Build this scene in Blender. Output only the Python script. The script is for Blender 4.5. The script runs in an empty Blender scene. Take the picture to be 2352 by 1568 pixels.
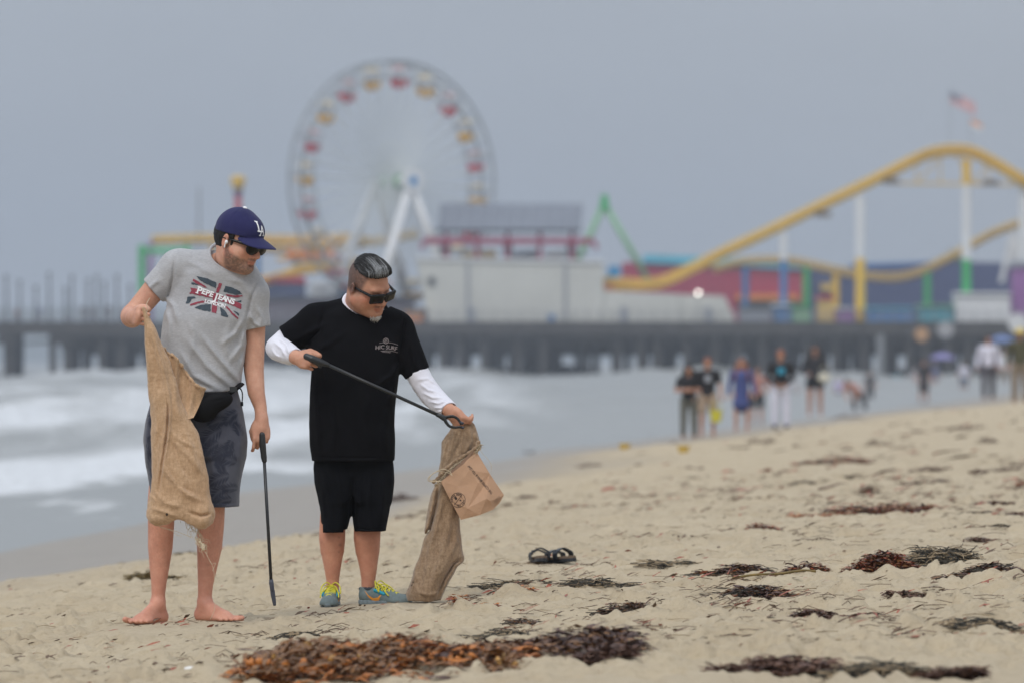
import bpy, math, random
import numpy as np
from mathutils import Vector, Matrix
from mathutils.bvhtree import BVHTree

random.seed(7)
RNG = np.random.RandomState(11)
sc = bpy.context.scene
COL = sc.collection
PI = math.pi

# ------------------------------------------------------------------ camera
CAM_H = 1.157            # metres above the sand at the first man's feet
FPX = 13067.0            # focal length in units of a 2352-wide picture
HOR = 825.0
cam_d = bpy.data.cameras.new('camera')
cam = bpy.data.objects.new('camera', cam_d)
COL.objects.link(cam)
cam.location = (0, 0, CAM_H)
cam.rotation_euler = (PI / 2 + math.atan((HOR - 784) / FPX), 0, 0)
cam_d.lens = 200
cam_d.sensor_width = 36
cam_d.clip_start = 0.5
cam_d.clip_end = 12000
cam_d.dof.use_dof = True
cam_d.dof.focus_distance = 25.4
cam_d.dof.aperture_fstop = 3.9
sc.camera = cam

# ------------------------------------------------------------------ light
world = bpy.data.worlds.new('World')
sc.world = world
world.use_nodes = True
nt = world.node_tree
nt.nodes.clear()
wo = nt.nodes.new('ShaderNodeOutputWorld')
bg = nt.nodes.new('ShaderNodeBackground')
bg.inputs['Strength'].default_value = 0.10
sky = nt.nodes.new('ShaderNodeTexSky')
sky.sky_type = 'NISHITA'
sky.sun_disc = False
sky.sun_elevation = math.radians(48)
sky.sun_rotation = math.radians(205)
sky.air_density = 1.0
sky.dust_density = 3.0
tc = nt.nodes.new('ShaderNodeTexCoord')
sep = nt.nodes.new('ShaderNodeSeparateXYZ')
nt.links.new(tc.outputs['Generated'], sep.inputs[0])
# overcast layer: dim at the horizon, three times as bright overhead
ramp = nt.nodes.new('ShaderNodeMapRange')
ramp.inputs['From Min'].default_value = 0.0
ramp.inputs['From Max'].default_value = 1.0
ramp.inputs['To Min'].default_value = 1.0
ramp.inputs['To Max'].default_value = 3.0
nt.links.new(sep.outputs['Z'], ramp.inputs['Value'])
mp = nt.nodes.new('ShaderNodeMapping')
mp.inputs['Scale'].default_value = (1, 1, 2.5)
nt.links.new(tc.outputs['Generated'], mp.inputs['Vector'])
cn = nt.nodes.new('ShaderNodeTexNoise')
cn.inputs['Scale'].default_value = 9.0
cn.inputs['Detail'].default_value = 3.0
nt.links.new(mp.outputs[0], cn.inputs['Vector'])
cr = nt.nodes.new('ShaderNodeMapRange')
cr.inputs['From Min'].default_value = 0.3
cr.inputs['From Max'].default_value = 0.7
cr.inputs['To Min'].default_value = 0.93
cr.inputs['To Max'].default_value = 1.07
nt.links.new(cn.outputs['Fac'], cr.inputs['Value'])
mul = nt.nodes.new('ShaderNodeMath'); mul.operation = 'MULTIPLY'
nt.links.new(ramp.outputs[0], mul.inputs[0])
nt.links.new(cr.outputs[0], mul.inputs[1])
grey = nt.nodes.new('ShaderNodeVectorMath'); grey.operation = 'SCALE'
grey.inputs[0].default_value = (3.62, 3.95, 4.45)
nt.links.new(mul.outputs[0], grey.inputs['Scale'])
mix = nt.nodes.new('ShaderNodeMixRGB')
mix.inputs['Fac'].default_value = 0.93
nt.links.new(sky.outputs[0], mix.inputs['Color1'])
nt.links.new(grey.outputs[0], mix.inputs['Color2'])
nt.links.new(mix.outputs[0], bg.inputs['Color'])
nt.links.new(bg.outputs[0], wo.inputs['Surface'])

sun_d = bpy.data.lights.new('sun', 'SUN')
sun_d.energy = 1.4
sun_d.angle = math.radians(25)
sun_d.color = (1.0, 0.955, 0.89)
sun = bpy.data.objects.new('sun', sun_d)
COL.objects.link(sun)
sun.rotation_euler = (math.radians(40), 0, math.radians(-25))
sc.view_settings.view_transform = 'Standard'
sc.view_settings.look = 'None'
sc.view_settings.exposure = 0.0
sc.view_settings.gamma = 1.0
sc.view_settings.use_curve_mapping = False
sc.cycles.use_denoising = True
try:
    sc.cycles.denoiser = 'OPENIMAGEDENOISE'
except Exception:
    pass
sc.cycles.max_bounces = 6
sc.cycles.volume_bounces = 1
sc.cycles.diffuse_bounces = 3
sc.cycles.transparent_max_bounces = 6

# ------------------------------------------------------------------ helpers
def at(px, py, Y):
    """World point at distance Y seen at picture position px, py (2352 x 1568)."""
    return Vector(((px - 1176) / FPX * Y, Y, CAM_H + (HOR - py) / FPX * Y))

def tag(o, label=None, cat=None, group=None, kind=None):
    if label: o['label'] = label
    if cat: o['category'] = cat
    if group: o['group'] = group
    if kind: o['kind'] = kind
    return o

def empty(name, loc=(0, 0, 0), rz=0.0):
    o = bpy.data.objects.new(name, None)
    o.empty_display_size = 0.2
    COL.objects.link(o)
    o.location = loc
    o.rotation_euler = (0, 0, rz)
    return o

def link(name, me, parent=None, loc=None):
    o = bpy.data.objects.new(name, me)
    COL.objects.link(o)
    if parent is not None:
        o.parent = parent
    if loc is not None:
        o.location = loc
    return o

class MB:
    """Collects geometry; build() links it as one mesh object."""
    def __init__(s):
        s.v = []; s.f = []
    def add(s, vs, fs):
        n = len(s.v)
        s.v += [tuple(v) for v in vs]
        s.f += [tuple(i + n for i in f) for f in fs]
        return s
    def box(s, lo, hi):
        x0, y0, z0 = lo; x1, y1, z1 = hi
        return s.add([(x0,y0,z0),(x1,y0,z0),(x1,y1,z0),(x0,y1,z0),(x0,y0,z1),(x1,y0,z1),(x1,y1,z1),(x0,y1,z1)],
                     [(0,3,2,1),(4,5,6,7),(0,1,5,4),(1,2,6,5),(2,3,7,6),(3,0,4,7)])
    def slab(s, pts, y0, y1):
        """polygon of (x, z) counter-clockwise seen from the camera, extruded from y0 back to y1"""
        n = len(pts)
        s.add([(p[0], y0, p[1]) for p in pts] + [(p[0], y1, p[1]) for p in pts],
              [tuple(range(n)), tuple(range(2*n-1, n-1, -1))] + [(i, i+n, (i+1) % n + n, (i+1) % n) for i in range(n)])
        return s
    def tube(s, pts, r, n=8, cap=True, flat=1.0):
        pts = [Vector(p) for p in pts]
        rs = r if isinstance(r, (list, tuple)) else [r]*len(pts)
        base = len(s.v); prev = None
        for i, p in enumerate(pts):
            t = (pts[min(i+1, len(pts)-1)] - pts[max(i-1, 0)])
            if t.length < 1e-9: t = Vector((0,0,1))
            t.normalize()
            if prev is None:
                a = t.orthogonal().normalized()
            else:
                a = (prev - t*prev.dot(t))
                a = a.normalized() if a.length > 1e-6 else t.orthogonal().normalized()
            prev = a
            b = t.cross(a)
            for k in range(n):
                an = 2*PI*k/n
                s.v.append(tuple(p + (a*math.cos(an) + b*math.sin(an)*flat)*rs[i]))
        for i in range(len(pts)-1):
            for k in range(n):
                a0 = base+i*n+k; a1 = base+i*n+(k+1) % n
                s.f.append((a0, a1, a1+n, a0+n))
        if cap:
            s.f.append(tuple(base+k for k in range(n-1, -1, -1)))
            s.f.append(tuple(base+(len(pts)-1)*n+k for k in range(n)))
        return s
    def lathe(s, prof, c=(0,0,0), n=16):
        """profile of (r, z)"""
        base = len(s.v)
        for r, z in prof:
            for k in range(n):
                an = 2*PI*k/n
                s.v.append((c[0]+r*math.cos(an), c[1]+r*math.sin(an), c[2]+z))
        for i in range(len(prof)-1):
            for k in range(n):
                a0 = base+i*n+k; a1 = base+i*n+(k+1) % n
                s.f.append((a0, a1, a1+n, a0+n))
        return s
    def build(s, name, mat, parent=None, smooth=False, loc=None):
        me = bpy.data.meshes.new(name)
        me.from_pydata(s.v, [], s.f)
        me.materials.append(mat)
        if smooth:
            me.polygons.foreach_set('use_smooth', [True]*len(me.polygons))
        me.update()
        return link(name, me, parent, loc)

def np_mesh(name, V, F, mat, parent=None, smooth=True, attrs=None, cols=None):
    """V (n,3), F (m,4) or (m,3) arrays"""
    me = bpy.data.meshes.new(name)
    V = np.ascontiguousarray(V, dtype=np.float32); F = np.ascontiguousarray(F, dtype=np.int32)
    me.vertices.add(len(V)); me.vertices.foreach_set('co', V.ravel())
    k = F.shape[1]
    me.loops.add(F.size); me.loops.foreach_set('vertex_index', F.ravel())
    me.polygons.add(len(F))
    me.polygons.foreach_set('loop_start', np.arange(len(F), dtype=np.int32)*k)
    me.polygons.foreach_set('loop_total', np.full(len(F), k, dtype=np.int32))
    me.polygons.foreach_set('use_smooth', np.full(len(F), smooth))
    me.update(calc_edges=True)
    me.validate()
    if attrs:
        for an, arr in attrs.items():
            a = me.attributes.new(an, 'FLOAT', 'POINT')
            a.data.foreach_set('value', np.ascontiguousarray(arr, dtype=np.float32))
    if cols is not None:
        a = me.color_attributes.new('tint', 'FLOAT_COLOR', 'POINT')
        c4 = np.ones((len(V), 4), dtype=np.float32); c4[:, :3] = cols
        a.data.foreach_set('color', c4.ravel())
    me.materials.append(mat)
    return link(name, me, parent)

def nodes_of(m):
    m.use_nodes = True
    t = m.node_tree
    return t, t.nodes['Principled BSDF']

def noise_node(t, scale, detail=4, rough=0.55, vec=None, coord='Object', stretch=None):
    tcn = t.nodes.new('ShaderNodeTexCoord')
    nn = t.nodes.new('ShaderNodeTexNoise')
    nn.inputs['Scale'].default_value = scale
    nn.inputs['Detail'].default_value = detail
    nn.inputs['Roughness'].default_value = rough
    src = tcn.outputs[coord]
    if stretch:
        mpn = t.nodes.new('ShaderNodeMapping')
        mpn.inputs['Scale'].default_value = stretch
        t.links.new(src, mpn.inputs['Vector']); src = mpn.outputs[0]
    t.links.new(src, nn.inputs['Vector'])
    return nn

def maprange(t, src, a, b, c, d):
    n = t.nodes.new('ShaderNodeMapRange')
    n.inputs['From Min'].default_value = a; n.inputs['From Max'].default_value = b
    n.inputs['To Min'].default_value = c; n.inputs['To Max'].default_value = d
    t.links.new(src, n.inputs['Value'])
    return n.outputs[0]

def mixc(t, fac, c1, c2, mode='MIX'):
    n = t.nodes.new('ShaderNodeMixRGB'); n.blend_type = mode
    for s_, v in (('Fac', fac), ('Color1', c1), ('Color2', c2)):
        if hasattr(v, 'links') or hasattr(v, 'is_linked'):
            t.links.new(v, n.inputs[s_])
        else:
            n.inputs[s_].default_value = (v if not isinstance(v, tuple) else (v + (1,) if len(v) == 3 else v))
    return n.outputs[0]

def mat(name, c, rough=0.6, var=0.15, scale=6.0, bump=0.0, bscale=None, spec=0.5, metal=0.0, c2=None, stretch=None, sheen=0.0, coord='Object', bdist=0.01):
    m = bpy.data.materials.new(name)
    t, b = nodes_of(m)
    n = noise_node(t, scale, 5, 0.6, stretch=stretch, coord=coord)
    lo = tuple(x*(1-var) for x in c); hi = tuple(min(1, x*(1+var)) for x in (c2 or c))
    f = maprange(t, n.outputs['Fac'], 0.3, 0.7, 0, 1)
    t.links.new(mixc(t, f, lo, hi), b.inputs['Base Color'])
    b.inputs['Roughness'].default_value = rough
    b.inputs['Specular IOR Level'].default_value = spec
    b.inputs['Metallic'].default_value = metal
    if sheen:
        b.inputs['Sheen Weight'].default_value = sheen
    if bump:
        n2 = noise_node(t, bscale or scale*6, 4, 0.6, coord=coord)
        bn = t.nodes.new('ShaderNodeBump')
        bn.inputs['Strength'].default_value = bump
        bn.inputs['Distance'].default_value = bdist
        t.links.new(n2.outputs['Fac'], bn.inputs['Height'])
        t.links.new(bn.outputs[0], b.inputs['Normal'])
    return m

# --- numpy noise
def _h(ix, iy, iz=0, seed=0):
    u = np.uint32
    h = ix.astype(np.int32).astype(u)*u(374761393)+iy.astype(np.int32).astype(u)*u(668265263)
    if not np.isscalar(iz): h = h+iz.astype(np.int32).astype(u)*u(2246822519)
    h = h+u(seed*974711 & 0xffffffff)
    h = (h ^ (h >> u(13)))*u(1274126177)
    h = (h ^ (h >> u(16)))*u(2246822519)
    return ((h ^ (h >> u(15))) & u(0xffffff)).astype(np.float32)*np.float32(1/16777215.0)
def vn2(x, y, seed=0):
    ix = np.floor(x); iy = np.floor(y); fx = x-ix; fy = y-iy
    fx = fx*fx*(3-2*fx); fy = fy*fy*(3-2*fy)
    a = _h(ix, iy, 0, seed); b = _h(ix+1, iy, 0, seed); c = _h(ix, iy+1, 0, seed); d = _h(ix+1, iy+1, 0, seed)
    return (a+(b-a)*fx)*(1-fy)+(c+(d-c)*fx)*fy - 0.5
def fbm2(x, y, o=4, seed=0, g=0.5):
    s = 0; a = 1.0
    for i in range(o):
        s = s + a*vn2(x*2**i+17.3*i, y*2**i-9.1*i, seed+i); a *= g
    return s
def vn3(P, s, seed=0):
    Q = (P*s).astype(np.float32)
    I = np.floor(Q); Fr = Q-I; Fr = Fr*Fr*(3-2*Fr)
    r = 0
    for dz in (0, 1):
        wz = Fr[..., 2] if dz else 1-Fr[..., 2]
        for dy in (0, 1):
            wy = Fr[..., 1] if dy else 1-Fr[..., 1]
            for dx in (0, 1):
                wx = Fr[..., 0] if dx else 1-Fr[..., 0]
                r = r + _h(I[..., 0]+dx, I[..., 1]+dy, I[..., 2]+dz, seed)*wx*wy*wz
    return r-0.5
def sstep(a, b, x):
    t = np.clip((x-a)/(b-a), 0, 1)
    return t*t*(3-2*t)

# ------------------------------------------------------------------ terrain
SX = np.array([-60, 0, 25, 40, 55.6, 84.8, 107, 136, 230, 331, 450, 640, 900, 2000, 6000.])
SV = np.array([-13, -9.2, -7.3, -6.2, -5.0, -3.0, -0.4, 4.2, 17.0, 31, 45, 66, 95, 200, 500.])
WATER_Z = -0.70
def shore(y):
    return np.interp(y, SX, SV) + 0.35*np.sin(y*0.13+1.0) + 0.2*np.sin(y*0.31)
def base_z(x, y):
    d = x - shore(y)
    up = 0.95*(1-np.exp(-np.power(np.maximum(d, 0)/5.2, 1.4)))
    dn = np.maximum(0.06*np.minimum(d, 0), -1.6)
    return WATER_Z + up + dn
def wet_of(x, y):
    d = x - shore(y)
    far = np.clip((y-42)*0.035, 0, 2.6)
    return 1 - sstep(2.9+far, 4.5+far*1.6, d + 0.9*fbm2(x*0.5, y*0.12, 3, 5))
_pits = []
for _ in range(2600):
    yy = 19.5 + 30*RNG.rand()**1.2
    xx = (RNG.rand()*2-1)*0.115*yy
    _pits.append((xx, yy, 0.05+0.10*RNG.rand(), 0.010+0.022*RNG.rand(), RNG.rand()*PI, 0.45+0.5*RNG.rand()))
FEET = []          # (x, y, r): kept level where somebody stands
def detail_z(x, y):
    dry = 1 - wet_of(x, y)
    a = 0.040*fbm2(x*1.3, y*0.9, 2, 21) + 0.038*fbm2(x*4.2+3, y*3.6, 3, 31) + 0.019*fbm2(x*13, y*11, 3, 41)
    rid = np.abs(fbm2(x*5.1+7, y*4.3+2, 3, 51))
    a = a - 0.045*np.clip(0.12-rid, 0, 1)/0.12*0.35
    cl = fbm2(x*17+5, y*12+1, 3, 55)*(0.5+fbm2(x*1.1, y*0.8, 2, 57))
    a = a + 0.065*np.clip(cl-0.03, 0, .3) - 0.05*np.clip(-cl-0.05, 0, .3)
    far = 0.16*fbm2(x*0.22, y*0.1, 2, 61)
    return (a*dry + far*0.25*sstep(0, 8, x-shore(y)))
def ground(x, y):
    x = np.asarray(x, dtype=float); y = np.asarray(y, dtype=float)
    z = base_z(x, y) + detail_z(x, y)
    return z
_SG = {}
def gz(x, y):
    """height of the built sand surface"""
    if not _SG or y < 19 or abs(x) > 0.114*y:
        return float(ground(np.array([x]), np.array([y]))[0])
    ys, u, z = _SG['ys'], _SG['u'], _SG['z']
    j = int(np.searchsorted(ys, y))-1; i = int(np.searchsorted(u, x/y))-1
    ty = (y-ys[j])/(ys[j+1]-ys[j]); tx = (x/y-u[i])/(u[i+1]-u[i])
    return float((z[j, i]*(1-tx)+z[j, i+1]*tx)*(1-ty)+(z[j+1, i]*(1-tx)+z[j+1, i+1]*tx)*ty)
def gflat(x, y):
    return float(base_z(np.array([x]), np.array([y]))[0])
def hit(px, py):
    """where the line of sight through px, py meets the beach"""
    Y = 15.0*1.004**np.arange(965)
    x = (px-1176)/FPX*Y; z = CAM_H+(HOR-py)/FPX*Y
    i = int(np.argmax(z < np.maximum(base_z(x, Y), WATER_Z)))
    return Vector((x[i], Y[i], float(base_z(x[i:i+1], Y[i:i+1])[0])))

def grid_mesh(Xs, Ys):
    nx = Xs.shape[1]; ny = Xs.shape[0]
    i = np.arange(nx*ny).reshape(ny, nx)
    return np.stack([i[:-1, :-1], i[:-1, 1:], i[1:, 1:], i[1:, :-1]], -1).reshape(-1, 4)

def build_sand():
    ys = [-60, -30, -10, 0, 6, 11, 14, 16, 17.5, 18.5]
    y = 19.0
    while y < 6000:
        ys.append(y)
        y += 0.032 if y < 29 else (0.032 + (y-29)*0.006 if y < 60 else 0.22+(y-60)*0.03)
    ys = np.array(ys + [6500.0])
    u = np.linspace(-0.115, 0.115, 430)
    w = np.array([0.13, .16, .2, .26, .34, .45, .6, .85, 1.3, 2.2])
    u = np.concatenate([-w[::-1], u, w])
    yy = np.repeat(ys[:, None], len(u), 1)
    xx = u[None, :]*np.maximum(yy, 19.0)
    inner = (np.abs(u)[None, :] <= 0.1151) & (yy > 18)
    z = base_z(xx, yy)
    z = np.where(inner, z + detail_z(xx, yy), z)
    # footprints and pits
    rr = random.Random(5)
    for k in range(26):              # trodden lines of foot-sized prints
        yy0 = 20.5+rr.random()**1.2*16; xx0 = rr.uniform(-.09, .09)*yy0; an = rr.gauss(0, .5)+PI/2*(rr.random() < .5); st = 0
        for j in range(rr.randrange(4, 9)):
            st += 1
            _pits.append((xx0+math.cos(an)*.62*j-math.sin(an)*.11*(-1)**st, yy0+math.sin(an)*.62*j+math.cos(an)*.11*(-1)**st, .105+rr.random()*.03, .030+rr.random()*.022, an+rr.gauss(0, .2), .42))
    for (px, py, r, dp, an, asp) in _pits:
        j0, j1 = np.searchsorted(ys, [py-3*r, py+3*r])
        if j1 <= j0: continue
        i0, i1 = np.searchsorted(u*py, [px-3*r, px+3*r])
        sx = xx[j0:j1, i0:i1]-px; sy = yy[j0:j1, i0:i1]-py
        c, s_ = math.cos(an), math.sin(an)
        q = np.sqrt((sx*c+sy*s_)**2 + ((-sx*s_+sy*c)/asp)**2)/r
        k = np.exp(-q*q*1.6) - 0.62*np.exp(-((q-1.35)/0.45)**2)
        dryk = 1-wet_of(np.array([px]), np.array([py]))[0]
        z[j0:j1, i0:i1] -= dp*k*dryk
    for (fx, fy, r, fz) in FEET:
        q = ((xx-fx)/r)**2 + ((yy-fy+np.where(yy < fy, .0, 0))/np.where(yy < fy, r*4.5, r*1.6))**2
        k = np.exp(-q**1.5)
        z = z*(1-k) + fz*k
    _SG.update(ys=ys, u=u, z=z)
    V = np.stack([xx, yy, z], -1).reshape(-1, 3)
    wet = wet_of(xx, yy).reshape(-1)
    m = bpy.data.materials.new('sand')
    t, b = nodes_of(m)
    n1 = noise_node(t, 1.6, 6, 0.65)
    n2 = noise_node(t, 28, 5, 0.7)
    n3 = noise_node(t, 260, 3, 0.7)
    c = mixc(t, maprange(t, n1.outputs['Fac'], 0.3, 0.7, 0, 1), (0.47, 0.372, 0.242), (0.56, 0.462, 0.318))
    c = mixc(t, maprange(t, n2.outputs['Fac'], 0.52, 0.72, 0, 0.55), c, (0.25, 0.18, 0.105))
    c = mixc(t, maprange(t, n3.outputs['Fac'], 0.35, 0.65, 0.0, 0.3), c, (0.56, 0.49, 0.37))
    at_ = t.nodes.new('ShaderNodeAttribute'); at_.attribute_name = 'wet'
    wetc = mixc(t, maprange(t, n1.outputs['Fac'], 0.35, 0.65, 0, 1), (0.235, 0.185, 0.125), (0.29, 0.235, 0.165))
    c = mixc(t, at_.outputs['Fac'], c, wetc)
    t.links.new(c, b.inputs['Base Color'])
    t.links.new(maprange(t, at_.outputs['Fac'], 0, 1, 0.95, 0.30), b.inputs['Roughness'])
    b.inputs['Specular IOR Level'].default_value = 0.35
    bn = t.nodes.new('ShaderNodeBump'); bn.inputs['Distance'].default_value = 0.02
    t.links.new(maprange(t, at_.outputs['Fac'], 0, 1, 0.85, 0.05), bn.inputs['Strength'])
    add = t.nodes.new('ShaderNodeMath'); add.operation = 'ADD'
    t.links.new(n2.outputs['Fac'], add.inputs[0]); t.links.new(maprange(t, n3.outputs['Fac'], 0, 1, 0, 0.25), add.inputs[1])
    t.links.new(add.outputs[0], bn.inputs['Height'])
    t.links.new(bn.outputs[0], b.inputs['Normal'])
    o = np_mesh('sand', V, grid_mesh(xx, yy), m, attrs={'wet': wet})
    tag(o, kind='structure')
    return o

def build_water():
    ys = [-60, -20, 0, 15, 30]
    y = 40.0
    while y < 8000:
        ys.append(y); y *= 1.0035 if y < 700 else 1.03
    ys = np.array(ys)
    # d = distance out from the shoreline (negative is sea)
    ds = np.concatenate([np.array([3.0, 1.5, 0.8]), -np.linspace(0, 14, 90), -14-np.geomspace(0.2, 90, 110), -np.array([130, 180, 300, 600, 1200, 2500, 5000.])])[::-1]
    yy = np.repeat(ys[:, None], len(ds), 1)
    dd = np.repeat(ds[None, :], len(ys), 0)
    wob = 1.3*fbm2(yy*0.045, yy*0+2, 3, 3)
    xx = shore(yy) + dd
    sea = sstep(0.5, 4, -dd)
    z = WATER_Z + 0.010*fbm2(xx*0.6, yy*0.2, 3, 71)*sea
    e = -dd + wob*3
    crest = lambda c, w, s2: np.where(e < c, np.exp(-((e-c)/w)**2), np.exp(-((e-c)/(w*s2))**2))
    rough = 0.6+1.1*np.clip(fbm2(xx*0.5, yy*0.13, 4, 81)+0.4, 0, 1)
    lat = 0.55+0.9*np.clip(fbm2(yy*0.02, xx*0.05, 2, 91)+0.45, 0, 1)
    z = z + (0.10*crest(6.5, 0.7, 3.0) + 0.26*crest(13, 1.0, 4) + 0.42*crest(24, 1.5, 4) + 0.55*crest(40, 2.0, 5) + 0.65*crest(66, 2.5, 6))*rough*lat
    fo = fbm2(xx*0.9, yy*0.10, 5, 101, 0.6)
    foam = sstep(2.6, 5.4, e + 3.0*fo) * (0.34 + 1.0*np.clip(1.5*fbm2(xx*0.30, yy*0.022, 5, 111)+0.40, 0, 1))
    streak = np.clip(fbm2(xx*1.2, yy*0.06, 3, 131)+0.12, 0, 1)*0.5
    foam = np.clip(foam + streak*sstep(1.2, 3.0, e)*0.5, 0, 1)
    foam = foam*(1-0.55*sstep(45, 120, -dd))*(1-0.75*sstep(-3, 3, xx+0.5*0))*(0.86-0.3*sstep(150, 420, yy))
    # the thin line of the last wave's edge
    foam = np.maximum(foam, 0.35*np.exp(-((e-1.9+0.9*fo)/0.16)**2))
    foam[:, :6] = 0.1
    V = np.stack([xx, yy, z], -1).reshape(-1, 3)
    m = bpy.data.materials.new('sea_water')
    t, b = nodes_of(m)
    a = t.nodes.new('ShaderNodeAttribute'); a.attribute_name = 'foam'
    n1 = noise_node(t, 3.0, 5, 0.6, stretch=(1.6, 0.35, 1))
    f2 = t.nodes.new('ShaderNodeMath'); f2.operation = 'ADD'
    t.links.new(a.outputs['Fac'], f2.inputs[0]); t.links.new(maprange(t, n1.outputs['Fac'], 0.3, 0.7, -0.16, 0.16), f2.inputs[1])
    ff = maprange(t, f2.outputs[0], 0.25, 0.95, 0, 1)
    c = mixc(t, ff, (0.26, 0.265, 0.252), (0.66, 0.675, 0.69))
    t.links.new(c, b.inputs['Base Color'])
    t.links.new(maprange(t, ff, 0, 1, 0.30, 0.8), b.inputs['Roughness'])
    b.inputs['IOR'].default_value = 1.33
    bn = t.nodes.new('ShaderNodeBump'); bn.inputs['Distance'].default_value = 0.05; bn.inputs['Strength'].default_value = 0.35
    t.links.new(n1.outputs['Fac'], bn.inputs['Height']); t.links.new(bn.outputs[0], b.inputs['Normal'])
    o = np_mesh('sea_water', V, grid_mesh(xx, yy), m, attrs={'foam': foam.reshape(-1)})
    tag(o, kind='structure')

def build_hills():
    xs = np.linspace(-2600, 2600, 260)
    ny = 14
    X, Vv = np.meshgrid(xs, np.linspace(0, 1, ny))
    prof = 40 + 24*fbm2(X*0.0022, X*0+0.3, 4, 7) + 34*sstep(-60, 160, X)
    h = prof*np.sin(np.minimum(Vv*1.3, 1)*PI/2) + 7*fbm2(X*0.012, Vv*7.0, 3, 9)
    V = np.stack([X, 4300+Vv*380, -3+np.maximum(h, 0)], -1).reshape(-1, 3)
    idx = np.arange(len(xs)*ny).reshape(ny, -1)
    F = np.stack([idx[:-1, :-1], idx[:-1, 1:], idx[1:, 1:], idx[1:, :-1]], -1).reshape(-1, 4)
    o = np_mesh('hills', np.array(V), F, mat('hill_scrub', (0.06, 0.075, 0.045), 0.95, 0.35, 0.02))
    tag(o, kind='structure')

def build_haze():
    m = bpy.data.materials.new('sea_haze')
    m.use_nodes = True
    t = m.node_tree; t.nodes.clear()
    out = t.nodes.new('ShaderNodeOutputMaterial')
    v = t.nodes.new('ShaderNodeVolumePrincipled')
    v.inputs['Color'].default_value = (0.58, 0.635, 0.72, 1)
    v.inputs['Density'].default_value = 0.00036
    v.inputs['Anisotropy'].default_value = 0.0
    t.links.new(v.outputs[0], out.inputs['Volume'])
    b = MB().box((-2700, -70, -6), (2700, 4800, 132))
    tag(b.build('haze', m), kind='stuff')
# ------------------------------------------------------------------ the pier and its rides
YP = 640.0
M = {}
def paint(name, c, rough=0.5, var=0.08, scale=0.4, **k):
    M[name] = mat(name, c, rough, var, scale, **k); return M[name]
paint('timber', (0.050, 0.046, 0.043), 0.85, 0.35)
paint('deck_wood', (0.085, 0.078, 0.070), 0.85, 0.3)
paint('rail_grey', (0.22, 0.23, 0.24))
paint('cream_plaster', (0.56, 0.56, 0.52), 0.8, 0.08, 0.15)
paint('white_paint', (0.74, 0.75, 0.76), 0.45)
paint('yellow_paint', (0.80, 0.50, 0.03), 0.45)
paint('pale_yellow', (0.66, 0.45, 0.12), 0.5)
paint('orange_paint', (0.75, 0.25, 0.04), 0.45)
paint('red_paint', (0.50, 0.020, 0.045), 0.45)
paint('maroon_paint', (0.28, 0.03, 0.075), 0.5)
paint('crimson_wall', (0.38, 0.030, 0.080), 0.6)
paint('green_paint', (0.02, 0.40, 0.10), 0.45)
paint('pale_green', (0.20, 0.42, 0.22), 0.5)
paint('blue_paint', (0.035, 0.17, 0.42), 0.5)
paint('bright_blue', (0.01, 0.24, 0.55), 0.45)
paint('navy_wall', (0.045, 0.065, 0.17), 0.6)
paint('cyan_roof', (0.10, 0.50, 0.68), 0.5)
paint('teal_paint', (0.02, 0.30, 0.38), 0.5)
paint('purple_paint', (0.27, 0.10, 0.32), 0.5)
paint('slate_roof', (0.15, 0.165, 0.20), 0.6)
paint('seam_grey', (0.26, 0.28, 0.33), 0.6)
paint('dark_metal', (0.04, 0.045, 0.055), 0.5)
paint('dark_shed', (0.12, 0.10, 0.125), 0.7)
paint('palm_green', (0.04, 0.075, 0.03), 0.8, 0.4)
paint('trunk_brown', (0.16, 0.12, 0.08), 0.9)
DECK = at(0, 738, YP).z

def PX(px, Y): return (px-1176)/FPX*Y
def PZ(py, Y): return CAM_H+(HOR-py)/FPX*Y
def poly(pts, Y): return [(PX(a, Y), PZ(b, Y)) for a, b in pts]
def slabobj(name, pts, Y, depth, m, parent):
    """a block whose face is the polygon pts (picture positions at distance Y), depth metres deep"""
    pts = poly(pts, Y)
    area = sum(pts[i][0]*pts[(i+1) % len(pts)][1]-pts[(i+1) % len(pts)][0]*pts[i][1] for i in range(len(pts)))
    if area < 0: pts = pts[::-1]
    ox, oy, oz = parent.location
    return MB().slab([(a-ox, b-oz) for a, b in pts], Y-oy, Y-oy+depth).build(name, M[m], parent)
def base_at(px, Y, py=738): return at(px, py, Y)

def spl(pts, n=8):
    """Catmull-Rom through points"""
    pts = [Vector(p) for p in pts]; out = []
    for i in range(len(pts)-1):
        p0 = pts[max(i-1, 0)]; p1 = pts[i]; p2 = pts[i+1]; p3 = pts[min(i+2, len(pts)-1)]
        for k in range(n):
            t = k/n
            out.append(0.5*((2*p1)+(p2-p0)*t+(2*p0-5*p1+4*p2-p3)*t*t+(3*p1-p0-3*p2+p3)*t**3))
    out.append(pts[-1]); return out

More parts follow.
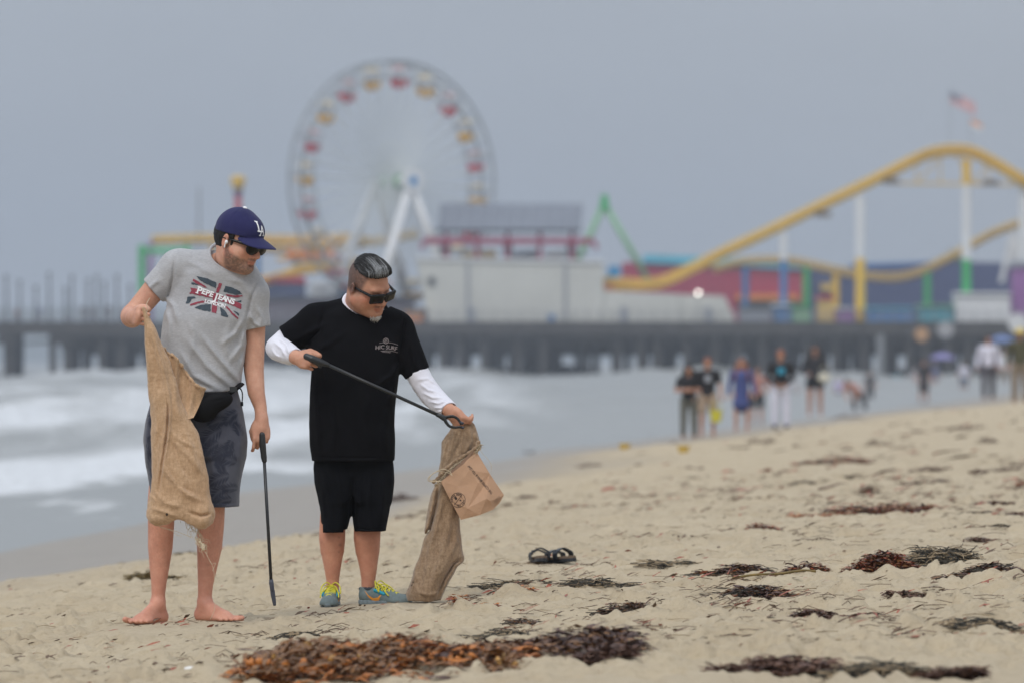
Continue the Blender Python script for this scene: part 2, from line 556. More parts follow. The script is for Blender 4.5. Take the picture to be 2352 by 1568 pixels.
def build_pier():
    r = empty('pier', (0, YP, 0))
    tag(r, 'long dark timber pier on rows of piles carrying the amusement park', 'pier')
    z = DECK
    MB().box((-230, 0, z-0.45), (105, 75, z)).build('deck', M['deck_wood'], r)
    MB().box((-230, -0.25, z-1.5), (105, -0.02, z-0.02)).build('fascia_board', M['timber'], r)
    rd = random.Random(3)
    for k in range(9):
        MB().box((-51.5, 1.5+k*7, z-2.5-.16*k), (105, 2.0+k*7, z-0.46)).build('stringer', M['timber'], r)
    # cross boards low between the piles, right of the open end
    for k, (a, b, zz) in enumerate([(-51, 6, z-2.9), (3, 60, z-2.7), (30, 104, z-3.3), (-48, 104, z-2.3)]):
        MB().box((a, 3.2+k*9, zz-.2), (b, 3.5+k*9, zz+0.95)).build('brace_board', M['timber'], r)
    pm = MB().lathe([(0.0, 0), (0.46, 0), (0.40, -9.5), (0.0, -9.5)], n=9)
    me = bpy.data.meshes.new('pile'); me.from_pydata(pm.v, [], pm.f); me.materials.append(M['timber'])
    wide = [(15, 14), (145, 19)]
    gaps = [1090, 1166, 1307, 1366, 1450, 2023]
    n = 0
    for row in range(7):
        yy = 1.0+row*9.5
        x = -52.0 + rd.random()
        while x < 104:
            px = x/(YP+yy)*FPX+1176
            if not any(abs(px-g) < 10 for g in gaps) or rd.random() < 0.12:
                o = link('pile', me, r, (x+rd.uniform(-.2, .2), yy, z-0.46)); n += 1
                o.rotation_euler = (rd.uniform(-.02, .02), rd.uniform(-.02, .02), rd.random()*3)
            x += 2.9+rd.uniform(-1.0, 0.7)
    for c, w in wide + [(-120, 18), (-260, 18), (-420, 18)]:
        for k in range(6):
            o = link('pile', me, r, (PX(c, YP)+rd.uniform(-w, w)/20.4*0.8, 1+k*3.5, z-0.46))
        MB().box((PX(c-w-8, YP), 0.2, z-2.6), (PX(c+w+8, YP), 0.7, z-1.52)).build('cap_beam', M['timber'], r)
    for a, b in ((15, 145), (-120, 15), (145, 200)):
        MB().tube([at(a, 790, YP+2)-Vector((0, YP, 0)), at(b, 782, YP+2)-Vector((0, YP, 0))], 0.16, 6).build('tie_rod', M['timber'], r)
    # a pale pile standing in front of the others
    MB().lathe([(0.0, 0), (0.42, 0), (0.42, -7.5), (0, -7.5)], (PX(2023, YP-1.5), -1.2, z-1.5), 10).build('pile', M['rail_grey'], r)
    # railing: posts and rails along the edge
    pb = MB().box((-0.06, -0.06, 0), (0.06, 0.06, 1.15))
    pme = bpy.data.meshes.new('railing_post'); pme.from_pydata(pb.v, [], pb.f); pme.materials.append(M['rail_grey'])
    x = -62.0
    while x < 66:
        link('railing_post', pme, r, (x, 0.3, z)); x += 1.5
    for zz in (0.35, 0.75, 1.12):
        MB().box((-62, 0.26, z+zz), (66, 0.34, z+zz+0.06)).build('handrail', M['rail_grey'], r)
    return r

def build_lamps():
    rd = random.Random(5)
    first = None
    data = [(14, 640), (45, 652), (82, 665), (113, 634), (165, 640), (202, 648), (240, 655), (268, 640), (299, 662), (150, 668), (222, 640)]
    words = {14: 'thin dark lamp post nearest the left edge, on the pier', 45: 'short lamp post second from the left edge, on the pier', 82: 'lowest lamp post on the open pier end, third from the left edge', 113: 'tall lamp post on the pier, fourth from the left edge', 165: 'lamp post just right of the pier gap, taller of the close pair', 150: 'lamp post just right of the pier gap, shorter of the close pair', 202: 'lamp post fifth from the green frame, above the dark piles', 222: 'tall lamp post midway between the pier gap and the green frame', 240: 'lamp post third from the green frame on the pier', 268: 'tall lamp post second from the green frame on the pier', 299: 'low lamp post nearest the green frame on the pier'}
    for i, (px, py) in enumerate(data):
        Y = YP+4+i*3.7 % 21
        base = base_at(px, Y); base.z = DECK
        h = PZ(py, Y)-DECK
        r = empty('lamp_post', base)
        tag(r, words[px], 'lamp post', 'lamp posts on the open end of the pier')
        MB().tube([(0, 0, 0), (0, 0, 0.5), (0, 0, h)], [0.24, 0.15, 0.10], 8).build('post', M['dark_metal'], r)
        MB().lathe([(0, h+0.45), (0.22, h+0.3), (0.26, h+0.1), (0.1, h), (0, h)], n=8).build('lamp_head', M['dark_metal'], r)

def build_wheel():
    YW = 655.0
    c = at(902, 418, YW)
    base = Vector((c.x, c.y, DECK))
    H = c.z-DECK
    r = empty('ferris_wheel', base, math.radians(38.0))
    tag(r, 'tall white ferris wheel with red and yellow canopied gondolas on the pier', 'ferris wheel')
    s = YW/FPX
    R = 277*s; R2 = 252*s; hw = 1.15
    def ring(rad, y, tr, name, m, n=72):
        pts = [(rad*math.sin(2*PI*k/n), y, H+rad*math.cos(2*PI*k/n)) for k in range(n+1)]
        MB().tube(pts, tr, 6, cap=False).build(name, M[m], r)
    paint('rim_steel', (0.27, 0.30, 0.32), 0.5); paint('spoke_white', (0.62, 0.66, 0.65), 0.4)
    for y in (-hw, hw):
        ring(R, y, 0.17, 'outer_rim', 'rim_steel'); ring(R2-0.6, y, 0.10, 'inner_rim', 'rim_steel')
    # spokes, cross braces between the two rims of each side
    sp = MB().tube([(0, -0.0, 1.0), (0, 0, R-0.1)], 0.085, 5)
    sme = bpy.data.meshes.new('spoke'); sme.from_pydata(sp.v, [], sp.f); sme.materials.append(M['spoke_white'])
    for k in range(40):
        for y in (-hw, hw):
            o = link('spoke', sme, r, (0, y, H)); o.rotation_euler = (0, 2*PI*(k+0.25)/40, 0)
    cb = MB().box((-0.07, -hw, R2-0.65), (0.07, hw, R2-0.5)).box((-0.07, -hw, R-0.1), (0.07, hw, R+0.05))
    cme = bpy.data.meshes.new('cross_bar'); cme.from_pydata(cb.v, [], cb.f); cme.materials.append(M['rim_steel'])
    for k in range(20):
        o = link('cross_bar', cme, r, (0, 0, H)); o.rotation_euler = (0, 2*PI*(k+0.25)/20, 0)
    # zigzag lacing along the rim
    for y in (-hw, hw):
        mb = MB()
        for k in range(60):
            a0 = 2*PI*k/60; a1 = 2*PI*(k+1)/60
            ra, rb = (R, R2-0.6) if k % 2 else (R2-0.6, R)
            mb.tube([(ra*math.sin(a0), y, H+ra*math.cos(a0)), (rb*math.sin(a1), y, H+rb*math.cos(a1))], 0.05, 4)
        mb.build('rim_lacing', M['rim_steel'], r)
    # gondolas: bowl with seat, canopy on a post
    seats = {}
    paint('gondola_red', (0.62, 0.006, 0.03), 0.4); paint('gondola_yellow', (0.85, 0.46, 0.01), 0.4)
    for nm, mm, cm in (('red', 'gondola_red', (0.62, 0.38, 0.38)), ('yellow', 'gondola_yellow', (0.72, 0.60, 0.38))):
        M['canopy_'+nm] = mat('canopy_'+nm, cm, 0.5, 0.05, 0.5)
        b = MB().lathe([(0.0, -1.50), (0.45, -1.45), (0.95, -1.1), (1.08, -0.65), (1.1, -0.45), (0.9, -0.5), (0.8, -0.9), (0.0, -1.05)], n=14)
        c_ = MB().lathe([(0.0, 1.25), (0.5, 1.1), (1.0, 0.78), (1.05, 0.66), (0.0, 0.7)], n=14)
        p_ = MB().tube([(0, 0, -1.2), (0, 0, 1.0)], 0.06, 6)
        ms = []
        for nn, q, mt in (('gondola', b, M[mm]), ('canopy', c_, M['canopy_'+nm]), ('centre_post', p_, M['spoke_white'])):
            me = bpy.data.meshes.new(nn); me.from_pydata(q.v, [], q.f); me.materials.append(mt); ms.append(me)
        seats[nm] = ms
    for k in range(20):
        an = 2*PI*(k+0.25)/20
        g, cn_, ps = seats['red' if k % 2 == 0 else 'yellow']
        o = link('gondola', g, r, (R2*math.sin(an)*0.985, 0, H+R2*math.cos(an)*0.985-0.2))
        tag(o, 'red gondola bowl' if k % 2 == 0 else 'yellow gondola bowl')
        link('canopy', cn_, o); link('centre_post', ps, o)
    # hub, axle, ornamented disc, legs
    MB().tube([(0, -3.7, H), (0, 3.7, H)], 0.42, 12).build('axle', M['white_paint'], r)
    for y in (-hw, hw):
        MB().tube([(0, y-0.15, H), (0, y+0.15, H)], 0.75, 20).build('hub_plate', M['pale_green'], r)
    hd = MB().tube([(0, -4.0, H), (0, -3.75, H)], 1.42, 24).build('hub_disc', M['white_paint'], r)
    MB().tube([(0, -4.06, H), (0, -4.0, H)], 0.55, 16).build('hub_emblem', M['bright_blue'], hd)
    for y in (-3.4, 3.4):
        for sx in (-1, 1):
            MB().tube([(0, y, H-0.2), (sx*6.6, y*1.35, 0.0)], [0.46, 0.62], 10).build('support_leg', M['white_paint'], r, smooth=True)
    MB().box((-5.5, -7, 0), (5.5, -6.6, 1.6)).build('platform', M['dark_shed'], r)

def column(parent, px, top, Y, r_, parts, local=True):
    """a ride column in painted lengths: parts = [(y_top, y_bottom, material)]"""
    ox, oy, oz = parent.location
    out = None
    for (a, b, m) in parts:
        out = MB().tube([(PX(px, Y)-ox, Y-oy, PZ(b, Y)-oz), (PX(px, Y)-ox, Y-oy, PZ(a, Y)-oz)], r_, 10).build('column', M[m], parent)
        tag(out, m.replace('_', ' ')+' length of the column')
    return out

def track(parent, pts, m, thick=0.42, gauge=0.9, nm='track'):
    """pts = picture x, y, distance; tubular spine with two rails and ties"""
    P = [at(*p) - parent.location for p in pts]
    P = spl(P, 10)
    sp_ = MB().tube(P, thick, 8)
    o = sp_.build(nm, M[m], parent, smooth=True)
    for sgn in (-1, 1):
        MB().tube([p+Vector((0, sgn*gauge, thick+0.28)) for p in P], 0.13, 6).build('rail', M[m], o, smooth=True)
    tb = MB()
    for i in range(0, len(P), 2):
        p = P[i]
        tb.box((p.x-0.09, p.y-gauge, p.z+thick*0.3), (p.x+0.09, p.y+gauge, p.z+thick+0.3))
    tag(tb.build('track_tie', M[m], o), kind='stuff')
    return o

def build_coaster():
    Y = 650.0
    r = empty('roller_coaster', (PX(1900, Y), Y, DECK))
    tag(r, 'yellow roller coaster with a tall crest on white columns, right of the pier', 'roller coaster')
    track(r, [(1388, 654, Y+1), (1430, 657, Y), (1480, 658, Y), (1525, 650, Y), (1606, 612, Y), (1673, 578, Y), (1774, 531, Y), (1875, 481, Y), (1967, 437, Y), (2042, 400, Y), (2100, 371, Y), (2140, 356, Y), (2185, 350, Y), (2231, 354, Y), (2282, 378, Y), (2352, 420, Y), (2440, 470, Y+4), (2540, 520, Y+10)], 'yellow_paint', 0.48, 0.9)
    # truss hung under the crest
    tr = MB()
    L = lambda a, b: at(a, b, Y)-r.location
    tr.tube([L(2035, 421), L(2200, 423), L(2380, 425)], 0.14, 6)
    for a, b, c_, d in ((2050, 388, 2050, 420), (2105, 366, 2105, 421), (2105, 421, 2160, 362), (2160, 358, 2160, 422), (2195, 356, 2240, 422), (2270, 372, 2240, 422), (2270, 372, 2270, 423), (2320, 400, 2320, 424)):
        tr.tube([L(a, b), L(c_, d)], 0.10, 5)
    tr.build('crest_truss', M['pale_yellow'], r)
    for a, b in ((2046, 416), (2276, 420), (1890, 492)):
        p = L(a, b)
        MB().box((p.x-0.9, -0.7, p.z-0.35), (p.x+0.9, 0.7, p.z+0.3)).build('bracket', M['trunk_brown'], r)
    column(r, 1800, 0, Y, 0.42, [(534, 598, 'white_paint'), (598, 735, 'blue_paint')])
    column(r, 1976, 0, Y, 0.55, [(452, 594, 'white_paint'), (594, 738, 'yellow_paint')])
    column(r, 2220, 0, Y, 0.52, [(366, 424, 'yellow_paint'), (424, 596, 'white_paint'), (596, 676, 'green_paint'), (676, 738, 'white_paint')])
    column(r, 2352, 0, Y+1, 0.55, [(425, 612, 'white_paint'), (612, 738, 'purple_paint')])
    # second, lower loop behind
    Y2 = 668.0
    track(r, [(1640, 622, Y2), (1700, 606, Y2), (1790, 602, Y2), (1860, 612, Y2), (1960, 634, Y2), (2050, 642, Y2), (2110, 630, Y2), (2180, 596, Y2), (2250, 556, Y2), (2300, 532, Y2), (2360, 514, Y2), (2460, 505, Y2)], 'pale_yellow', 0.33, 0.7)
    for px, a, m in ((1712, 612, 'blue_paint'), (1852, 612, 'green_paint'), (1920, 628, 'yellow_paint'), (2130, 624, 'green_paint'), (2330, 540, 'white_paint')):
        column(r, px, 0, Y2, 0.42, [(a, 738, m)])
    for a in ((2330, 520, 2300, 650), (2330, 545, 2362, 640)):
        MB().tube([at(a[0], a[1], Y2)-r.location, at(a[2], a[3], Y2)-r.location], 0.3, 8).build('diagonal_strut', M['white_paint'], r)

def build_family_coaster():
    Y = 664.0
    r = empty('family_coaster', (PX(600, Y), Y, DECK))
    tag(r, 'low yellow coaster with green and purple posts left of the ferris wheel', 'roller coaster')
    track(r, [(352, 556, Y), (450, 553, Y), (560, 553, Y), (680, 556, Y), (800, 552, Y), (850, 560, Y+6)], 'yellow_paint', 0.36, 0.9)
    track(r, [(480, 578, Y+5), (600, 574, Y+5), (690, 580, Y+5), (790, 570, Y+5), (960, 542, Y+12)], 'pale_yellow', 0.34, 0.8)
    track(r, [(575, 668, Y-4), (640, 640, Y-4), (720, 622, Y-4), (800, 622, Y-4), (880, 640, Y-4)], 'yellow_paint', 0.30, 0.8)
    track(r, [(540, 652, Y-1), (620, 646, Y-1), (700, 618, Y-1), (770, 610, Y-1), (850, 606, Y-1)], 'pale_yellow', 0.30, 0.8)
    column(r, 326, 0, Y-3, 0.44, [(563, 738, 'green_paint')])
    column(r, 346, 0, Y, 0.30, [(560, 738, 'purple_paint')])
    column(r, 592, 0, Y, 0.34, [(560, 738, 'blue_paint')])
    column(r, 680, 0, Y, 0.34, [(585, 640, 'teal_paint'), (640, 738, 'purple_paint')])
    column(r, 430, 0, Y, 0.30, [(560, 738, 'pale_green')])
    column(r, 770, 0, Y, 0.30, [(560, 738, 'white_paint')])
    column(r, 505, 0, Y, 0.30, [(560, 738, 'teal_paint')])
    MB().tube([at(326, 577, Y-3)-r.location, at(440, 577, Y-3)-r.location], 0.36, 8).build('cross_beam', M['green_paint'], r)
    MB().tube([at(346, 572, Y)-r.location, at(346, 556, Y)-r.location], 0.36, 8).build('beam_cap', M['purple_paint'], r)
    # train of cars standing on the upper track
    t = empty('coaster_train', at(715, 592, Y-1.6))
    tag(t, 'orange train of small open cars on the low coaster beside the ferris wheel', 'coaster train')
    for k in range(4):
        x = -2.2+k*1.5
        MB().slab([(x-0.65, 0), (x+0.65, 0), (x+0.7, 0.55), (x+0.3, 0.6), (x+0.25, 1.0), (x-0.6, 0.95)], -0.7, 0.7).build('car', M['orange_paint'], t)
    MB().tube([(-4, 0, -0.2), (5, 0, -0.2)], 0.25, 8).build('station_rail', M['pale_yellow'], t)

def stall(name, label, cat, px0, px1, top, Y, wall, roof, bottom=738, depth=5, awn=0.14):
    r = empty(name, (PX((px0+px1)/2, Y), Y, DECK))
    tag(r, label, cat)
    h = top
    slabobj('wall', [(px0, bottom), (px1, bottom), (px1, h+ (bottom-h)*awn), (px0, h+(bottom-h)*awn)], Y, depth, wall, r)
    slabobj('roof', [(px0-4, h+(bottom-h)*awn-1), (px1+4, h+(bottom-h)*awn-1), (px1-3, h), (px0+3, h)], Y-0.4, depth+0.8, roof, r)
    return r

def build_buildings():
    Y = 644.0
    r = empty('boardwalk_hall', (PX(1170, Y), Y, DECK))
    tag(r, 'long cream walled hall with an open upper terrace under a grey seamed roof', 'building')
    w = slabobj('wall', [(985, 738), (1386, 738), (1386, 602), (957, 594)], Y, 14, 'cream_plaster', r)
    slabobj('wall', [(1386.5, 738), (1560, 738), (1560, 676), (1386.5, 668)], Y+0.2, 12, 'cream_plaster', r)
    slabobj('wall', [(1560.5, 738), (1690, 738), (1664, 680), (1560.5, 677)], Y+0.5, 12, 'cream_plaster', r)
    slabobj('parapet', [(952, 596), (1389, 604), (1389, 598), (952, 590)], Y-0.3, 0.29, 'white_paint', r)
    slabobj('vent', [(983, 655), (999, 655), (999, 637), (983, 637)], Y-0.25, 0.24, 'dark_metal', r)
    slabobj('notice_board', [(1260, 736), (1274, 736), (1274, 722), (1260, 722)], Y-0.2, 0.19, 'blue_paint', r)
    for px in (1072, 1296):
        slabobj('drain_pipe', [(px, 738), (px+5, 738), (px+5, 604), (px, 604)], Y-0.25, 0.24, 'seam_grey', r)
    for px in (1075, 1425, 1620):
        slabobj('door', [(px, 738), (px+15, 738), (px+15, 706), (px, 706)], Y-0.12, 0.11, 'seam_grey', r)
    # terrace roof: sloping seamed sheets, posts and red rail
    n = 22
    zt = PZ(468, Y+9); zb = PZ(531, Y+1)
    x0, x1 = PX(1003, Y), PX(1336, Y)
    rf = None
    for k in range(n):
        a = x0+(x1-x0)*k/n; b = x0+(x1-x0)*(k+1)/n
        dz = 0.02 if k % 2 else 0.0
        ox, oy, oz = r.location
        sk = 0.7
        v = [(a-ox, 1, zb-oz+dz), (b-ox-0.03, 1, zb-oz+dz), (b-ox-0.03+sk*0.4, 9.5, zt-oz+dz), (a-ox+sk*0.4, 9.5, zt-oz+dz)]
        mb = MB().add(v+[(p[0], p[1], p[2]-0.18) for p in v], [(0, 1, 2, 3), (7, 6, 5, 4), (0, 4, 5, 1), (1, 5, 6, 2), (2, 6, 7, 3), (3, 7, 4, 0)])
        mb.build('roof_panel', M['slate_roof'], r)
        if k % 2 == 0 and k: MB().add([(a-ox-.06, .98, zb-oz+.05), (a-ox+.06, .98, zb-oz+.05), (a-ox+.06+sk*.4, 9.5, zt-oz+.05), (a-ox-.06+sk*.4, 9.5, zt-oz+.05), (a-ox-.06, .98, zb-oz-.1), (a-ox+.06, .98, zb-oz-.1), (a-ox+.06+sk*.4, 9.5, zt-oz-.1), (a-ox-.06+sk*.4, 9.5, zt-oz-.1)], [(0, 1, 2, 3), (7, 6, 5, 4), (0, 4, 5, 1), (1, 5, 6, 2), (2, 6, 7, 3), (3, 7, 4, 0)]).build('roof_seam', M['seam_grey'], r)
    slabobj('roof_edge', [(1000, 533), (1334, 533), (1334, 527), (1000, 527)], Y+0.7, 0.3, 'dark_metal', r)
    for px in (1025, 1096, 1166, 1240, 1314):
        slabobj('terrace_post', [(px-5, 596), (px+5, 596), (px+5, 530), (px-5, 530)], Y+1.4, 0.5, 'maroon_paint', r)
    for px in (1024, 1168, 1315):
        slabobj('terrace_counter', [(px-12, 598), (px+9, 598), (px+9, 560), (px-12, 560)], Y+2.4, 1.5, 'dark_metal', r)
    slabobj('terrace_beam', [(975, 561), (1362, 561), (1362, 547), (975, 545)], Y+0.9, 0.35, 'maroon_paint', r)
    for px in (975, 1362):
        MB().tube([at(px, 553, Y+1)-r.location, at(px+(10 if px > 1100 else -8), 572, Y+1)-r.location], 0.25, 6).build('beam_end', M['maroon_paint'], r)
    for a, b, m in ((1062, 1140, 'pale_yellow'), (1180, 1235, 'seam_grey'), (1250, 1300, 'white_paint')):
        slabobj('terrace_panel', [(a, 600), (b, 600), (b, 574), (a, 578)], Y+3.2, 0.3, m, r)
    # arcade halls behind on the right
    Y = 688.0
    r = empty('crimson_hall', (PX(1640, Y), Y, DECK))
    tag(r, 'low crimson building with a sky blue roof behind the foot of the coaster', 'building')
    slabobj('wall', [(1432, 738), (1852, 738), (1852, 622), (1700, 612), (1432, 603)], Y, 14, 'crimson_wall', r)
    slabobj('roof', [(1478, 604), (1850, 619), (1850, 616), (1690, 592), (1482, 585)], Y-0.5, 15, 'cyan_roof', r)
    slabobj('awning', [(1690, 690), (1835, 690), (1835, 676), (1690, 676)], Y-1.5, 1.4, 'orange_paint', r)
    slabobj('shop_front', [(1700, 720), (1830, 720), (1830, 691), (1700, 691)], Y-0.3, 0.28, 'dark_metal', r)
    r = empty('navy_hall', (PX(2080, Y), Y, DECK))
    tag(r, 'long navy blue building behind the tall coaster columns', 'building')
    slabobj('wall', [(1853, 738), (2420, 738), (2420, 606), (2200, 602), (1853, 622)], Y+1, 14, 'navy_wall', r)
    slabobj('upper_wall', [(1960, 620), (2180, 606), (2180, 600), (1960, 606)], Y+3, 10, 'blue_paint', r)
    slabobj('sign_board', [(1886, 668), (1912, 668), (1912, 652), (1886, 652)], Y-0.3, 1.2, 'pale_yellow', r)
    r = empty('ticket_booth', (PX(1405, 650), 650, DECK))
    tag(r, 'blue and orange painted ticket booth at the end of the cream hall', 'booth')
    slabobj('wall', [(1388, 668), (1432, 668), (1432, 640), (1388, 655)], 650, 4, 'orange_paint', r)
    slabobj('sign', [(1392, 652), (1404, 655), (1428, 628), (1420, 610), (1398, 612)], 651.0, 1, 'bright_blue', r)
    slabobj('base', [(1386.8, 738), (1432, 738), (1432, 669), (1386.8, 669)], 657, 3, 'yellow_paint', r)
    Y = 646.0
    stall('stall', 'small green game stall under the yellow track beside the white columns', 'stall', 1822, 1862, 700, Y, 'pale_green', 'green_paint')
    stall('stall', 'pale blue game stall right of the tallest yellow column', 'stall', 1990, 2095, 706, Y, 'blue_paint', 'cyan_roof')
    stall('stall', 'teal game stall in front of the navy hall near the green columns', 'stall', 2110, 2190, 700, Y+1, 'teal_paint', 'pale_green')
    stall('stall', 'red roofed snack stall left of the tallest yellow column', 'stall', 1880, 1915, 680, Y+2, 'pale_yellow', 'red_paint')
    stall('stall', 'grey shuttered stall at the right end of the cream wall', 'stall', 1700, 1770, 704, Y, 'seam_grey', 'rail_grey')
    stall('stall', 'light blue ticket stall at the foot of the blue column', 'stall', 1776, 1818, 698, Y+1, 'blue_paint', 'white_paint')
    stall('stall', 'lilac stall between the snack stall and the tallest column', 'stall', 1922, 1962, 706, Y, 'purple_paint', 'white_paint')
    r = stall('white_shed', 'long white shed below the tall green column at the right', 'building', 2196, 2320, 672, Y, 'white_paint', 'white_paint', awn=0.1)
    r = stall('purple_gate', 'dark purple entrance tower at the right end of the pier', 'building', 2328, 2400, 600, Y+4, 'purple_paint', 'seam_grey', awn=0.1)
    r = stall('dark_shed', 'long dark shed on the deck behind the two men', 'building', 560, 950, 680, 652, 'dark_shed', 'dark_metal', depth=8, awn=0.1)
    r = stall('booth', 'orange booth left of the cream hall', 'booth', 930, 970, 714, 643, 'orange_paint', 'yellow_paint', depth=3)
    stall('stall', 'navy and red striped game tent below the low coaster', 'stall', 600, 700, 636, 660, 'navy_wall', 'red_paint', depth=4)
    stall('stall', 'white canopied booth just left of the black shirted man', 'stall', 712, 760, 648, 656, 'white_paint', 'white_paint', depth=3)
    stall('stall', 'blue game booth below the yellow curved track', 'stall', 770, 830, 650, 658, 'blue_paint', 'red_paint', depth=3)
    # pendulum ride
    Y = 668.0
    r = empty('pendulum_ride', (PX(1405, Y), Y, DECK))
    tag(r, 'green A-frame pendulum ride between the terrace roof and the coaster', 'ride')
    for a in ((1388, 468, 1318, 620), (1388, 468, 1492, 650)):
        for dy in (0, 4):
            MB().tube([at(a[0], a[1], Y+dy)-r.location, at(a[2], a[3], Y+dy*2-2)-r.location], 0.36, 10).build('frame_leg', M['pale_green'], r, smooth=True)
    p = at(1388, 466, Y+2)-r.location
    MB().slab([(p.x-0.55, p.z-0.9), (p.x+0.55, p.z-0.9), (p.x+0.35, p.z+0.9), (p.x-0.35, p.z+0.9)], p.y-2.6, p.y+2.6).build('pivot_housing', M['green_paint'], r)
    # drop tower
    Y = 690.0
    r = empty('drop_tower', (PX(547, Y), Y, DECK))
    tag(r, 'slim red drop tower with a yellow cap rising above the blue cap', 'ride')
    column(r, 547, 0, Y, 0.42, [(432, 600, 'red_paint'), (600, 738, 'purple_paint')])
    q = at(547, 434, Y)-r.location
    MB().lathe([(0, 0), (0.62, 0.0), (0.62, 0.4), (0.9, 0.7), (0.9, 1.35), (0.7, 1.5), (0, 1.6)], (q.x, q.y, q.z), 12).build('tower_cap', M['yellow_paint'], r)
    MB().lathe([(0, -0.75), (0.55, -0.75), (0.6, -0.05), (0, -0.02)], (q.x, q.y, q.z), 12).build('cap_collar', M['navy_wall'], r)
    r = empty('mast', (PX(457, 700), 700, DECK))
    tag(r, 'thin grey mast far behind the grey shirted man\'s shoulder', 'mast')
    MB().tube([(0, 0, 0), (0, 0, PZ(430, 700)-DECK)], [0.2, 0.12], 6).build('pole', M['rail_grey'], r)
    # flags over the crest
    for (px, py, w, h, lab, kind) in ((2212, 236, 2.9, 1.35, 'national flag with stars and stripes flying above the coaster crest', 0), (2243, 290, 1.3, 0.8, 'small pale red pennant below the larger flag', 1)):
        Y = 652.0
        c = at(px, py, Y)
        fx = c.x - w/2
        r = empty('flag', (fx, Y, c.z))
        tag(r, lab, 'flag')
        sl = -0.50
        def strip(u0, u1, v0, v1, m, nm, yo=0.0):
            n = 8; V_ = []; F_ = []
            for i in range(n+1):
                u = u0+(u1-u0)*i/n
                yw = 0.16*math.sin(u*7)
                for v in (v0, v1):
                    V_.append((u*w, yw-yo, v*h+u*w*sl))
            for i in range(n):
                F_.append((2*i, 2*i+2, 2*i+3, 2*i+1))
            k = len(V_)
            V_ += [(x, y+0.03, z) for x, y, z in V_]
            F_ += [(f[3]+k, f[2]+k, f[1]+k, f[0]+k) for f in F_]
            MB().add(V_, F_).build(nm, m, r)
        if kind == 0:
            for s_ in range(13):
                strip(0.0, 1, 1-(s_+1)/13, 1-s_/13, M['red_paint' if s_ % 2 == 0 else 'white_paint'], 'stripe')
            strip(0, 0.42, 1-7/13, 1, M['navy_wall'], 'canton', 0.04)
            mb = MB()
            for a in range(9):
                for b in range(6 if a % 2 == 0 else 5):
                    u = 0.42*(b+(0.5 if a % 2 == 0 else 1.0))/6; v = 1-7/13*(a+0.8)/9.6
                    x = u*w; z = v*h+u*w*sl; yy = 0.16*math.sin(u*7)-0.06
                    mb.add([(x-0.03, yy, z-0.03), (x+0.03, yy, z-0.03), (x+0.03, yy, z+0.03), (x-0.03, yy, z+0.03)], [(0, 1, 2, 3)])
            mb.build('star_field', M['white_paint'], r)
        else:
            strip(0, 1, 0.5, 1, M['orange_paint'], 'stripe'); strip(0, 1, 0, 0.5, M['white_paint'], 'stripe')
        zb = PZ(352, Y)-c.z
        if kind == 0:
            MB().tube([(-0.05, 0.05, zb), (-0.05, 0.05, h+0.2)], 0.035, 6).build('pole', M['rail_grey'], r)
        else:
            MB().tube([(-0.05, 0.05, zb), (-0.05, 0.05, h+0.2)], 0.03, 6).build('pole', M['rail_grey'], r)
    # lit lamp
    Y = 643.0
    r = empty('lit_lamp', at(1604, 738, Y))
    tag(r, 'single lit round lamp glowing white in front of the coaster foot', 'lamp')
    zl = PZ(673, Y)-r.location.z
    MB().tube([(0, 0, 0), (0, 0, zl-0.2)], 0.05, 6).build('post', M['rail_grey'], r)
    lm = bpy.data.materials.new('lamp_glow'); t, b = nodes_of(lm)
    b.inputs['Emission Color'].default_value = (1, 0.98, 0.86, 1); b.inputs['Emission Strength'].default_value = 4.2
    MB().lathe([(0, -0.22), (0.14, -0.18), (0.21, -0.07), (0.23, 0.0), (0.21, 0.07), (0.14, 0.18), (0, 0.22)], (0, 0, zl), 14).build('globe', lm, r)
    # trees on the shore behind
    rd = random.Random(9)
    for i, (px, py, w, h, lab) in enumerate(((2098, 650, 26, 66, 'dark palm tree behind the navy hall, right of the yellow column'), (2185, 640, 44, 60, 'dark bushy tree behind the low track at the right'))):
        Y = 706.0
        r = empty('palm_tree' if i == 0 else 'tree', (PX(px, Y), Y, DECK)); tag(r, lab, 'tree')
        top = PZ(py-h*0.5, Y)-DECK
        MB().tube([(0, 0, 0), (0.1, 0, top*0.5), (0, 0, top)], [0.3, 0.2, 0.15], 7).build('trunk', M['trunk_brown'], r)
        mb = MB()
        for k in range(26 if i == 0 else 500):
            if i == 0:
                a = rd.random()*2*PI; L_ = 1.6+rd.random()*0.6; e = rd.uniform(-0.3, 0.9)
                pts = [Vector((math.cos(a)*L_*t_*math.cos(e), math.sin(a)*L_*t_*math.cos(e), top+L_*t_*math.sin(e)-1.1*t_*t_)) for t_ in (0, .33, .66, 1)]
                mb.tube(pts, [0.12, 0.22, 0.16, 0.03], 4, flat=0.3)
            else:
                d = Vector((rd.gauss(0, 1), rd.gauss(0, 1), rd.gauss(0, 0.8)))*0.8+Vector((0, 0, top))
                u_ = Vector((rd.random()-.5, rd.random()-.5, rd.random()-.5)).normalized()*0.3; v_ = u_.orthogonal()
                mb.add([d+u_, d+v_, d-u_], [(0, 1, 2)])
        mb.build('crown', M['palm_green'], r)
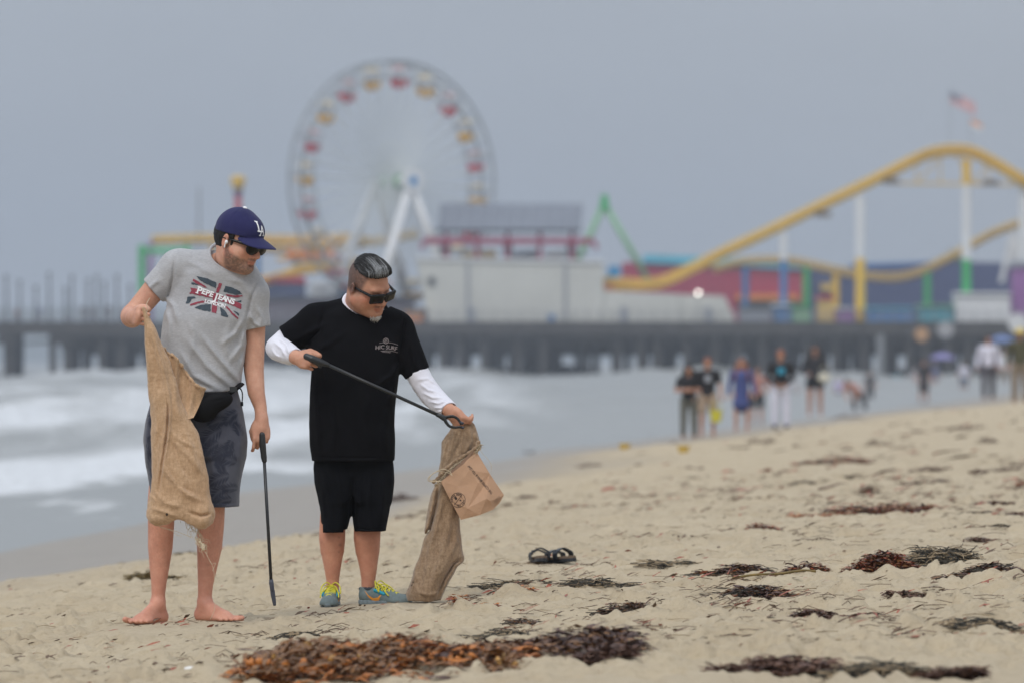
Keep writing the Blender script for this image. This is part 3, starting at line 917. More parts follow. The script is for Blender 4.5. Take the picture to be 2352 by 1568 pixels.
# ------------------------------------------------------------------ implicit surfaces for bodies and cloth
f32 = np.float32
def _n3(x, y, z): return np.sqrt(x*x+y*y+z*z)
def _rc(P, a, b, ra, rb):
    ab = (b-a).astype(f32); L2 = f32(max(float(ab@ab), 1e-12))
    x = P[..., 0]-f32(a[0]); y = P[..., 1]-f32(a[1]); z = P[..., 2]-f32(a[2])
    t = np.clip((x*ab[0]+y*ab[1]+z*ab[2])/L2, f32(0), f32(1))
    return _n3(x-t*ab[0], y-t*ab[1], z-t*ab[2])-(f32(ra)+f32(rb-ra)*t)
def _rot(fwd, up):
    """rows = local axes x, y(forward), z(up)"""
    f = np.array(fwd, float); f /= np.linalg.norm(f)
    u = np.array(up, float); u = u-f*(u@f); u /= np.linalg.norm(u)
    return np.stack([np.cross(f, u), f, u])

class Sdf:
    def __init__(s): s.ops = []
    def _a(s, mode, fn, c, R, k): s.ops.append((mode, fn, np.array(c, float), R, k)); return s
    def cone(s, a, b, ra, rb=None, k=0.0, mode='u'):
        a = np.array(a, float); b = np.array(b, float); rb = ra if rb is None else rb
        return s._a(mode, lambda P: _rc(P, a, b, ra, rb), (a+b)/2, np.linalg.norm(b-a)/2+max(ra, rb), k)
    def chain(s, pts, rs, k=0.0, mode='u', k0=None):
        """one limb: tapered segments joined without swelling at the joints, then blended in as a whole"""
        pts = [np.array(p, float) for p in pts]
        c = sum(pts)/len(pts); R = max(np.linalg.norm(p-c)+r_ for p, r_ in zip(pts, rs))
        def f(P):
            d = None
            for i in range(len(pts)-1):
                v = _rc(P, pts[i], pts[i+1], rs[i], rs[i+1])
                d = v if d is None else np.minimum(d, v)
            return d
        return s._a(mode, f, c, R, (k if k0 is None else k0))
    def ell(s, c, r, R=None, k=0.0, mode='u'):
        c = np.array(c, float); r = np.array(r, float)
        def fn(P):
            Q = P-c.astype(f32)
            if R is not None: Q = Q@R.T.astype(f32)
            x, y, z = Q[..., 0]/f32(r[0]), Q[..., 1]/f32(r[1]), Q[..., 2]/f32(r[2])
            k0 = _n3(x, y, z); k1 = _n3(x/f32(r[0]), y/f32(r[1]), z/f32(r[2]))
            return k0*(k0-1)/np.maximum(k1, f32(1e-9))
        return s._a(mode, fn, c, max(r), k)
    def box(s, c, h, R=None, rnd=0.005, k=0.0, mode='u'):
        c = np.array(c, float); h = np.array(h, float)
        def fn(P):
            Q = P-c
            if R is not None: Q = Q@R.T
            q = np.abs(Q)-(h-rnd)
            return np.linalg.norm(np.maximum(q, 0), axis=-1)+np.minimum(q.max(-1), 0)-rnd
        return s._a(mode, fn, c, float(np.linalg.norm(h)), k)
    def zloft(s, rows, n=2.4, k=0.0, mode='u', yb=0.0):
        """rows: (z, x_left, x_right, y_centre, half_depth) from the top down or bottom up"""
        rows = np.array(sorted(rows), float)
        rows[:, 3] += yb
        z = rows[:, 0]; cx = (rows[:, 1]+rows[:, 2])/2; ax = (rows[:, 2]-rows[:, 1])/2
        def fn(P):
            zz = np.clip(P[..., 2], z[0], z[-1])
            # smoothed interpolation
            def ip(v):
                e = 0.012
                return (np.interp(zz-e, z, v)+2*np.interp(zz, z, v)+np.interp(zz+e, z, v))/4
            a = ip(ax); b = ip(rows[:, 4]); x = P[..., 0]-ip(cx); y = P[..., 1]-ip(rows[:, 3])
            q = np.power(np.power(np.abs(x)/a, n)+np.power(np.abs(y)/b, n)+1e-9, 1/n)
            rr = np.sqrt(x*x+y*y)+1e-6
            d = rr*(1-1/np.maximum(q, f32(1e-3)))
            d = np.where(q < 0.3, -0.7*np.minimum(a, b), d)
            dz = np.maximum(z[0]-P[..., 2], P[..., 2]-z[-1])
            return np.where(dz > 0, np.sqrt(np.maximum(d, 0)**2+np.maximum(dz, 0)**2), np.maximum(d, dz))
        c = np.array([cx.mean(), rows[:, 3].mean(), (z[0]+z[-1])/2])
        return s._a(mode, fn, c, float(np.sqrt((ax.max()+abs(cx-cx.mean()).max())**2+rows[:, 4].max()**2+((z[-1]-z[0])/2)**2))+0.05, k)
    def plane(s, p, n, k=0.0):
        """keep the side the normal points away from"""
        p = np.array(p, float); n = np.array(n, float); n = n/np.linalg.norm(n)
        return s._a('i', lambda P: (P-p)@n, p, 1e3, k)
    def planecut(s, p, n, R, k=0.0):
        """cut off what lies beyond the plane, only within R of p"""
        p = np.array(p, float); n = np.array(n, float); n = n/np.linalg.norm(n)
        return s._a('s', lambda P: np.maximum(-((P-p)@n), np.linalg.norm(P-p, axis=-1)-R), p, R, k)
    def fn(s, f, c, R, k=0.0, mode='u'): return s._a(mode, f, c, R, k)
    def disp(s, f): return s._a('d', f, (0, 0, 0), 1e3, 0)
    def crease(s, pts, w, amp):
        """a soft ridge (amp > 0) or valley (amp < 0) along a poly-line"""
        pts = [np.array(p, float) for p in pts]
        c = sum(pts)/len(pts); R = max(np.linalg.norm(p-c) for p in pts)+3*w
        def f(P):
            d = 1e9; L = len(pts)-1; tt = 0
            for i in range(L):
                a, b = pts[i], pts[i+1]; ab = b-a
                t = np.clip(((P-a)@ab)/max(float(ab@ab), 1e-12), 0, 1)
                di = np.linalg.norm(P-a-t[..., None]*ab, axis=-1)
                tt = np.where(di < d, (i+t)/L, tt); d = np.minimum(d, di)
            return -amp*np.exp(-(d/w)**2)*np.clip(np.minimum(tt, 1-tt)*4+0.15, 0, 1)
        s.ops.append(('c', f, c, R, 0)); return s
    def fold(s, pts, w, amp, ymax, squash=1.0):
        """a drape fold: ridge along a line drawn on the front of the cloth, whatever its depth there"""
        pts = [np.array([p[0], 0, p[2]], float) for p in pts]
        n = len(pts)-1
        c = sum(pts)/len(pts); R = max(np.linalg.norm(p-c) for p in pts)+3*w
        def f(P):
            X = P[..., 0]; Z = P[..., 2]
            d = None
            for i in range(n):
                a, b = pts[i], pts[i+1]; ax, az = f32(b[0]-a[0]), f32(b[2]-a[2])
                x = X-f32(a[0]); z = Z-f32(a[2])
                t = np.clip((x*ax+z*az)/max(float(ax*ax+az*az), 1e-12), f32(0), f32(1))
                di = (x-t*ax)**2+(z-t*az)**2; ti = (t+f32(i))/f32(n)
                if d is None: d = di; tt = ti
                else:
                    tt = np.where(di < d, ti, tt); d = np.minimum(d, di)
            return f32(-amp)*np.exp(-d/f32(w*w))*np.clip(np.minimum(tt, 1-tt)*f32(3.5)+f32(0.10), 0, 1)*sstep(ymax, ymax-0.05, P[..., 1])
        s.ops.append(('c', f, np.array([c[0], ymax-0.12, c[2]]), math.hypot(R, 0.12), 0)); return s
    def __call__(s, P, bc=None, br=None):
        """P (B, n, 3); bc block centres, br block radius for culling"""
        P = P.astype(f32); d = np.full(P.shape[:-1], 9.0, dtype=f32)
        for mode, fn, c, R, k in s.ops:
            if bc is not None and R < 100:
                idx = np.nonzero(((bc-c)**2).sum(-1) < (R+br+k+0.03)**2)[0]
                if len(idx) == 0: continue
                Pi = P[idx]; di = d[idx]
            else:
                idx = None; Pi = P; di = d
            v = fn(Pi)
            if mode == 'u':
                if k > 0:
                    h = np.clip(0.5+0.5*(di-v)/k, 0, 1); di = di+(v-di)*h-k*h*(1-h)
                else: di = np.minimum(di, v)
            elif mode == 's':
                v = -v
                if k > 0:
                    h = np.clip(0.5-0.5*(di-v)/k, 0, 1); di = di+(v-di)*h+k*h*(1-h)
                else: di = np.maximum(di, v)
            elif mode == 'i':
                if k > 0:
                    h = np.clip(0.5-0.5*(di-v)/k, 0, 1); di = di+(v-di)*h+k*h*(1-h)
                else: di = np.maximum(di, v)
            else:
                di = di+v
            if idx is None: d = di
            else: d[idx] = di
        return d

def polygonise(sdf, lo, hi, h, relax=1):
    """surface nets on a sparse set of 8-cell blocks"""
    lo = np.array(lo, float); hi = np.array(hi, float); bs = 8*h
    nb = np.ceil((hi-lo)/bs).astype(int)
    g = np.stack(np.meshgrid(*[np.arange(k) for k in nb], indexing='ij'), -1).reshape(-1, 3)
    bc = lo+(g+0.5)*bs
    br = bs*math.sqrt(3)/2
    dc = np.concatenate([sdf(bc[i:i+4096][:, None, :], bc[i:i+4096], 0.30)[:, 0] for i in range(0, len(bc), 4096)])
    g = g[np.abs(dc) < br*1.5+0.010]
    o = np.arange(9)
    off = np.stack(np.meshgrid(o, o, o, indexing='ij'), -1).reshape(-1, 3)
    vk = []; vp = []; quads = []
    N = (nb*8+2).astype(np.int64)
    key = lambda I: (I[..., 0]*N[1]+I[..., 1])*N[2]+I[..., 2]
    corners = np.array([[a, b, c] for a in (0, 1) for b in (0, 1) for c in (0, 1)])
    edges = [(i, j) for i in range(8) for j in range(i+1, 8) if np.abs(corners[i]-corners[j]).sum() == 1]
    for s0 in range(0, len(g), 512):
        gg = g[s0:s0+512]
        I = gg[:, None, :]*8+off[None]
        P = lo+I*h
        D = sdf(P, lo+(gg+0.5)*bs, br).reshape(-1, 9, 9, 9)
        D = np.where(np.abs(D) < 1e-9, 1e-9, D)
        cd = np.stack([D[:, a:a+8, b:b+8, c:c+8] for a, b, c in corners], -1)
        act = (cd.min(-1) < 0) & (cd.max(-1) > 0)
        w = np.argwhere(act)
        if len(w) == 0: continue
        v = cd[act]
        acc = np.zeros((len(w), 3)); cnt = np.zeros(len(w))
        for i, j in edges:
            m = (v[:, i] < 0) != (v[:, j] < 0)
            t = np.where(m, v[:, i]/np.where(m, v[:, i]-v[:, j], 1), 0)
            acc += np.where(m[:, None], corners[i]+(corners[j]-corners[i])*t[:, None], 0); cnt += m
        cell = gg[w[:, 0]]*8+w[:, 1:]
        vk.append(key(cell)); vp.append(lo+(cell+acc/cnt[:, None])*h)
        for ax in range(3):
            sl0 = D[:, :8, :8, :8]
            sl1 = [D[:, 1:9, :8, :8], D[:, :8, 1:9, :8], D[:, :8, :8, 1:9]][ax]
            cr = np.argwhere((sl0 < 0) != (sl1 < 0))
            if len(cr) == 0: continue
            neg = sl0[tuple(cr.T)] < 0
            c0 = gg[cr[:, 0]]*8+cr[:, 1:]
            u, w_ = (ax+1) % 3, (ax+2) % 3
            eu = np.zeros(3, int); eu[u] = 1; ew = np.zeros(3, int); ew[w_] = 1
            q = np.stack([key(c0-eu-ew), key(c0-ew), key(c0), key(c0-eu)], -1)
            q[~neg] = q[~neg][:, ::-1]
            quads.append(q)
    K = np.concatenate(vk); V = np.concatenate(vp); Q = np.concatenate(quads)
    order = np.argsort(K); K = K[order]; V = V[order]
    idx = np.searchsorted(K, Q); idx = np.clip(idx, 0, len(K)-1)
    ok = (K[idx] == Q).all(-1)
    F = idx[ok]
    for _ in range(relax):
        ii = np.concatenate([F[:, a] for a in (0, 1, 2, 3)]*1+[F[:, b] for b in (1, 2, 3, 0)])
        jj = np.concatenate([F[:, b] for b in (1, 2, 3, 0)]+[F[:, a] for a in (0, 1, 2, 3)])
        cnt = np.bincount(ii, minlength=len(V))
        acc = np.stack([np.bincount(ii, V[jj, k], minlength=len(V)) for k in range(3)], -1)
        V = np.where(cnt[:, None] > 0, V*0.45+0.55*acc/np.maximum(cnt, 1)[:, None], V)
    return V, F

def solid(name, sdf, lo, hi, h, m, parent, colf=None, relax=1, offset=None):
    V, F = polygonise(sdf, lo, hi, h, relax)
    cols = colf(V) if colf is not None else None
    if offset is not None: V = V-np.array(offset)
    return np_mesh(name, V, F, m, parent, cols=cols)

def hand(s, W, X, Y, Z, curls=(50, 60, 40), sc_=1.0, spread=0.0, thumb=None, k=0.006, pinch=None):
    """W wrist, X towards the thumb side, Y towards the fingers, Z out of the back of the hand"""
    W = np.array(W, float); X, Y, Z = [np.array(a, float)/np.linalg.norm(a) for a in (X, Y, Z)]
    Y = Y-X*(X@Y); Y /= np.linalg.norm(Y); Z = Z-X*(X@Z)-Y*(Y@Z); Z /= np.linalg.norm(Z)
    L = lambda x, y, z: W+(X*x+Y*y+Z*z)*sc_
    R = np.stack([X, Y, Z])
    s.ell(L(0.0, 0.05, 0.0), np.array([0.042, 0.054, 0.017])*sc_, R, k=0.02)
    s.cone(L(0, -0.01, 0), L(0.0, 0.03, 0), 0.024*sc_, 0.025*sc_, k=0.02)
    s.ell(L(0.025, 0.03, -0.010), np.array([0.017, 0.030, 0.015])*sc_, R, k=0.015)
    base = [(0.031, 0.086, .0090), (0.0105, 0.092, .0093), (-0.0105, 0.088, .0088), (-0.030, 0.079, .0078)]
    lens = [(0.041, 0.024, 0.019), (0.045, 0.028, 0.020), (0.041, 0.026, 0.019), (0.032, 0.020, 0.017)]
    for i, ((bx, by, r), ls) in enumerate(zip(base, lens)):
        cu = curls[i] if isinstance(curls[0], (tuple, list)) else curls
        p = L(bx*0.9, by-0.03, 0.002); q = L(bx, by-0.006, 0.003)
        s.cone(p, q, r*0.95*sc_, r*1.1*sc_, k=0.010)
        a = 0; cur = q
        side = spread*(1.5-i)
        for j in range(3):
            a += math.radians(cu[j])
            d = Y*math.cos(a)-Z*math.sin(a)+X*math.sin(math.radians(side))
            d /= np.linalg.norm(d)
            nxt = cur+d*ls[j]*sc_
            s.cone(cur, nxt, r*(1.05-0.08*j)*sc_, r*(0.97-0.10*j)*sc_, k=0.003)
            cur = nxt
    t = thumb or [(0.026, 0.022, -0.006), (0.050, 0.048, -0.022), (0.050, 0.078, -0.034), (0.040, 0.098, -0.040)]
    s.chain([L(*p) for p in t], [0.014*sc_, 0.0125*sc_, 0.0108*sc_, 0.0085*sc_], k=0.006, k0=0.015)
    return s

def head_ops(s, C, R, scl=1.0, fat=0.0, neckk=0.02):
    """C centre of the head at ear height; R rows = head axes x, y forward, z up"""
    C = np.array(C, float)
    L = lambda x, y, z: C+(np.array([x*(1+fat*0.07), y, z])*scl)@R
    r_ = lambda *a: np.array(a)*scl
    s.ell(L(0, -0.014, 0.032), r_(.076, .096, .093), R, k=0.02)
    s.ell(L(0, 0.034, -0.022), r_(.061+.012*fat, .060, .080), R, k=0.03)
    for sx in (-1, 1):
        s.cone(L(sx*.049, .006, -.055), L(sx*.016, .072, -.094), (.021+.014*fat)*scl, .017*scl, k=0.03)
        s.ell(L(sx*.036, .060, -.026), r_(.024+.008*fat, .022, .024), R, k=0.022)
    s.ell(L(0, .076, -.093), r_(.021, .017, .017), R, k=0.018)
    if fat > 0:
        s.ell(L(0, .035, -.094), r_(.052, .052, .030), R, k=0.03)
        for sx in (-1, 1):
            s.ell(L(sx*.050, .026, -.048), r_(.029, .042, .038), R, k=0.03)
        s.ell(L(0, -.01, -.085), r_(.062, .060, .045), R, k=0.03)
    s.ell(L(0, .076, .024), r_(.050, .017, .013), R, k=0.016)
    for sx in (-1, 1):
        s.ell(L(sx*.031, .098, -.002), r_(.019, .014, .013), R, k=0.014, mode='s')
        s.ell(L(sx*.031, .079, -.004), r_(.014, .013, .011), R, k=0.004)
    s.cone(L(0, .086, .010), L(0, .113, -.032), .0085*scl, .0125*scl, k=0.012)
    for sx in (-1, 1):
        s.ell(L(sx*.0135, .100, -.037), r_(.0085, .012, .0085), R, k=0.006)
        s.ell(L(sx*.006, .108, -.045), r_(.003, .005, .004), R, k=0.003, mode='s')
    s.ell(L(0, .087, -.053), r_(.022, .012, .011), R, k=0.012)
    s.ell(L(0, .0955, -.0605), r_(.023, .008, .0050), R, k=0.004)
    s.ell(L(0, .0935, -.0710), r_(.019, .0085, .0058), R, k=0.004)
    s.ell(L(0, .104, -.0657), r_(.024, .010, .0016), R, k=0.003, mode='s')
    s.ell(L(0, .092, -.0805), r_(.016, .007, .004), R, k=0.006, mode='s')
    for sx in (-1, 1):
        Rr = _rot(R[1]*0.95+R[0]*sx*0.30+R[2]*-0.15, R[2]+R[1]*-0.15)
        c = L(sx*.080, -.008, -.004)
        s.ell(c, r_(.0085, .019, .032), Rr, k=0.006)
        s.ell(c+(R[0]*sx*.0085+R[1]*.003+R[2]*.004)*scl, r_(.005, .011, .021), Rr, k=0.003, mode='s')
        s.ell(c+(R[0]*sx*.002+R[1]*.013-R[2]*.004)*scl, r_(.006, .005, .008), Rr, k=0.003)
    return L

def skin_mat(name, c, tint=True):
    m = bpy.data.materials.new(name)
    t, b = nodes_of(m)
    n = noise_node(t, 14, 5, 0.6)
    n2 = noise_node(t, 90, 3, 0.6)
    cc = mixc(t, maprange(t, n.outputs['Fac'], 0.3, 0.7, 0, 1), (c[0]*0.84, c[1]*0.76, c[2]*0.74), tuple(min(1, x*1.13) for x in c))
    cc = mixc(t, maprange(t, n2.outputs['Fac'], 0.4, 0.7, 0, 0.42), cc, (c[0]*0.95, c[1]*0.72, c[2]*0.66))
    a = t.nodes.new('ShaderNodeVertexColor'); a.layer_name = 'tint'
    cc = mixc(t, 1.0, cc, a.outputs['Color'], 'MULTIPLY')
    t.links.new(cc, b.inputs['Base Color'])
    b.inputs['Roughness'].default_value = 0.6
    b.inputs['Subsurface Weight'].default_value = 0.05
    b.inputs['Subsurface Radius'].default_value = (0.012, 0.004, 0.002)
    b.inputs['Subsurface Scale'].default_value = 0.6
    bn = t.nodes.new('ShaderNodeBump'); bn.inputs['Distance'].default_value = 0.002; bn.inputs['Strength'].default_value = 0.3
    t.links.new(n2.outputs['Fac'], bn.inputs['Height']); t.links.new(bn.outputs[0], b.inputs['Normal'])
    return m

def cloth_mat(name, c, c2, weave=900, var_scale=5, melange=None, rough=0.9, sheen=0.25, bump=0.25):
    """melange: (scale vector, strength) short dyed streaks as in heather grey jersey"""
    m = bpy.data.materials.new(name)
    t, b = nodes_of(m)
    n = noise_node(t, var_scale, 4, 0.6)
    cc = mixc(t, maprange(t, n.outputs['Fac'], 0.35, 0.65, 0, 1), c, c2)
    if melange:
        n3 = noise_node(t, melange[0], 4, 0.75, stretch=melange[1])
        cc = mixc(t, maprange(t, n3.outputs['Fac'], 0.40, 0.62, melange[2], 0), cc, melange[3])
    t.links.new(cc, b.inputs['Base Color'])
    b.inputs['Roughness'].default_value = rough
    b.inputs['Specular IOR Level'].default_value = 0.2 if sheen > 0 else 0.08
    b.inputs['Sheen Weight'].default_value = sheen
    n2 = noise_node(t, weave, 2, 0.5)
    n4 = noise_node(t, 60, 4, 0.6)
    ad = t.nodes.new('ShaderNodeMath'); ad.operation = 'ADD'
    t.links.new(n4.outputs['Fac'], ad.inputs[0]); t.links.new(maprange(t, n2.outputs['Fac'], 0, 1, 0, 0.5), ad.inputs[1])
    bn = t.nodes.new('ShaderNodeBump'); bn.inputs['Distance'].default_value = 0.004; bn.inputs['Strength'].default_value = bump
    t.links.new(ad.outputs[0], bn.inputs['Height']); t.links.new(bn.outputs[0], b.inputs['Normal'])
    return m

def burlap_mat(name, c, c2, dark):
    m = bpy.data.materials.new(name)
    t, b = nodes_of(m)
    n = noise_node(t, 5, 5, 0.65)
    cc = mixc(t, maprange(t, n.outputs['Fac'], 0.3, 0.7, 0, 1), c, c2)
    n3 = noise_node(t, 95, 5, 0.8, stretch=(1, 1, 0.35))
    n5 = noise_node(t, 110, 5, 0.8, stretch=(0.35, 1, 1))
    cc = mixc(t, maprange(t, n3.outputs['Fac'], 0.40, 0.62, 0.55, 0.0), cc, dark)
    cc = mixc(t, maprange(t, n5.outputs['Fac'], 0.40, 0.60, 0.40, 0.0), cc, dark)
    t.links.new(cc, b.inputs['Base Color'])
    b.inputs['Roughness'].default_value = 0.95; b.inputs['Specular IOR Level'].default_value = 0.15
    b.inputs['Sheen Weight'].default_value = 0.3
    n4 = noise_node(t, 45, 5, 0.7)
    ad = t.nodes.new('ShaderNodeMath'); ad.operation = 'ADD'
    t.links.new(n4.outputs['Fac'], ad.inputs[0]); t.links.new(maprange(t, n5.outputs['Fac'], 0, 1, 0, 0.6), ad.inputs[1])
    bn = t.nodes.new('ShaderNodeBump'); bn.inputs['Distance'].default_value = 0.007; bn.inputs['Strength'].default_value = 0.55
    t.links.new(ad.outputs[0], bn.inputs['Height']); t.links.new(bn.outputs[0], b.inputs['Normal'])
    return m

# --- flat print laid on a garment: shapes drawn in (u, v), dropped on to the cloth
def text_mesh(txt, size, bold=0.0, shear=0.0, xscale=1.0):
    cu = bpy.data.curves.new('print', 'FONT'); cu.body = txt; cu.size = size; cu.offset = bold; cu.shear = shear
    cu.align_x = 'CENTER'; cu.align_y = 'CENTER'; cu.resolution_u = 3
    o = bpy.data.objects.new('print', cu); COL.objects.link(o)
    dg = bpy.context.evaluated_depsgraph_get()
    me = bpy.data.meshes.new_from_object(o.evaluated_get(dg))
    V = [(v.co.x*xscale, v.co.y) for v in me.vertices]; F = [tuple(p.vertices) for p in me.polygons]
    bpy.data.objects.remove(o); bpy.data.curves.remove(cu); bpy.data.meshes.remove(me)
    return V, F
def tess(V, F, maxlen):
    """split triangles until edges are short, so that the print can follow the folds"""
    V = list(V); out = []; tris = []
    for f in F:
        for i in range(1, len(f)-1): tris.append((f[0], f[i], f[i+1]))
    cache = {}
    def mid(a, b):
        k = (min(a, b), max(a, b))
        if k not in cache:
            V.append(((V[a][0]+V[b][0])/2, (V[a][1]+V[b][1])/2)); cache[k] = len(V)-1
        return cache[k]
    dd = lambda a, b: math.hypot(V[a][0]-V[b][0], V[a][1]-V[b][1])
    while tris:
        a, b, c = tris.pop()
        L = [dd(a, b), dd(b, c), dd(c, a)]
        m_ = max(L)
        if m_ < maxlen: out.append((a, b, c)); continue
        i = L.index(m_)
        if i == 0: m = mid(a, b); tris += [(a, m, c), (m, b, c)]
        elif i == 1: m = mid(b, c); tris += [(a, b, m), (a, m, c)]
        else: m = mid(c, a); tris += [(a, b, m), (m, b, c)]
    return V, out
def stamp(name, V, F, place, bvh, d, mat_, parent, lift=0.0025, maxlen=0.012, origin=(0, 0, 0)):
    V, F = tess(V, F, maxlen)
    pts = []; ok = []
    d = Vector(d).normalized()
    for (u, v) in V:
        p = place(u, v)
        loc, nrm, i_, ds = bvh.ray_cast(p, d)
        if loc is None: ok.append(False); pts.append((0, 0, 0)); continue
        ok.append(True); pts.append(tuple(loc-d*lift-Vector(origin)))
    F = [f for f in F if all(ok[i] for i in f)]
    mb = MB(); mb.add(pts, F)
    return mb.build(name, mat_, parent)
def bvh_of(o):
    me = o.data
    n = len(me.vertices); co = np.empty(n*3, dtype=np.float32); me.vertices.foreach_get('co', co)
    co = co.reshape(-1, 3)
    f = np.empty(len(me.polygons)*4, dtype=np.int32); me.polygons.foreach_get('vertices', f)
    return BVHTree.FromPolygons([tuple(map(float, c)) for c in co], [tuple(map(int, q)) for q in f.reshape(-1, 4)])
# ------------------------------------------------------------------ materials of the two men
Y1, Y2_ = 25.0, 26.6
def P1(px, py, dy=0.0):
    v = at(px, py, Y1); return np.array([v.x, Y1+dy, v.z])
def P2(px, py, dy=0.0):
    v = at(px, py, Y2_); return np.array([v.x, Y2_+dy, v.z])
M['skin1'] = skin_mat('light_skin', (0.60, 0.335, 0.232))
M['skin2'] = skin_mat('tan_skin', (0.54, 0.285, 0.185))
M['grey_tee'] = cloth_mat('heather_grey_jersey', (0.40, 0.40, 0.41), (0.47, 0.47, 0.48), melange=(75, (1, 1, 2.6), 0.40, (0.26, 0.262, 0.28)), bump=0.3)
M['black_tee'] = cloth_mat('black_jersey', (0.0038, 0.0038, 0.0050), (0.0062, 0.0062, 0.0078), sheen=0.0)
M['black_shorts'] = cloth_mat('black_shorts_cloth', (0.0036, 0.0040, 0.0056), (0.0065, 0.0070, 0.0090), sheen=0.0)
M['navy_shorts'] = cloth_mat('slate_navy_cloth', (0.066, 0.070, 0.095), (0.092, 0.096, 0.122))
M['leaf_print'] = cloth_mat('navy_leaf_print', (0.030, 0.034, 0.054), (0.042, 0.047, 0.070))
M['white_jersey'] = cloth_mat('white_jersey', (0.70, 0.69, 0.76), (0.78, 0.77, 0.83), bump=0.35)
M['cap_blue'] = cloth_mat('royal_navy_cap', (0.020, 0.021, 0.080), (0.030, 0.030, 0.105), sheen=0.1)
M['white_thread'] = mat('white_thread', (0.85, 0.85, 0.86), 0.7, 0.03)
M['print_white'] = mat('white_print', (0.86, 0.86, 0.88), 0.7, 0.03)
M['print_red'] = mat('dark_red_print', (0.27, 0.045, 0.070), 0.8, 0.25, 60)
M['print_navy'] = mat('slate_print', (0.045, 0.065, 0.085), 0.8, 0.25, 60)
M['print_taupe'] = mat('taupe_print', (0.30, 0.26, 0.26), 0.8, 0.1, 60)
M['gloss_black'] = mat('glossy_black', (0.004, 0.004, 0.005), 0.22, 0.05, spec=0.35)
M['lens_black'] = mat('dark_lens', (0.003, 0.0035, 0.003), 0.12, 0.05, spec=0.25)
M['soft_black'] = cloth_mat('black_nylon', (0.006, 0.006, 0.007), (0.010, 0.010, 0.0115), sheen=0.0, rough=0.6)
M['tool_black'] = mat('black_plastic', (0.018, 0.020, 0.022), 0.42, 0.15, 20)
M['tool_grey'] = mat('dark_grey_plastic', (0.05, 0.055, 0.075), 0.5, 0.15, 20)
M['hair_dark'] = mat('dark_brown_hair', (0.006, 0.005, 0.0045), 0.8, 0.3, 80, bump=0.4, bscale=250, bdist=0.003)
M['hair_black'] = mat('black_hair', (0.016, 0.015, 0.015), 0.62, 0.4, 90)
M['hair_grey'] = mat('grey_hair', (0.24, 0.25, 0.26), 0.6, 0.5, 160)
M['hair_white'] = mat('white_beard_hair', (0.66, 0.63, 0.60), 0.6, 0.2, 120)
M['earbud_white'] = mat('white_plastic', (0.82, 0.83, 0.84), 0.25, 0.03)
M['burlap1'] = burlap_mat('tan_burlap', (0.56, 0.365, 0.222), (0.67, 0.465, 0.300), (0.36, 0.22, 0.115))
M['burlap2'] = burlap_mat('brown_burlap', (0.33, 0.215, 0.130), (0.50, 0.36, 0.235), (0.17, 0.105, 0.060))
M['twine'] = mat('twine', (0.56, 0.46, 0.32), 0.9, 0.2, 60)
M['kraft'] = mat('kraft_paper', (0.46, 0.275, 0.165), 0.75, 0.07, 14, bump=0.15, bscale=30)
M['kraft_dark'] = mat('kraft_in_shade', (0.22, 0.13, 0.08), 0.8, 0.1, 14)  # kraft darkened to stand for the shade in the bag's mouth
M['ink'] = mat('brown_ink', (0.045, 0.028, 0.02), 0.7, 0.1)
M['shoe_grey'] = mat('shoe_mesh', (0.145, 0.185, 0.185), 0.75, 0.15, 60, bump=0.3, bscale=200, bdist=0.003)
M['shoe_sole'] = mat('shoe_sole', (0.17, 0.21, 0.23), 0.6, 0.2, 30)
M['shoe_dark'] = mat('shoe_lining', (0.04, 0.045, 0.055), 0.8, 0.15, 30)
M['lace_yellow'] = mat('yellow_lace', (0.66, 0.60, 0.035), 0.6, 0.1, 50)
M['shoe_cyan'] = mat('cyan_lace_panel', (0.02, 0.33, 0.47), 0.6, 0.1, 50)
M['swoosh_orange'] = mat('orange_swoosh', (0.72, 0.28, 0.03), 0.5, 0.05)

def foot(s, ankle, heel, d, L=0.25, w=0.045, big=1, k=0.02, lift=0.0):
    """bare foot: d is the unit direction heel to toes; big = +1/-1 for the side of the great toe"""
    d = np.array(d, float); d /= np.linalg.norm(d)
    sd = np.array([d[1], -d[0], 0])*big
    z = np.array([0, 0, 1.0]); h = np.array(heel, float)
    s.cone(h+z*0.004, np.array(ankle), 0.031, 0.031, k=k)
    s.cone(h, h+d*0.16+z*-0.002, 0.030, 0.026, k=k)
    s.cone(np.array(ankle)+d*0.015-z*0.012, h+d*0.165+sd*0.012-z*0.003, 0.030, 0.020, k=k)
    R = np.stack([sd, d, z])
    s.ell(h+d*(L*0.66)-z*0.008, (w, 0.055, 0.021), R, k=0.02)
    for i in range(5):
        o = (2-i)*w*0.42
        r = 0.0135 if i == 0 else 0.0095-0.0006*i
        a = h+d*(L*0.80-0.006*i)+sd*o-z*0.010
        b = h+d*(L*(0.97-0.035*i))+sd*(o*1.1)-z*(0.014-0.006*(i == 0))+z*lift*(1.3 if i == 0 else 0.6)
        s.cone(a, b, r, r*0.95, k=0.006)
    return s

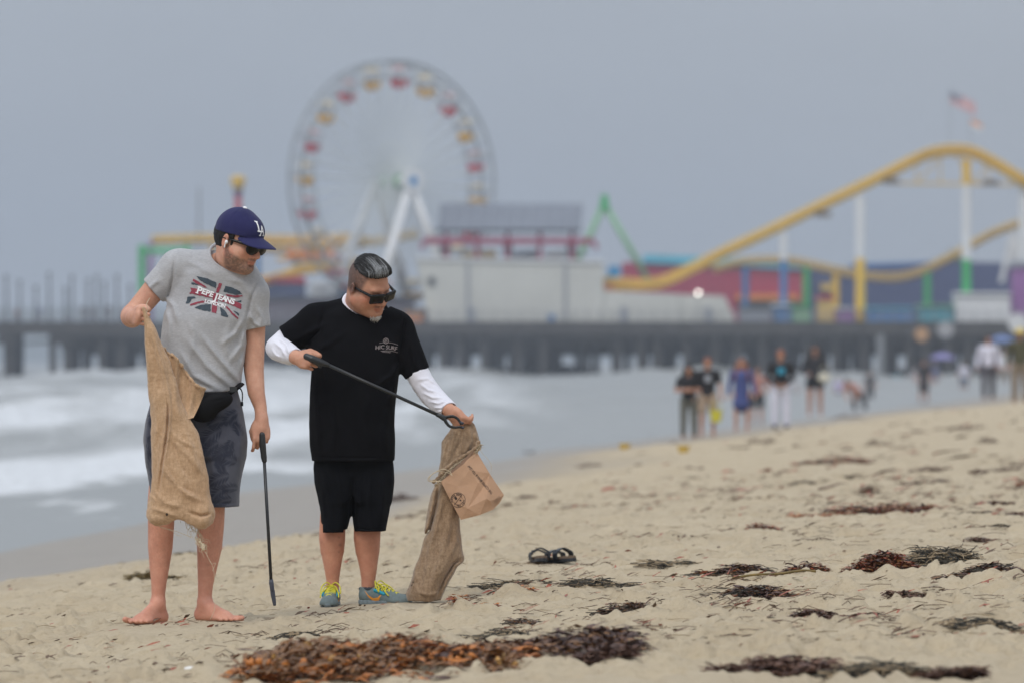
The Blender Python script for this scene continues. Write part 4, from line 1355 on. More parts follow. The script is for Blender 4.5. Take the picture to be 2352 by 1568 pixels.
def sunglasses(parent, C, R, scl, off, wide=1.0, boxy=False):
    """frame with two lenses and temples"""
    T = lambda x, y, z: C+(np.array([x, y, z])*scl)@R
    fr = Sdf(); ln = []
    for sx in (-1, 1):
        Rl = _rot(R[1]+R[0]*sx*0.22-R[2]*0.06, R[2])
        c = T(sx*.034*wide, .104, -.003)
        if boxy:
            fr.box(c, np.array([.034*wide, .0065, .0255])*scl, Rl, rnd=0.010, k=0.004)
        else:
            fr.ell(c, np.array([.036*wide, .0085, .0275])*scl, Rl, k=0.004)
        l = Sdf()
        if boxy: l.box(c+Rl[1]*0.0035, np.array([.028*wide, .0055, .0205])*scl, Rl, rnd=0.009)
        else: l.ell(c+Rl[1]*0.003, np.array([.031*wide, .0085, .023])*scl, Rl)
        ln.append((l, c))
        fr.cone(T(sx*.062*wide, .096, .012), T(sx*.081, .030, .010), 0.0075*scl, 0.0052*scl, k=0.003)
        fr.cone(T(sx*.081, .030, .010), T(sx*.083, -.018, .006), 0.0042*scl, 0.0034*scl, k=0.003)
    fr.cone(T(-.012, .110, .006), T(.012, .110, .006), 0.005*scl, k=0.004)
    lo = C-0.17; hi = C+0.17
    f = solid('sunglasses', fr, lo, hi, 0.0022, M['gloss_black'], parent, offset=off)
    for l, c in ln:
        solid('lens', l, c-0.06, c+0.06, 0.0022, M['lens_black'], f, offset=off)
    return f

# ------------------------------------------------------------------ first man: grey tee, navy cap, barefoot
def build_man1():
    root_loc = P1(420, 1430)
    r = empty('person', root_loc); off = root_loc
    tag(r, 'barefoot man in navy cap and heather grey flag print tee holding a sack and grabber', 'person')
    th, ph = math.radians(56), math.radians(18)
    f = np.array([math.sin(th)*math.cos(ph), -math.cos(th)*math.cos(ph), -math.sin(ph)])
    Rh = _rot(f, (0.03, 0, 1)); C = P1(550, 555, -0.085); HS = 1.06
    b = Sdf()
    Lh = head_ops(b, C, Rh, HS, fat=0.12)
    # neck and trunk
    b.cone(Lh(0, -.035, -.035), P1(530, 622, .0), 0.058, 0.066, k=0.03)
    b.cone(P1(522, 600, .02), P1(452, 618, .02), 0.050, 0.045, k=0.03)
    b.cone(P1(540, 620, .02), P1(572, 650, .0), 0.052, 0.05, k=0.03)
    b.ell(P1(500, 660, 0.01), (.17, .085, .075), k=0.04)
    b.ell(P1(490, 720, 0.0), (.145, .088, .14), k=0.05)
    b.ell(P1(465, 830, 0.0), (.135, .095, .15), k=0.05)
    b.ell(P1(450, 950, 0.01), (.15, .095, .12), k=0.05)
    # arms
    b.chain([P1(408, 622, .0), P1(352, 668, .01), P1(303, 726, .0)], [.062, .052, .046], k=0.02)
    b.chain([P1(303, 727, .0), P1(303, 729, -.09), P1(311, 730, -.17)], [.046, .043, .030], k=0.02)
    hand(b, P1(313, 729, -.18), (0.12, .10, 1), (.30, -.95, .0), (-.95, -.3, 0), curls=[(88, 82, 60), (86, 85, 65), (84, 85, 65), (82, 85, 65)], sc_=1.02,
         thumb=[(0.026, 0.020, -0.006), (0.044, 0.045, -0.018), (0.045, 0.062, -0.034), (0.034, 0.064, -0.050)])
    b.chain([P1(583, 672, .0), P1(583, 770, .01), P1(583, 850, .0), P1(589, 900, -.02), P1(599, 934, -.035), P1(602, 962, -.045)], [.055, .049, .044, .038, .0285, .0255], k=0.015)
    hand(b, P1(602, 966, -.047), (-1, -.25, 0.05), (.03, -.12, -1), (-.2, -1, .1), curls=[(20, 42, 30), (48, 75, 50), (55, 80, 55), (58, 80, 55)], sc_=0.98,
         thumb=[(0.024, 0.020, -0.006), (0.040, 0.046, -0.022), (0.032, 0.078, -0.030), (0.022, 0.100, -0.030)])
    # legs
    b.chain([P1(402, 980, 0.01), P1(385, 1070, 0.0), P1(371, 1155, -.01), P1(370, 1205, 0.0), P1(368, 1255, .01), P1(366, 1300, .01), P1(364.5, 1340, .01), P1(363, 1375, .01)], [.088, .075, .061, .0575, .0545, .044, .0335, .0285], k=0.02)
    foot(b, P1(363, 1384, .01), P1(368, 1417, .03), (-.42, -.9, 0), w=0.048, big=1, lift=0.006)
    b.chain([P1(505, 980, 0.01), P1(495, 1070, 0.0), P1(485, 1150, -.01), P1(484.5, 1200, 0.0), P1(481, 1255, .01), P1(476, 1300, .01), P1(472, 1340, .01), P1(470, 1375, .01)], [.088, .075, .062, .059, .0555, .044, .034, .0295], k=0.02)
    foot(b, P1(470, 1384, .01), P1(463, 1411, .03), (.62, -.78, 0), L=0.25, w=0.046, big=-1, lift=0.0)
    b.ell(P1(370, 1160, -.05), (.032, .02, .035), k=0.02); b.ell(P1(484, 1155, -.05), (.032, .02, .035), k=0.02)

    def tint(V):
        c = np.ones((len(V), 3))
        Q = ((V-C)@Rh.T)/HS
        q = Q.copy()
        n = vn3(V, 160, 3)+0.6*vn3(V, 420, 5); n2 = vn3(V, 40, 8)
        near = np.linalg.norm(Q, axis=1) < 0.17
        # stubble on the jaw, chin and upper lip
        jaw = sstep(-.018, -.036, Q[:, 2]+0.42*np.clip(Q[:, 1], 0, .085)+0.010*n2)*sstep(-.004, .018, Q[:, 1])*sstep(-.128, -.112, Q[:, 2])
        cheek_lim = sstep(.072, .05, np.abs(Q[:, 0])*0+.06)
        mous = np.exp(-((Q[:, 2]+.0515)/.0055)**2)*(np.abs(Q[:, 0]) < .027)*(Q[:, 1] > .07)
        side = sstep(.028, .012, Q[:, 1])*sstep(-.002, .006, Q[:, 1])*sstep(.03, .0, Q[:, 2])*sstep(-.06, -.03, Q[:, 2])*(np.abs(Q[:, 0]) > .05)*0.8
        beard = np.clip(jaw*0.95+mous+side, 0, 1)*np.clip(0.86+0.7*n, 0.4, 1)*near
        lips = np.exp(-((Q[:, 2]+.0655)/.0085)**4)*sstep(.026, .019, np.abs(Q[:, 0]))*(Q[:, 1] > .088)*near
        beard = beard*(1-lips)
        for k, v in enumerate((0.30, 0.34, 0.36)): c[:, k] *= 1-beard*(1-v)
        for k, v in enumerate((0.80, 0.62, 0.62)): c[:, k] *= 1-lips*(1-v)
        # redder cheeks, nose, knuckles, ears and shins
        red = (0.6*np.exp(-((Q[:, 1]-.10)/.03)**2)*np.exp(-((Q[:, 2]+.03)/.03)**2)+0.5*(np.abs(Q[:, 0]) > .078))*near
        low = sstep(.75, .35, V[:, 2])*0.45
        red = np.clip(red+low+0.12*n2, 0, 1)
        for k, v in enumerate((1.0, 0.76, 0.74)): c[:, k] *= 1-red*(1-v)
        # fine body hair darkening on forearms and calves
        hair = (V[:, 2] > .25)*(V[:, 2] < .55)*np.clip(vn3(V*np.array([1, 1, .25]), 420, 9)*1.6, 0, 1)*0.22
        c *= (1-hair)[:, None]
        return c
    lo = np.array([P1(270, 0)[0], 24.55, -0.06]); hi = np.array([P1(650, 0)[0], 25.35, 1.90])
    solid('body', b, lo, hi, 0.0046, M['skin1'], r, colf=tint, offset=off)

    # ---- shirt
    s = Sdf()
    rows = [(600, 452, 560), (625, 418, 588), (650, 398, 597), (690, 386, 597), (730, 376, 586), (757, 372, 566), (800, 368, 560), (840, 361, 558), (870, 354, 554), (903, 350, 548)]
    s.zloft([(P1(0, y)[2], P1(a, 0)[0], P1(c_, 0)[0], (-.012 if y > 700 else 0.0), (.085 if y < 620 else .118 if y < 700 else .132)) for y, a, c_ in rows], n=2.25, yb=Y1)
    s.cone(P1(505, 621, .02), P1(412, 617, .01), 0.096, 0.083, k=0.04)
    s.cone(P1(412, 617, .01), P1(346, 673, .01), 0.083, 0.063, k=0.03)
    s.cone(P1(550, 647, .01), P1(575, 675, .0), 0.100, 0.083, k=0.04)
    s.cone(P1(575, 678, .0), P1(594, 764, .0), 0.078, 0.0575, k=0.03)
    fr = -0.125
    rd = [([(566, 728), (545, 765), (512, 792)], .011, .008), ([(567, 742), (556, 795), (528, 835)], .012, .009), ([(563, 752), (563, 805), (552, 860)], .010, .006),
          ([(432, 775), (480, 840), (543, 893)], .014, .009), ([(462, 765), (512, 828), (556, 880)], .012, .009), ([(415, 800), (450, 862), (515, 897)], .013, .009), ([(400, 850), (440, 888), (500, 901)], .012, .008),
          ([(382, 684), (402, 705), (412, 745)], .010, .008), ([(380, 700), (392, 745), (390, 800)], .011, .007), ([(404, 590), (399, 640), (384, 688)], .006, -.007),
          ([(598, 640), (578, 690), (566, 745)], .006, -.006), ([(372, 640), (352, 655), (340, 668)], .009, .005), ([(590, 700), (602, 730), (600, 752)], .008, .006), ([(575, 720), (585, 742), (606, 756)], .007, .006),
          ([(430, 600), (460, 612), (490, 632)], .012, .005), ([(520, 640), (560, 650), (585, 690)], .012, .004), ([(440, 730), (450, 780), (440, 830)], .015, .005), ([(530, 740), (520, 790), (530, 830)], .014, .005)]
    for p, w, a in rd:
        s.fold([P1(x, y) for x, y in p], w*1.0, a*1.75, Y1+0.02)
    s.disp(lambda P: 0.006*vn3(P*np.array([1, 1, .8]), 7, 1)+0.0030*vn3(P*np.array([1, 1, .6])+P[..., [2, 2, 0]]*0.5, 24, 2)+0.0012*vn3(P, 60, 4))
    s.planecut(P1(350.5, 668), (P1(346, 673)-P1(412, 617)), 0.11)
    s.planecut(P1(594, 753.5), (P1(594, 764)-P1(577, 680)), 0.085)
    s.cone(P1(334, 684, .01), P1(366, 655, .01), 0.056, mode='s', k=0.002)
    s.cone(P1(596, 775, .0), P1(590, 735, .0), 0.0515, mode='s', k=0.002)
    s.plane(P1(450, 902), (0.05, 0, -1))
    s.planecut(P1(545, 890), (0.55, 0, -.9), 0.08, k=0.01)
    # neck opening
    nc = P1(534, 598, -.015)
    kl, kf, kr = P1(483, 571, .0), P1(541, 628, -.105), P1(583, 610, .0)
    nn = np.cross(kf-kl, kr-kl); nn /= np.linalg.norm(nn); nn = nn if nn[2] > 0 else -nn
    nc = nc-nn*((nc-kl)@nn)
    ex = kr-kl; rx = np.linalg.norm(ex)/2; ex = ex/np.linalg.norm(ex); ey = np.cross(nn, ex)
    nc = (kl+kr)/2; ry = abs((kf-nc)@ey)
    def openf(P):
        Q = P-nc; u = Q@ex/rx; v = Q@ey/ry; w_ = Q@nn
        return np.maximum((np.sqrt(u*u+v*v)-1)*rx, -(w_+.022))
    s.fn(openf, nc, 0.24, k=0.004, mode='s')
    lo = np.array([P1(310, 0)[0], 24.75, P1(0, 915)[2]]); hi = np.array([P1(640, 0)[0], 25.25, P1(0, 545)[2]])
    sh = solid('shirt', s, lo, hi, 0.0045, M['grey_tee'], r, offset=off)
    bv = bvh_of(sh)
    # collar band following the opening
    ring = Sdf()
    cpts = []
    for k in range(29):
        a = 2*PI*k/28
        cpts.append(nc+ex*math.cos(a)*rx*1.0+ey*math.sin(a)*ry*1.0-nn*.003)
    ring.chain(cpts, [.0075]*29, k=0.003); ring.chain([c_-nn*.008 for c_ in cpts], [.0062]*29, k=0.004)
    solid('collar', ring, np.min(cpts, 0)-.03, np.max(cpts, 0)+.02, 0.0035, M['grey_tee'], sh, offset=off)
    # flag print and lettering
    O = Vector(P1(497, 684, -.6))
    ang = math.radians(-13); ux, uz = Vector((math.cos(ang), 0, math.sin(ang))), Vector((-math.sin(ang), 0, math.cos(ang)))
    sk = 0.0
    offv = Vector(off)
    def pl(u, v): return O - offv + ux*u + uz*v
    U = 1/522.7
    def qpts(pts): return [((x-497)*U, -(y-684)*U) for x, y in pts]
    inv = lambda p: p
    def pl2(u, v): return O - offv + Vector((u, 0, v))
    Zm = lambda x, y: (263.4+x*.252, 451.6+y*.252)       # picture position of a point read off the enlarged view
    navy = [[(755, 730), (860, 750), (940, 790), (935, 842), (880, 815), (800, 775)], [(710, 787), (735, 787), (782, 815), (712, 803)],
            [(1020, 820), (1080, 832), (1150, 865), (1172, 893), (1100, 897), (1003, 870)], [(675, 917), (740, 915), (752, 927), (712, 940), (692, 975), (660, 978)],
            [(742, 1015), (800, 990), (890, 980), (888, 1052), (830, 1045)], [(975, 1010), (1020, 1045), (1050, 1090), (1045, 1102), (985, 1088)],
            [(1120, 962), (1165, 947), (1163, 968)], [(1092, 1042), (1125, 1055), (1147, 1075), (1143, 1090)]]
    redp = [[(728, 753), (752, 765), (820, 808), (858, 833), (835, 835), (790, 812), (722, 775)], [(962, 793), (992, 798), (960, 880), (932, 878)],
            [(700, 835), (770, 845), (925, 885), (1060, 930), (1168, 985), (1163, 1030), (1060, 985), (925, 935), (690, 885), (712, 860)],
            [(1022, 893), (1100, 905), (1174, 900), (1174, 915), (1100, 923), (1040, 912)], [(700, 985), (760, 963), (840, 948), (868, 958), (800, 972), (703, 1000)],
            [(905, 930), (952, 945), (940, 1070), (898, 1055)], [(1015, 1000), (1040, 1005), (1080, 1050), (1140, 1108), (1133, 1122), (1070, 1060)]]
    def rough(pts, seed):
        rr = random.Random(seed); out = []
        for i in range(len(pts)):
            a, b_ = pts[i], pts[(i+1) % len(pts)]
            n = max(1, int(math.hypot(a[0]-b_[0], a[1]-b_[1])/14))
            for k in range(n):
                t = k/n
                out.append((a[0]+(b_[0]-a[0])*t+rr.uniform(-3.5, 3.5)*(k > 0), a[1]+(b_[1]-a[1])*t+rr.uniform(-3.5, 3.5)*(k > 0)))
        return out
    from mathutils.geometry import tessellate_polygon
    def polys(name, lst, m, lift, maxlen=0.010):
        V = []; F = []
        for i, p in enumerate(lst):
            q = qpts([Zm(*a) for a in rough(p, i)])
            n0 = len(V); V += q
            for t in tessellate_polygon([[Vector((x, y, 0)) for x, y in q]]):
                F.append(tuple(n0+j for j in t))
        return stamp(name, V, F, pl2, bv, (0, 1, 0), m, sh, lift, maxlen)
    for p_ in navy: polys('flag_print', [p_], M['print_navy'], 0.0016)
    for p_ in redp: polys('flag_print', [p_], M['print_red'], 0.0020)
    def word(txt, cx, cy, size, angd, bold, xs, nm='lettering', m=M['print_white'], par=sh, bvx=bv, fn=None, lift=0.0032, scale=522.7, base=(497, 684)):
        V, F = text_mesh(txt, size/scale, bold/scale, 0, xs)
        a = math.radians(angd); ca, sa = math.cos(a), math.sin(a)
        o = ((cx-base[0])/scale, -(cy-base[1])/scale)
        V = [(o[0]+x*ca-y*sa, o[1]+x*sa+y*ca) for x, y in V]
        return stamp(nm, V, F, fn or pl2, bvx, (0, 1, 0), m, par, lift, 0.008)
    def serif_word(txt, cx, cy, size, step, angd, bold, big=()):
        """letters set one by one, capitals at the word starts larger, small serifs on the stems"""
        a = math.radians(angd); ca, sa = math.cos(a), math.sin(a)
        wd = {'I': .4, 'J': .62, ' ': .35, 'L': .8, 'E': .86, 'P': .9}
        ws = [wd.get(c, 1.0)*(1.25 if i in big else 1) for i, c in enumerate(txt)]
        tot = sum(ws)*step; x = -tot/2
        V = []; F = []
        for i, c in enumerate(txt):
            w = ws[i]*step
            if c != ' ':
                sz = size*(1.35 if i in big else 1)
                v, f_ = text_mesh(c, sz/522.7, bold/522.7)
                n0 = len(V); dy = -(sz-size)*0.16 if c != 'J' else -(sz-size)*0.45
                cxl = x+w/2
                V += [(((cxl)/522.7+p[0]), (dy/522.7+p[1])) for p in v]; F += [tuple(n0+k for k in q) for q in f_]
                # serifs
                xs_ = [p[0] for p in v]; ys_ = [p[1] for p in v]
                if c in 'PELNJA':
                    marks = {'P': [(0, 0), (0, 1)], 'E': [(0, 0), (0, 1)], 'L': [(0, 0), (0, 1)], 'N': [(0, 0), (0, 1), (1, 1)], 'J': [(1, 1)], 'A': [(0, 0), (1, 0)]}[c]
                    for (mx_, my_) in marks:
                        ex = (min(xs_)+bold/522.7+0.0012) if mx_ == 0 else (max(xs_)-bold/522.7-0.0012); ey = min(ys_) if my_ == 0 else max(ys_)
                        hw = sz*0.15/522.7; hh = sz*0.045/522.7
                        q0 = len(V); X0 = cxl/522.7+ex; Y0 = dy/522.7+ey+(hh if my_ == 0 else -hh)
                        V += [(X0-hw, Y0-hh), (X0+hw, Y0-hh), (X0+hw, Y0+hh), (X0-hw, Y0+hh)]; F.append((q0, q0+1, q0+2, q0+3))
            x += w
        o = ((cx-497)/522.7, -(cy-684)/522.7)
        V = [(o[0]+p*ca-q*sa, o[1]+p*sa+q*ca) for p, q in V]
        return stamp('lettering', V, F, pl2, bv, (0, 1, 0), M['print_white'], sh, 0.0034, 0.008)
    serif_word('PEPE JEANS', 499.5, 681, 17.0, 10.6, -19, 0.75, big=(0, 5))
    serif_word('LONDON', 497, 698.5, 11.5, 8.6, -15, 0.30)

    # ---- shorts with leaf print
    q = Sdf()
    def rowz(rows, yb, dep): return [(P1(0, y)[2], P1(a, 0)[0], P1(c_, 0)[0], yb, dep) for y, a, c_ in rows]
    q.zloft(rowz([(893, 352, 546), (930, 344, 556), (975, 336, 562), (1015, 333, 565), (1045, 345, 555)], .0, .125), n=2.3, yb=Y1)
    q.zloft(rowz([(950, 350, 430), (1000, 334, 445), (1048, 331, 447), (1106, 341, 444), (1135, 343, 440), (1157, 344, 436)], .0, .120), n=2.2, k=0.03, yb=Y1)
    q.zloft(rowz([(950, 460, 552), (1000, 448, 564), (1048, 448, 565), (1104, 447, 555), (1135, 446, 551), (1162, 444, 549)], .0, .120), n=2.2, k=0.03, yb=Y1)
    for p, w, a in [([(450, 960), (449, 1040), (446, 1150)], .012, -.02), ([(540, 930), (555, 990), (552, 1060)], .014, .008), ([(500, 990), (490, 1050), (500, 1120)], .016, .006), ([(345, 930), (340, 1000), (344, 1080)], .014, .008),
                    ([(530, 1040), (525, 1100), (530, 1150)], .014, .006), ([(470, 1060), (468, 1110), (472, 1155)], .012, .006), ([(520, 920), (500, 960), (470, 990)], .013, .006), ([(445, 1150), (500, 1152), (549, 1154)], .003, -.0035)]:
        q.fold([P1(x, y) for x, y in p], w, a*1.5, Y1+0.0)
    q.disp(lambda P: 0.006*vn3(P, 8, 31)+0.0025*vn3(P, 26, 32))
    q.cone(P1(371, 1185), P1(375, 1120), .066, .068, mode='s', k=0.003)
    q.cone(P1(485, 1185), P1(487, 1120), .074, .076, mode='s', k=0.003)
    lo = np.array([P1(318, 0)[0], 24.8, P1(0, 1172)[2]]); hi = np.array([P1(580, 0)[0], 25.2, P1(0, 885)[2]])
    so = solid('shorts', q, lo, hi, 0.0045, M['navy_shorts'], r, offset=off)
    bs = bvh_of(so)
    rr = random.Random(4); V = []; F = []
    for (cx, cy, an, L_) in [(512, 985, 200, 52), (548, 945, 205, 40), (500, 1046, 175, 56), (545, 1060, 150, 46), (520, 1118, 205, 44), (548, 1120, 165, 34), (470, 1100, 160, 40), (352, 1000, 250, 46), (345, 1070, 245, 46), (358, 1120, 230, 40), (360, 940, 240, 40),
                             (540, 1030, 185, 50), (505, 1015, 200, 40), (530, 1090, 185, 50), (535, 1145, 180, 40), (470, 1030, 130, 36), (525, 965, 175, 44), (338, 1035, 245, 40), (535, 1010, 240, 34), (480, 1150, 120, 30), (500, 960, 150, 36), (515, 1085, 100, 30), (556, 1000, 100, 34)]:
        a0 = math.radians(an)
        n = 13
        for k in range(n):
            t = k/n; a_ = a0+t*0.7
            x = cx+math.cos(a0+t*0.35)*L_*t; y = cy-math.sin(a0+t*0.35)*L_*t
            for sd in (-1, 1):
                ll = L_*0.52*math.sin(PI*(0.22+0.72*t))*(0.85+0.3*rr.random())
                la = a_+sd*(1.05-0.5*t)+rr.uniform(-.1, .1)
                ex, ey = x+math.cos(la)*ll, y-math.sin(la)*ll
                wx, wy = -math.sin(la)*1.5, -math.cos(la)*1.5
                n0 = len(V)
                mx_, my_ = x+(ex-x)*.45, y+(ey-y)*.45
                V += [((p-497)*U, -(q_-684)*U) for p, q_ in ((x, y), (mx_+wx, my_+wy), (ex, ey), (mx_-wx, my_-wy))]
                F.append((n0, n0+1, n0+2, n0+3))
    stamp('leaf_print', V, F, pl2, bs, (0, 1, 0), M['leaf_print'], so, 0.0012, 0.012)

    # ---- waist bag
    w = Sdf()
    w.ell(P1(486, 926, -.165), (.105, .040, .046), _rot((0, 1, 0), (-.26, 0, 1)), k=0.01)
    w.ell(P1(470, 948, -.160), (.055, .036, .040), k=0.03)
    w.crease([P1(440, 930, -.205), P1(485, 922, -.21), P1(530, 912, -.19)], .004, -.005)
    w.disp(lambda P: 0.003*vn3(P, 30, 5))
    wb = solid('waist_bag', w, P1(425, 975, -.23), P1(545, 890, -.10), 0.0042, M['soft_black'], r, offset=off)
    mb = MB(); 
    pts = [Vector(P1(x, y, d)-off) for x, y, d in ((518, 908, -.155), (535, 899, -.14), (550, 887, -.11), (556, 880, -.03), (550, 880, .08))]
    mb.tube(spl(pts, 5), 0.013, 6, flat=0.35); mb.build('belt', M['soft_black'], wb, smooth=True)
    mb = MB(); pts = [Vector(P1(x, y, d)-off) for x, y, d in ((545, 886, -.135), (556, 892, -.13), (560, 905, -.12), (558.5, 926, -.12))]
    mb.tube(spl(pts, 5), 0.0045, 5, flat=0.5); p = Vector(P1(558.5, 926, -.12)-off); mb.box((p.x-.006, p.y-.004, p.z-.01), (p.x+.006, p.y+.004, p.z+.008)); mb.build('strap_end', M['soft_black'], wb)
    p = Vector(P1(540, 893, -.15)-off); MB().box((p.x-.016, p.y-.01, p.z-.012), (p.x+.016, p.y+.004, p.z+.012)).build('buckle', M['tool_black'], wb)

    # ---- cap
    c = Sdf()
    T = lambda x, y, z: C+(np.array([x, y, z])*HS)@Rh
    c.ell(T(0, -.012, .036), np.array([.0865, .106, .103])*HS, Rh, k=0.01)
    c.ell(T(0, .045, .055), np.array([.062, .058, .058])*HS, Rh, k=0.02)
    for a in range(6):
        an = a*PI/3+PI/6
        dv = np.array([math.sin(an), math.cos(an)])
        pts = [T(dv[0]*.0885*math.sin(t), -.012+dv[1]*.108*math.sin(t), .036+.1045*math.cos(t)) for t in np.linspace(0.05, 1.5, 7)]
        c.crease(pts, .0028, -.0022)
    c.disp(lambda P: 0.0025*vn3(P, 30, 77))
    c.fn(lambda P: (lambda Q: (0.030+0.15*Q[..., 1]*0.6-Q[..., 2])*HS)(((P-C)@Rh.T)/HS), C, 0.3, k=0.002, mode='i')
    def brim(P):
        Q = ((P-C)@Rh.T)/HS
        x, y, z = Q[..., 0], Q[..., 1], Q[..., 2]
        zc = .047-6.0*x*x-0.20*(y-.08)-0.6*np.maximum(y-.08, 0)**2
        e = np.sqrt((x/.076)**2+((y-.070)/.113)**2)
        return np.maximum.reduce([np.abs(z-zc)*0.85-.0028, (e-1)*.07, .045-y])*HS
    c.fn(brim, T(0, .10, .03), .16*HS, k=0.004)
    lo = C-.20; hi = C+.24
    cp = solid('cap', c, lo, hi, 0.0032, M['cap_blue'], r, offset=off)
    bt = Sdf().ell(T(0, -.012, .140), np.array([.010, .010, .0055])*HS, Rh)
    solid('cap_button', bt, T(0, -.012, .14)-.02, T(0, -.012, .14)+.02, 0.002, M['white_thread'], cp, offset=off)
    # interlocked letters on the cap front, drawn as strokes (u right, v up, unit = 1 mm)
    def stroke(a, b_, w_): 
        dx, dy = b_[0]-a[0], b_[1]-a[1]; l = math.hypot(dx, dy); nx_, ny_ = -dy/l*w_/2, dx/l*w_/2
        return [(a[0]+nx_, a[1]+ny_), (a[0]-nx_, a[1]-ny_), (b_[0]-nx_, b_[1]-ny_), (b_[0]+nx_, b_[1]+ny_)]
    st = [((-15, 26), (-15, -12), 6.5), ((-22, 25), (-8, 25), 4), ((-22, -10), (12, -10), 6), ((11, -12), (11, 0), 5),
          ((-7, -27), (6, 12), 5.5), ((6, 12), (19, -27), 6.5), ((-2, -8), (14, -8), 4), ((-13, -27), (-1, -27), 4.5), ((11, -27), (25, -27), 4.5)]
    V = []; F = []
    for a, b_, w_ in st:
        n0 = len(V); V += [(x/1000*1.02, y/1000*1.02) for x, y in stroke(a, b_, w_)]; F.append((n0, n0+1, n0+2, n0+3))
    bc_ = bvh_of(cp)
    lx = Vector(-Rh[0]); lz = Vector(Rh[2]); lo_ = Vector(T(0, .25, .082))-offv
    # his left is the picture's right: u runs along -x of the head frame
    side = Vector(Rh[0])*(-1)
    if side.x < 0: side = -side
    stamp('cap_letters', V, F, lambda u, v: lo_+side*(u-0.004)+lz*v, bc_, -Rh[1], M['white_thread'], cp, 0.0022, 0.006)
    # ---- hair under the cap
    hsd = Sdf().ell(T(0, -.020, .020), np.array([.0805, .1005, .092])*HS, Rh)
    hsd.fn(lambda P: (lambda Q: np.maximum(np.maximum(Q[..., 1]-(.008+.34*Q[..., 2]+.0*np.abs(Q[..., 0])), -.052-Q[..., 2]+0.25*(Q[..., 1]+.1)*0), Q[..., 2]-.055)*HS)(((P-C)@Rh.T)/HS), C, 0.3, k=0.004, mode='i')
    for sx in (-1, 1):
        hsd.cone(T(sx*.0755, .020, .030), T(sx*.0725, .022, -.012), .0085, .006, k=0.006)
        hsd.ell(T(sx*.083, -.008, -.006), np.array([.02, .017, .030])*HS, Rh, mode='s', k=0.004)
    hsd.disp(lambda P: 0.003*vn3(P, 120, 6))
    solid('hair', hsd, C-.15, C+.15, 0.0032, M['hair_dark'], r, offset=off)
    sunglasses(r, C, Rh, HS, off, wide=1.0)
    sxe = -1 if (T(.08, 0, 0)[0] > T(-.08, 0, 0)[0]) else 1
    e = Sdf().ell(T(sxe*.089, .006, -.005), np.array([.007, .008, .008])*HS).cone(T(sxe*.0925, .005, -.008), T(sxe*.091, .004, -.029), .0032, k=0.003)
    solid('earbud', e, C-.15, C+.15, 0.0022, M['earbud_white'], r, offset=off)
    return r
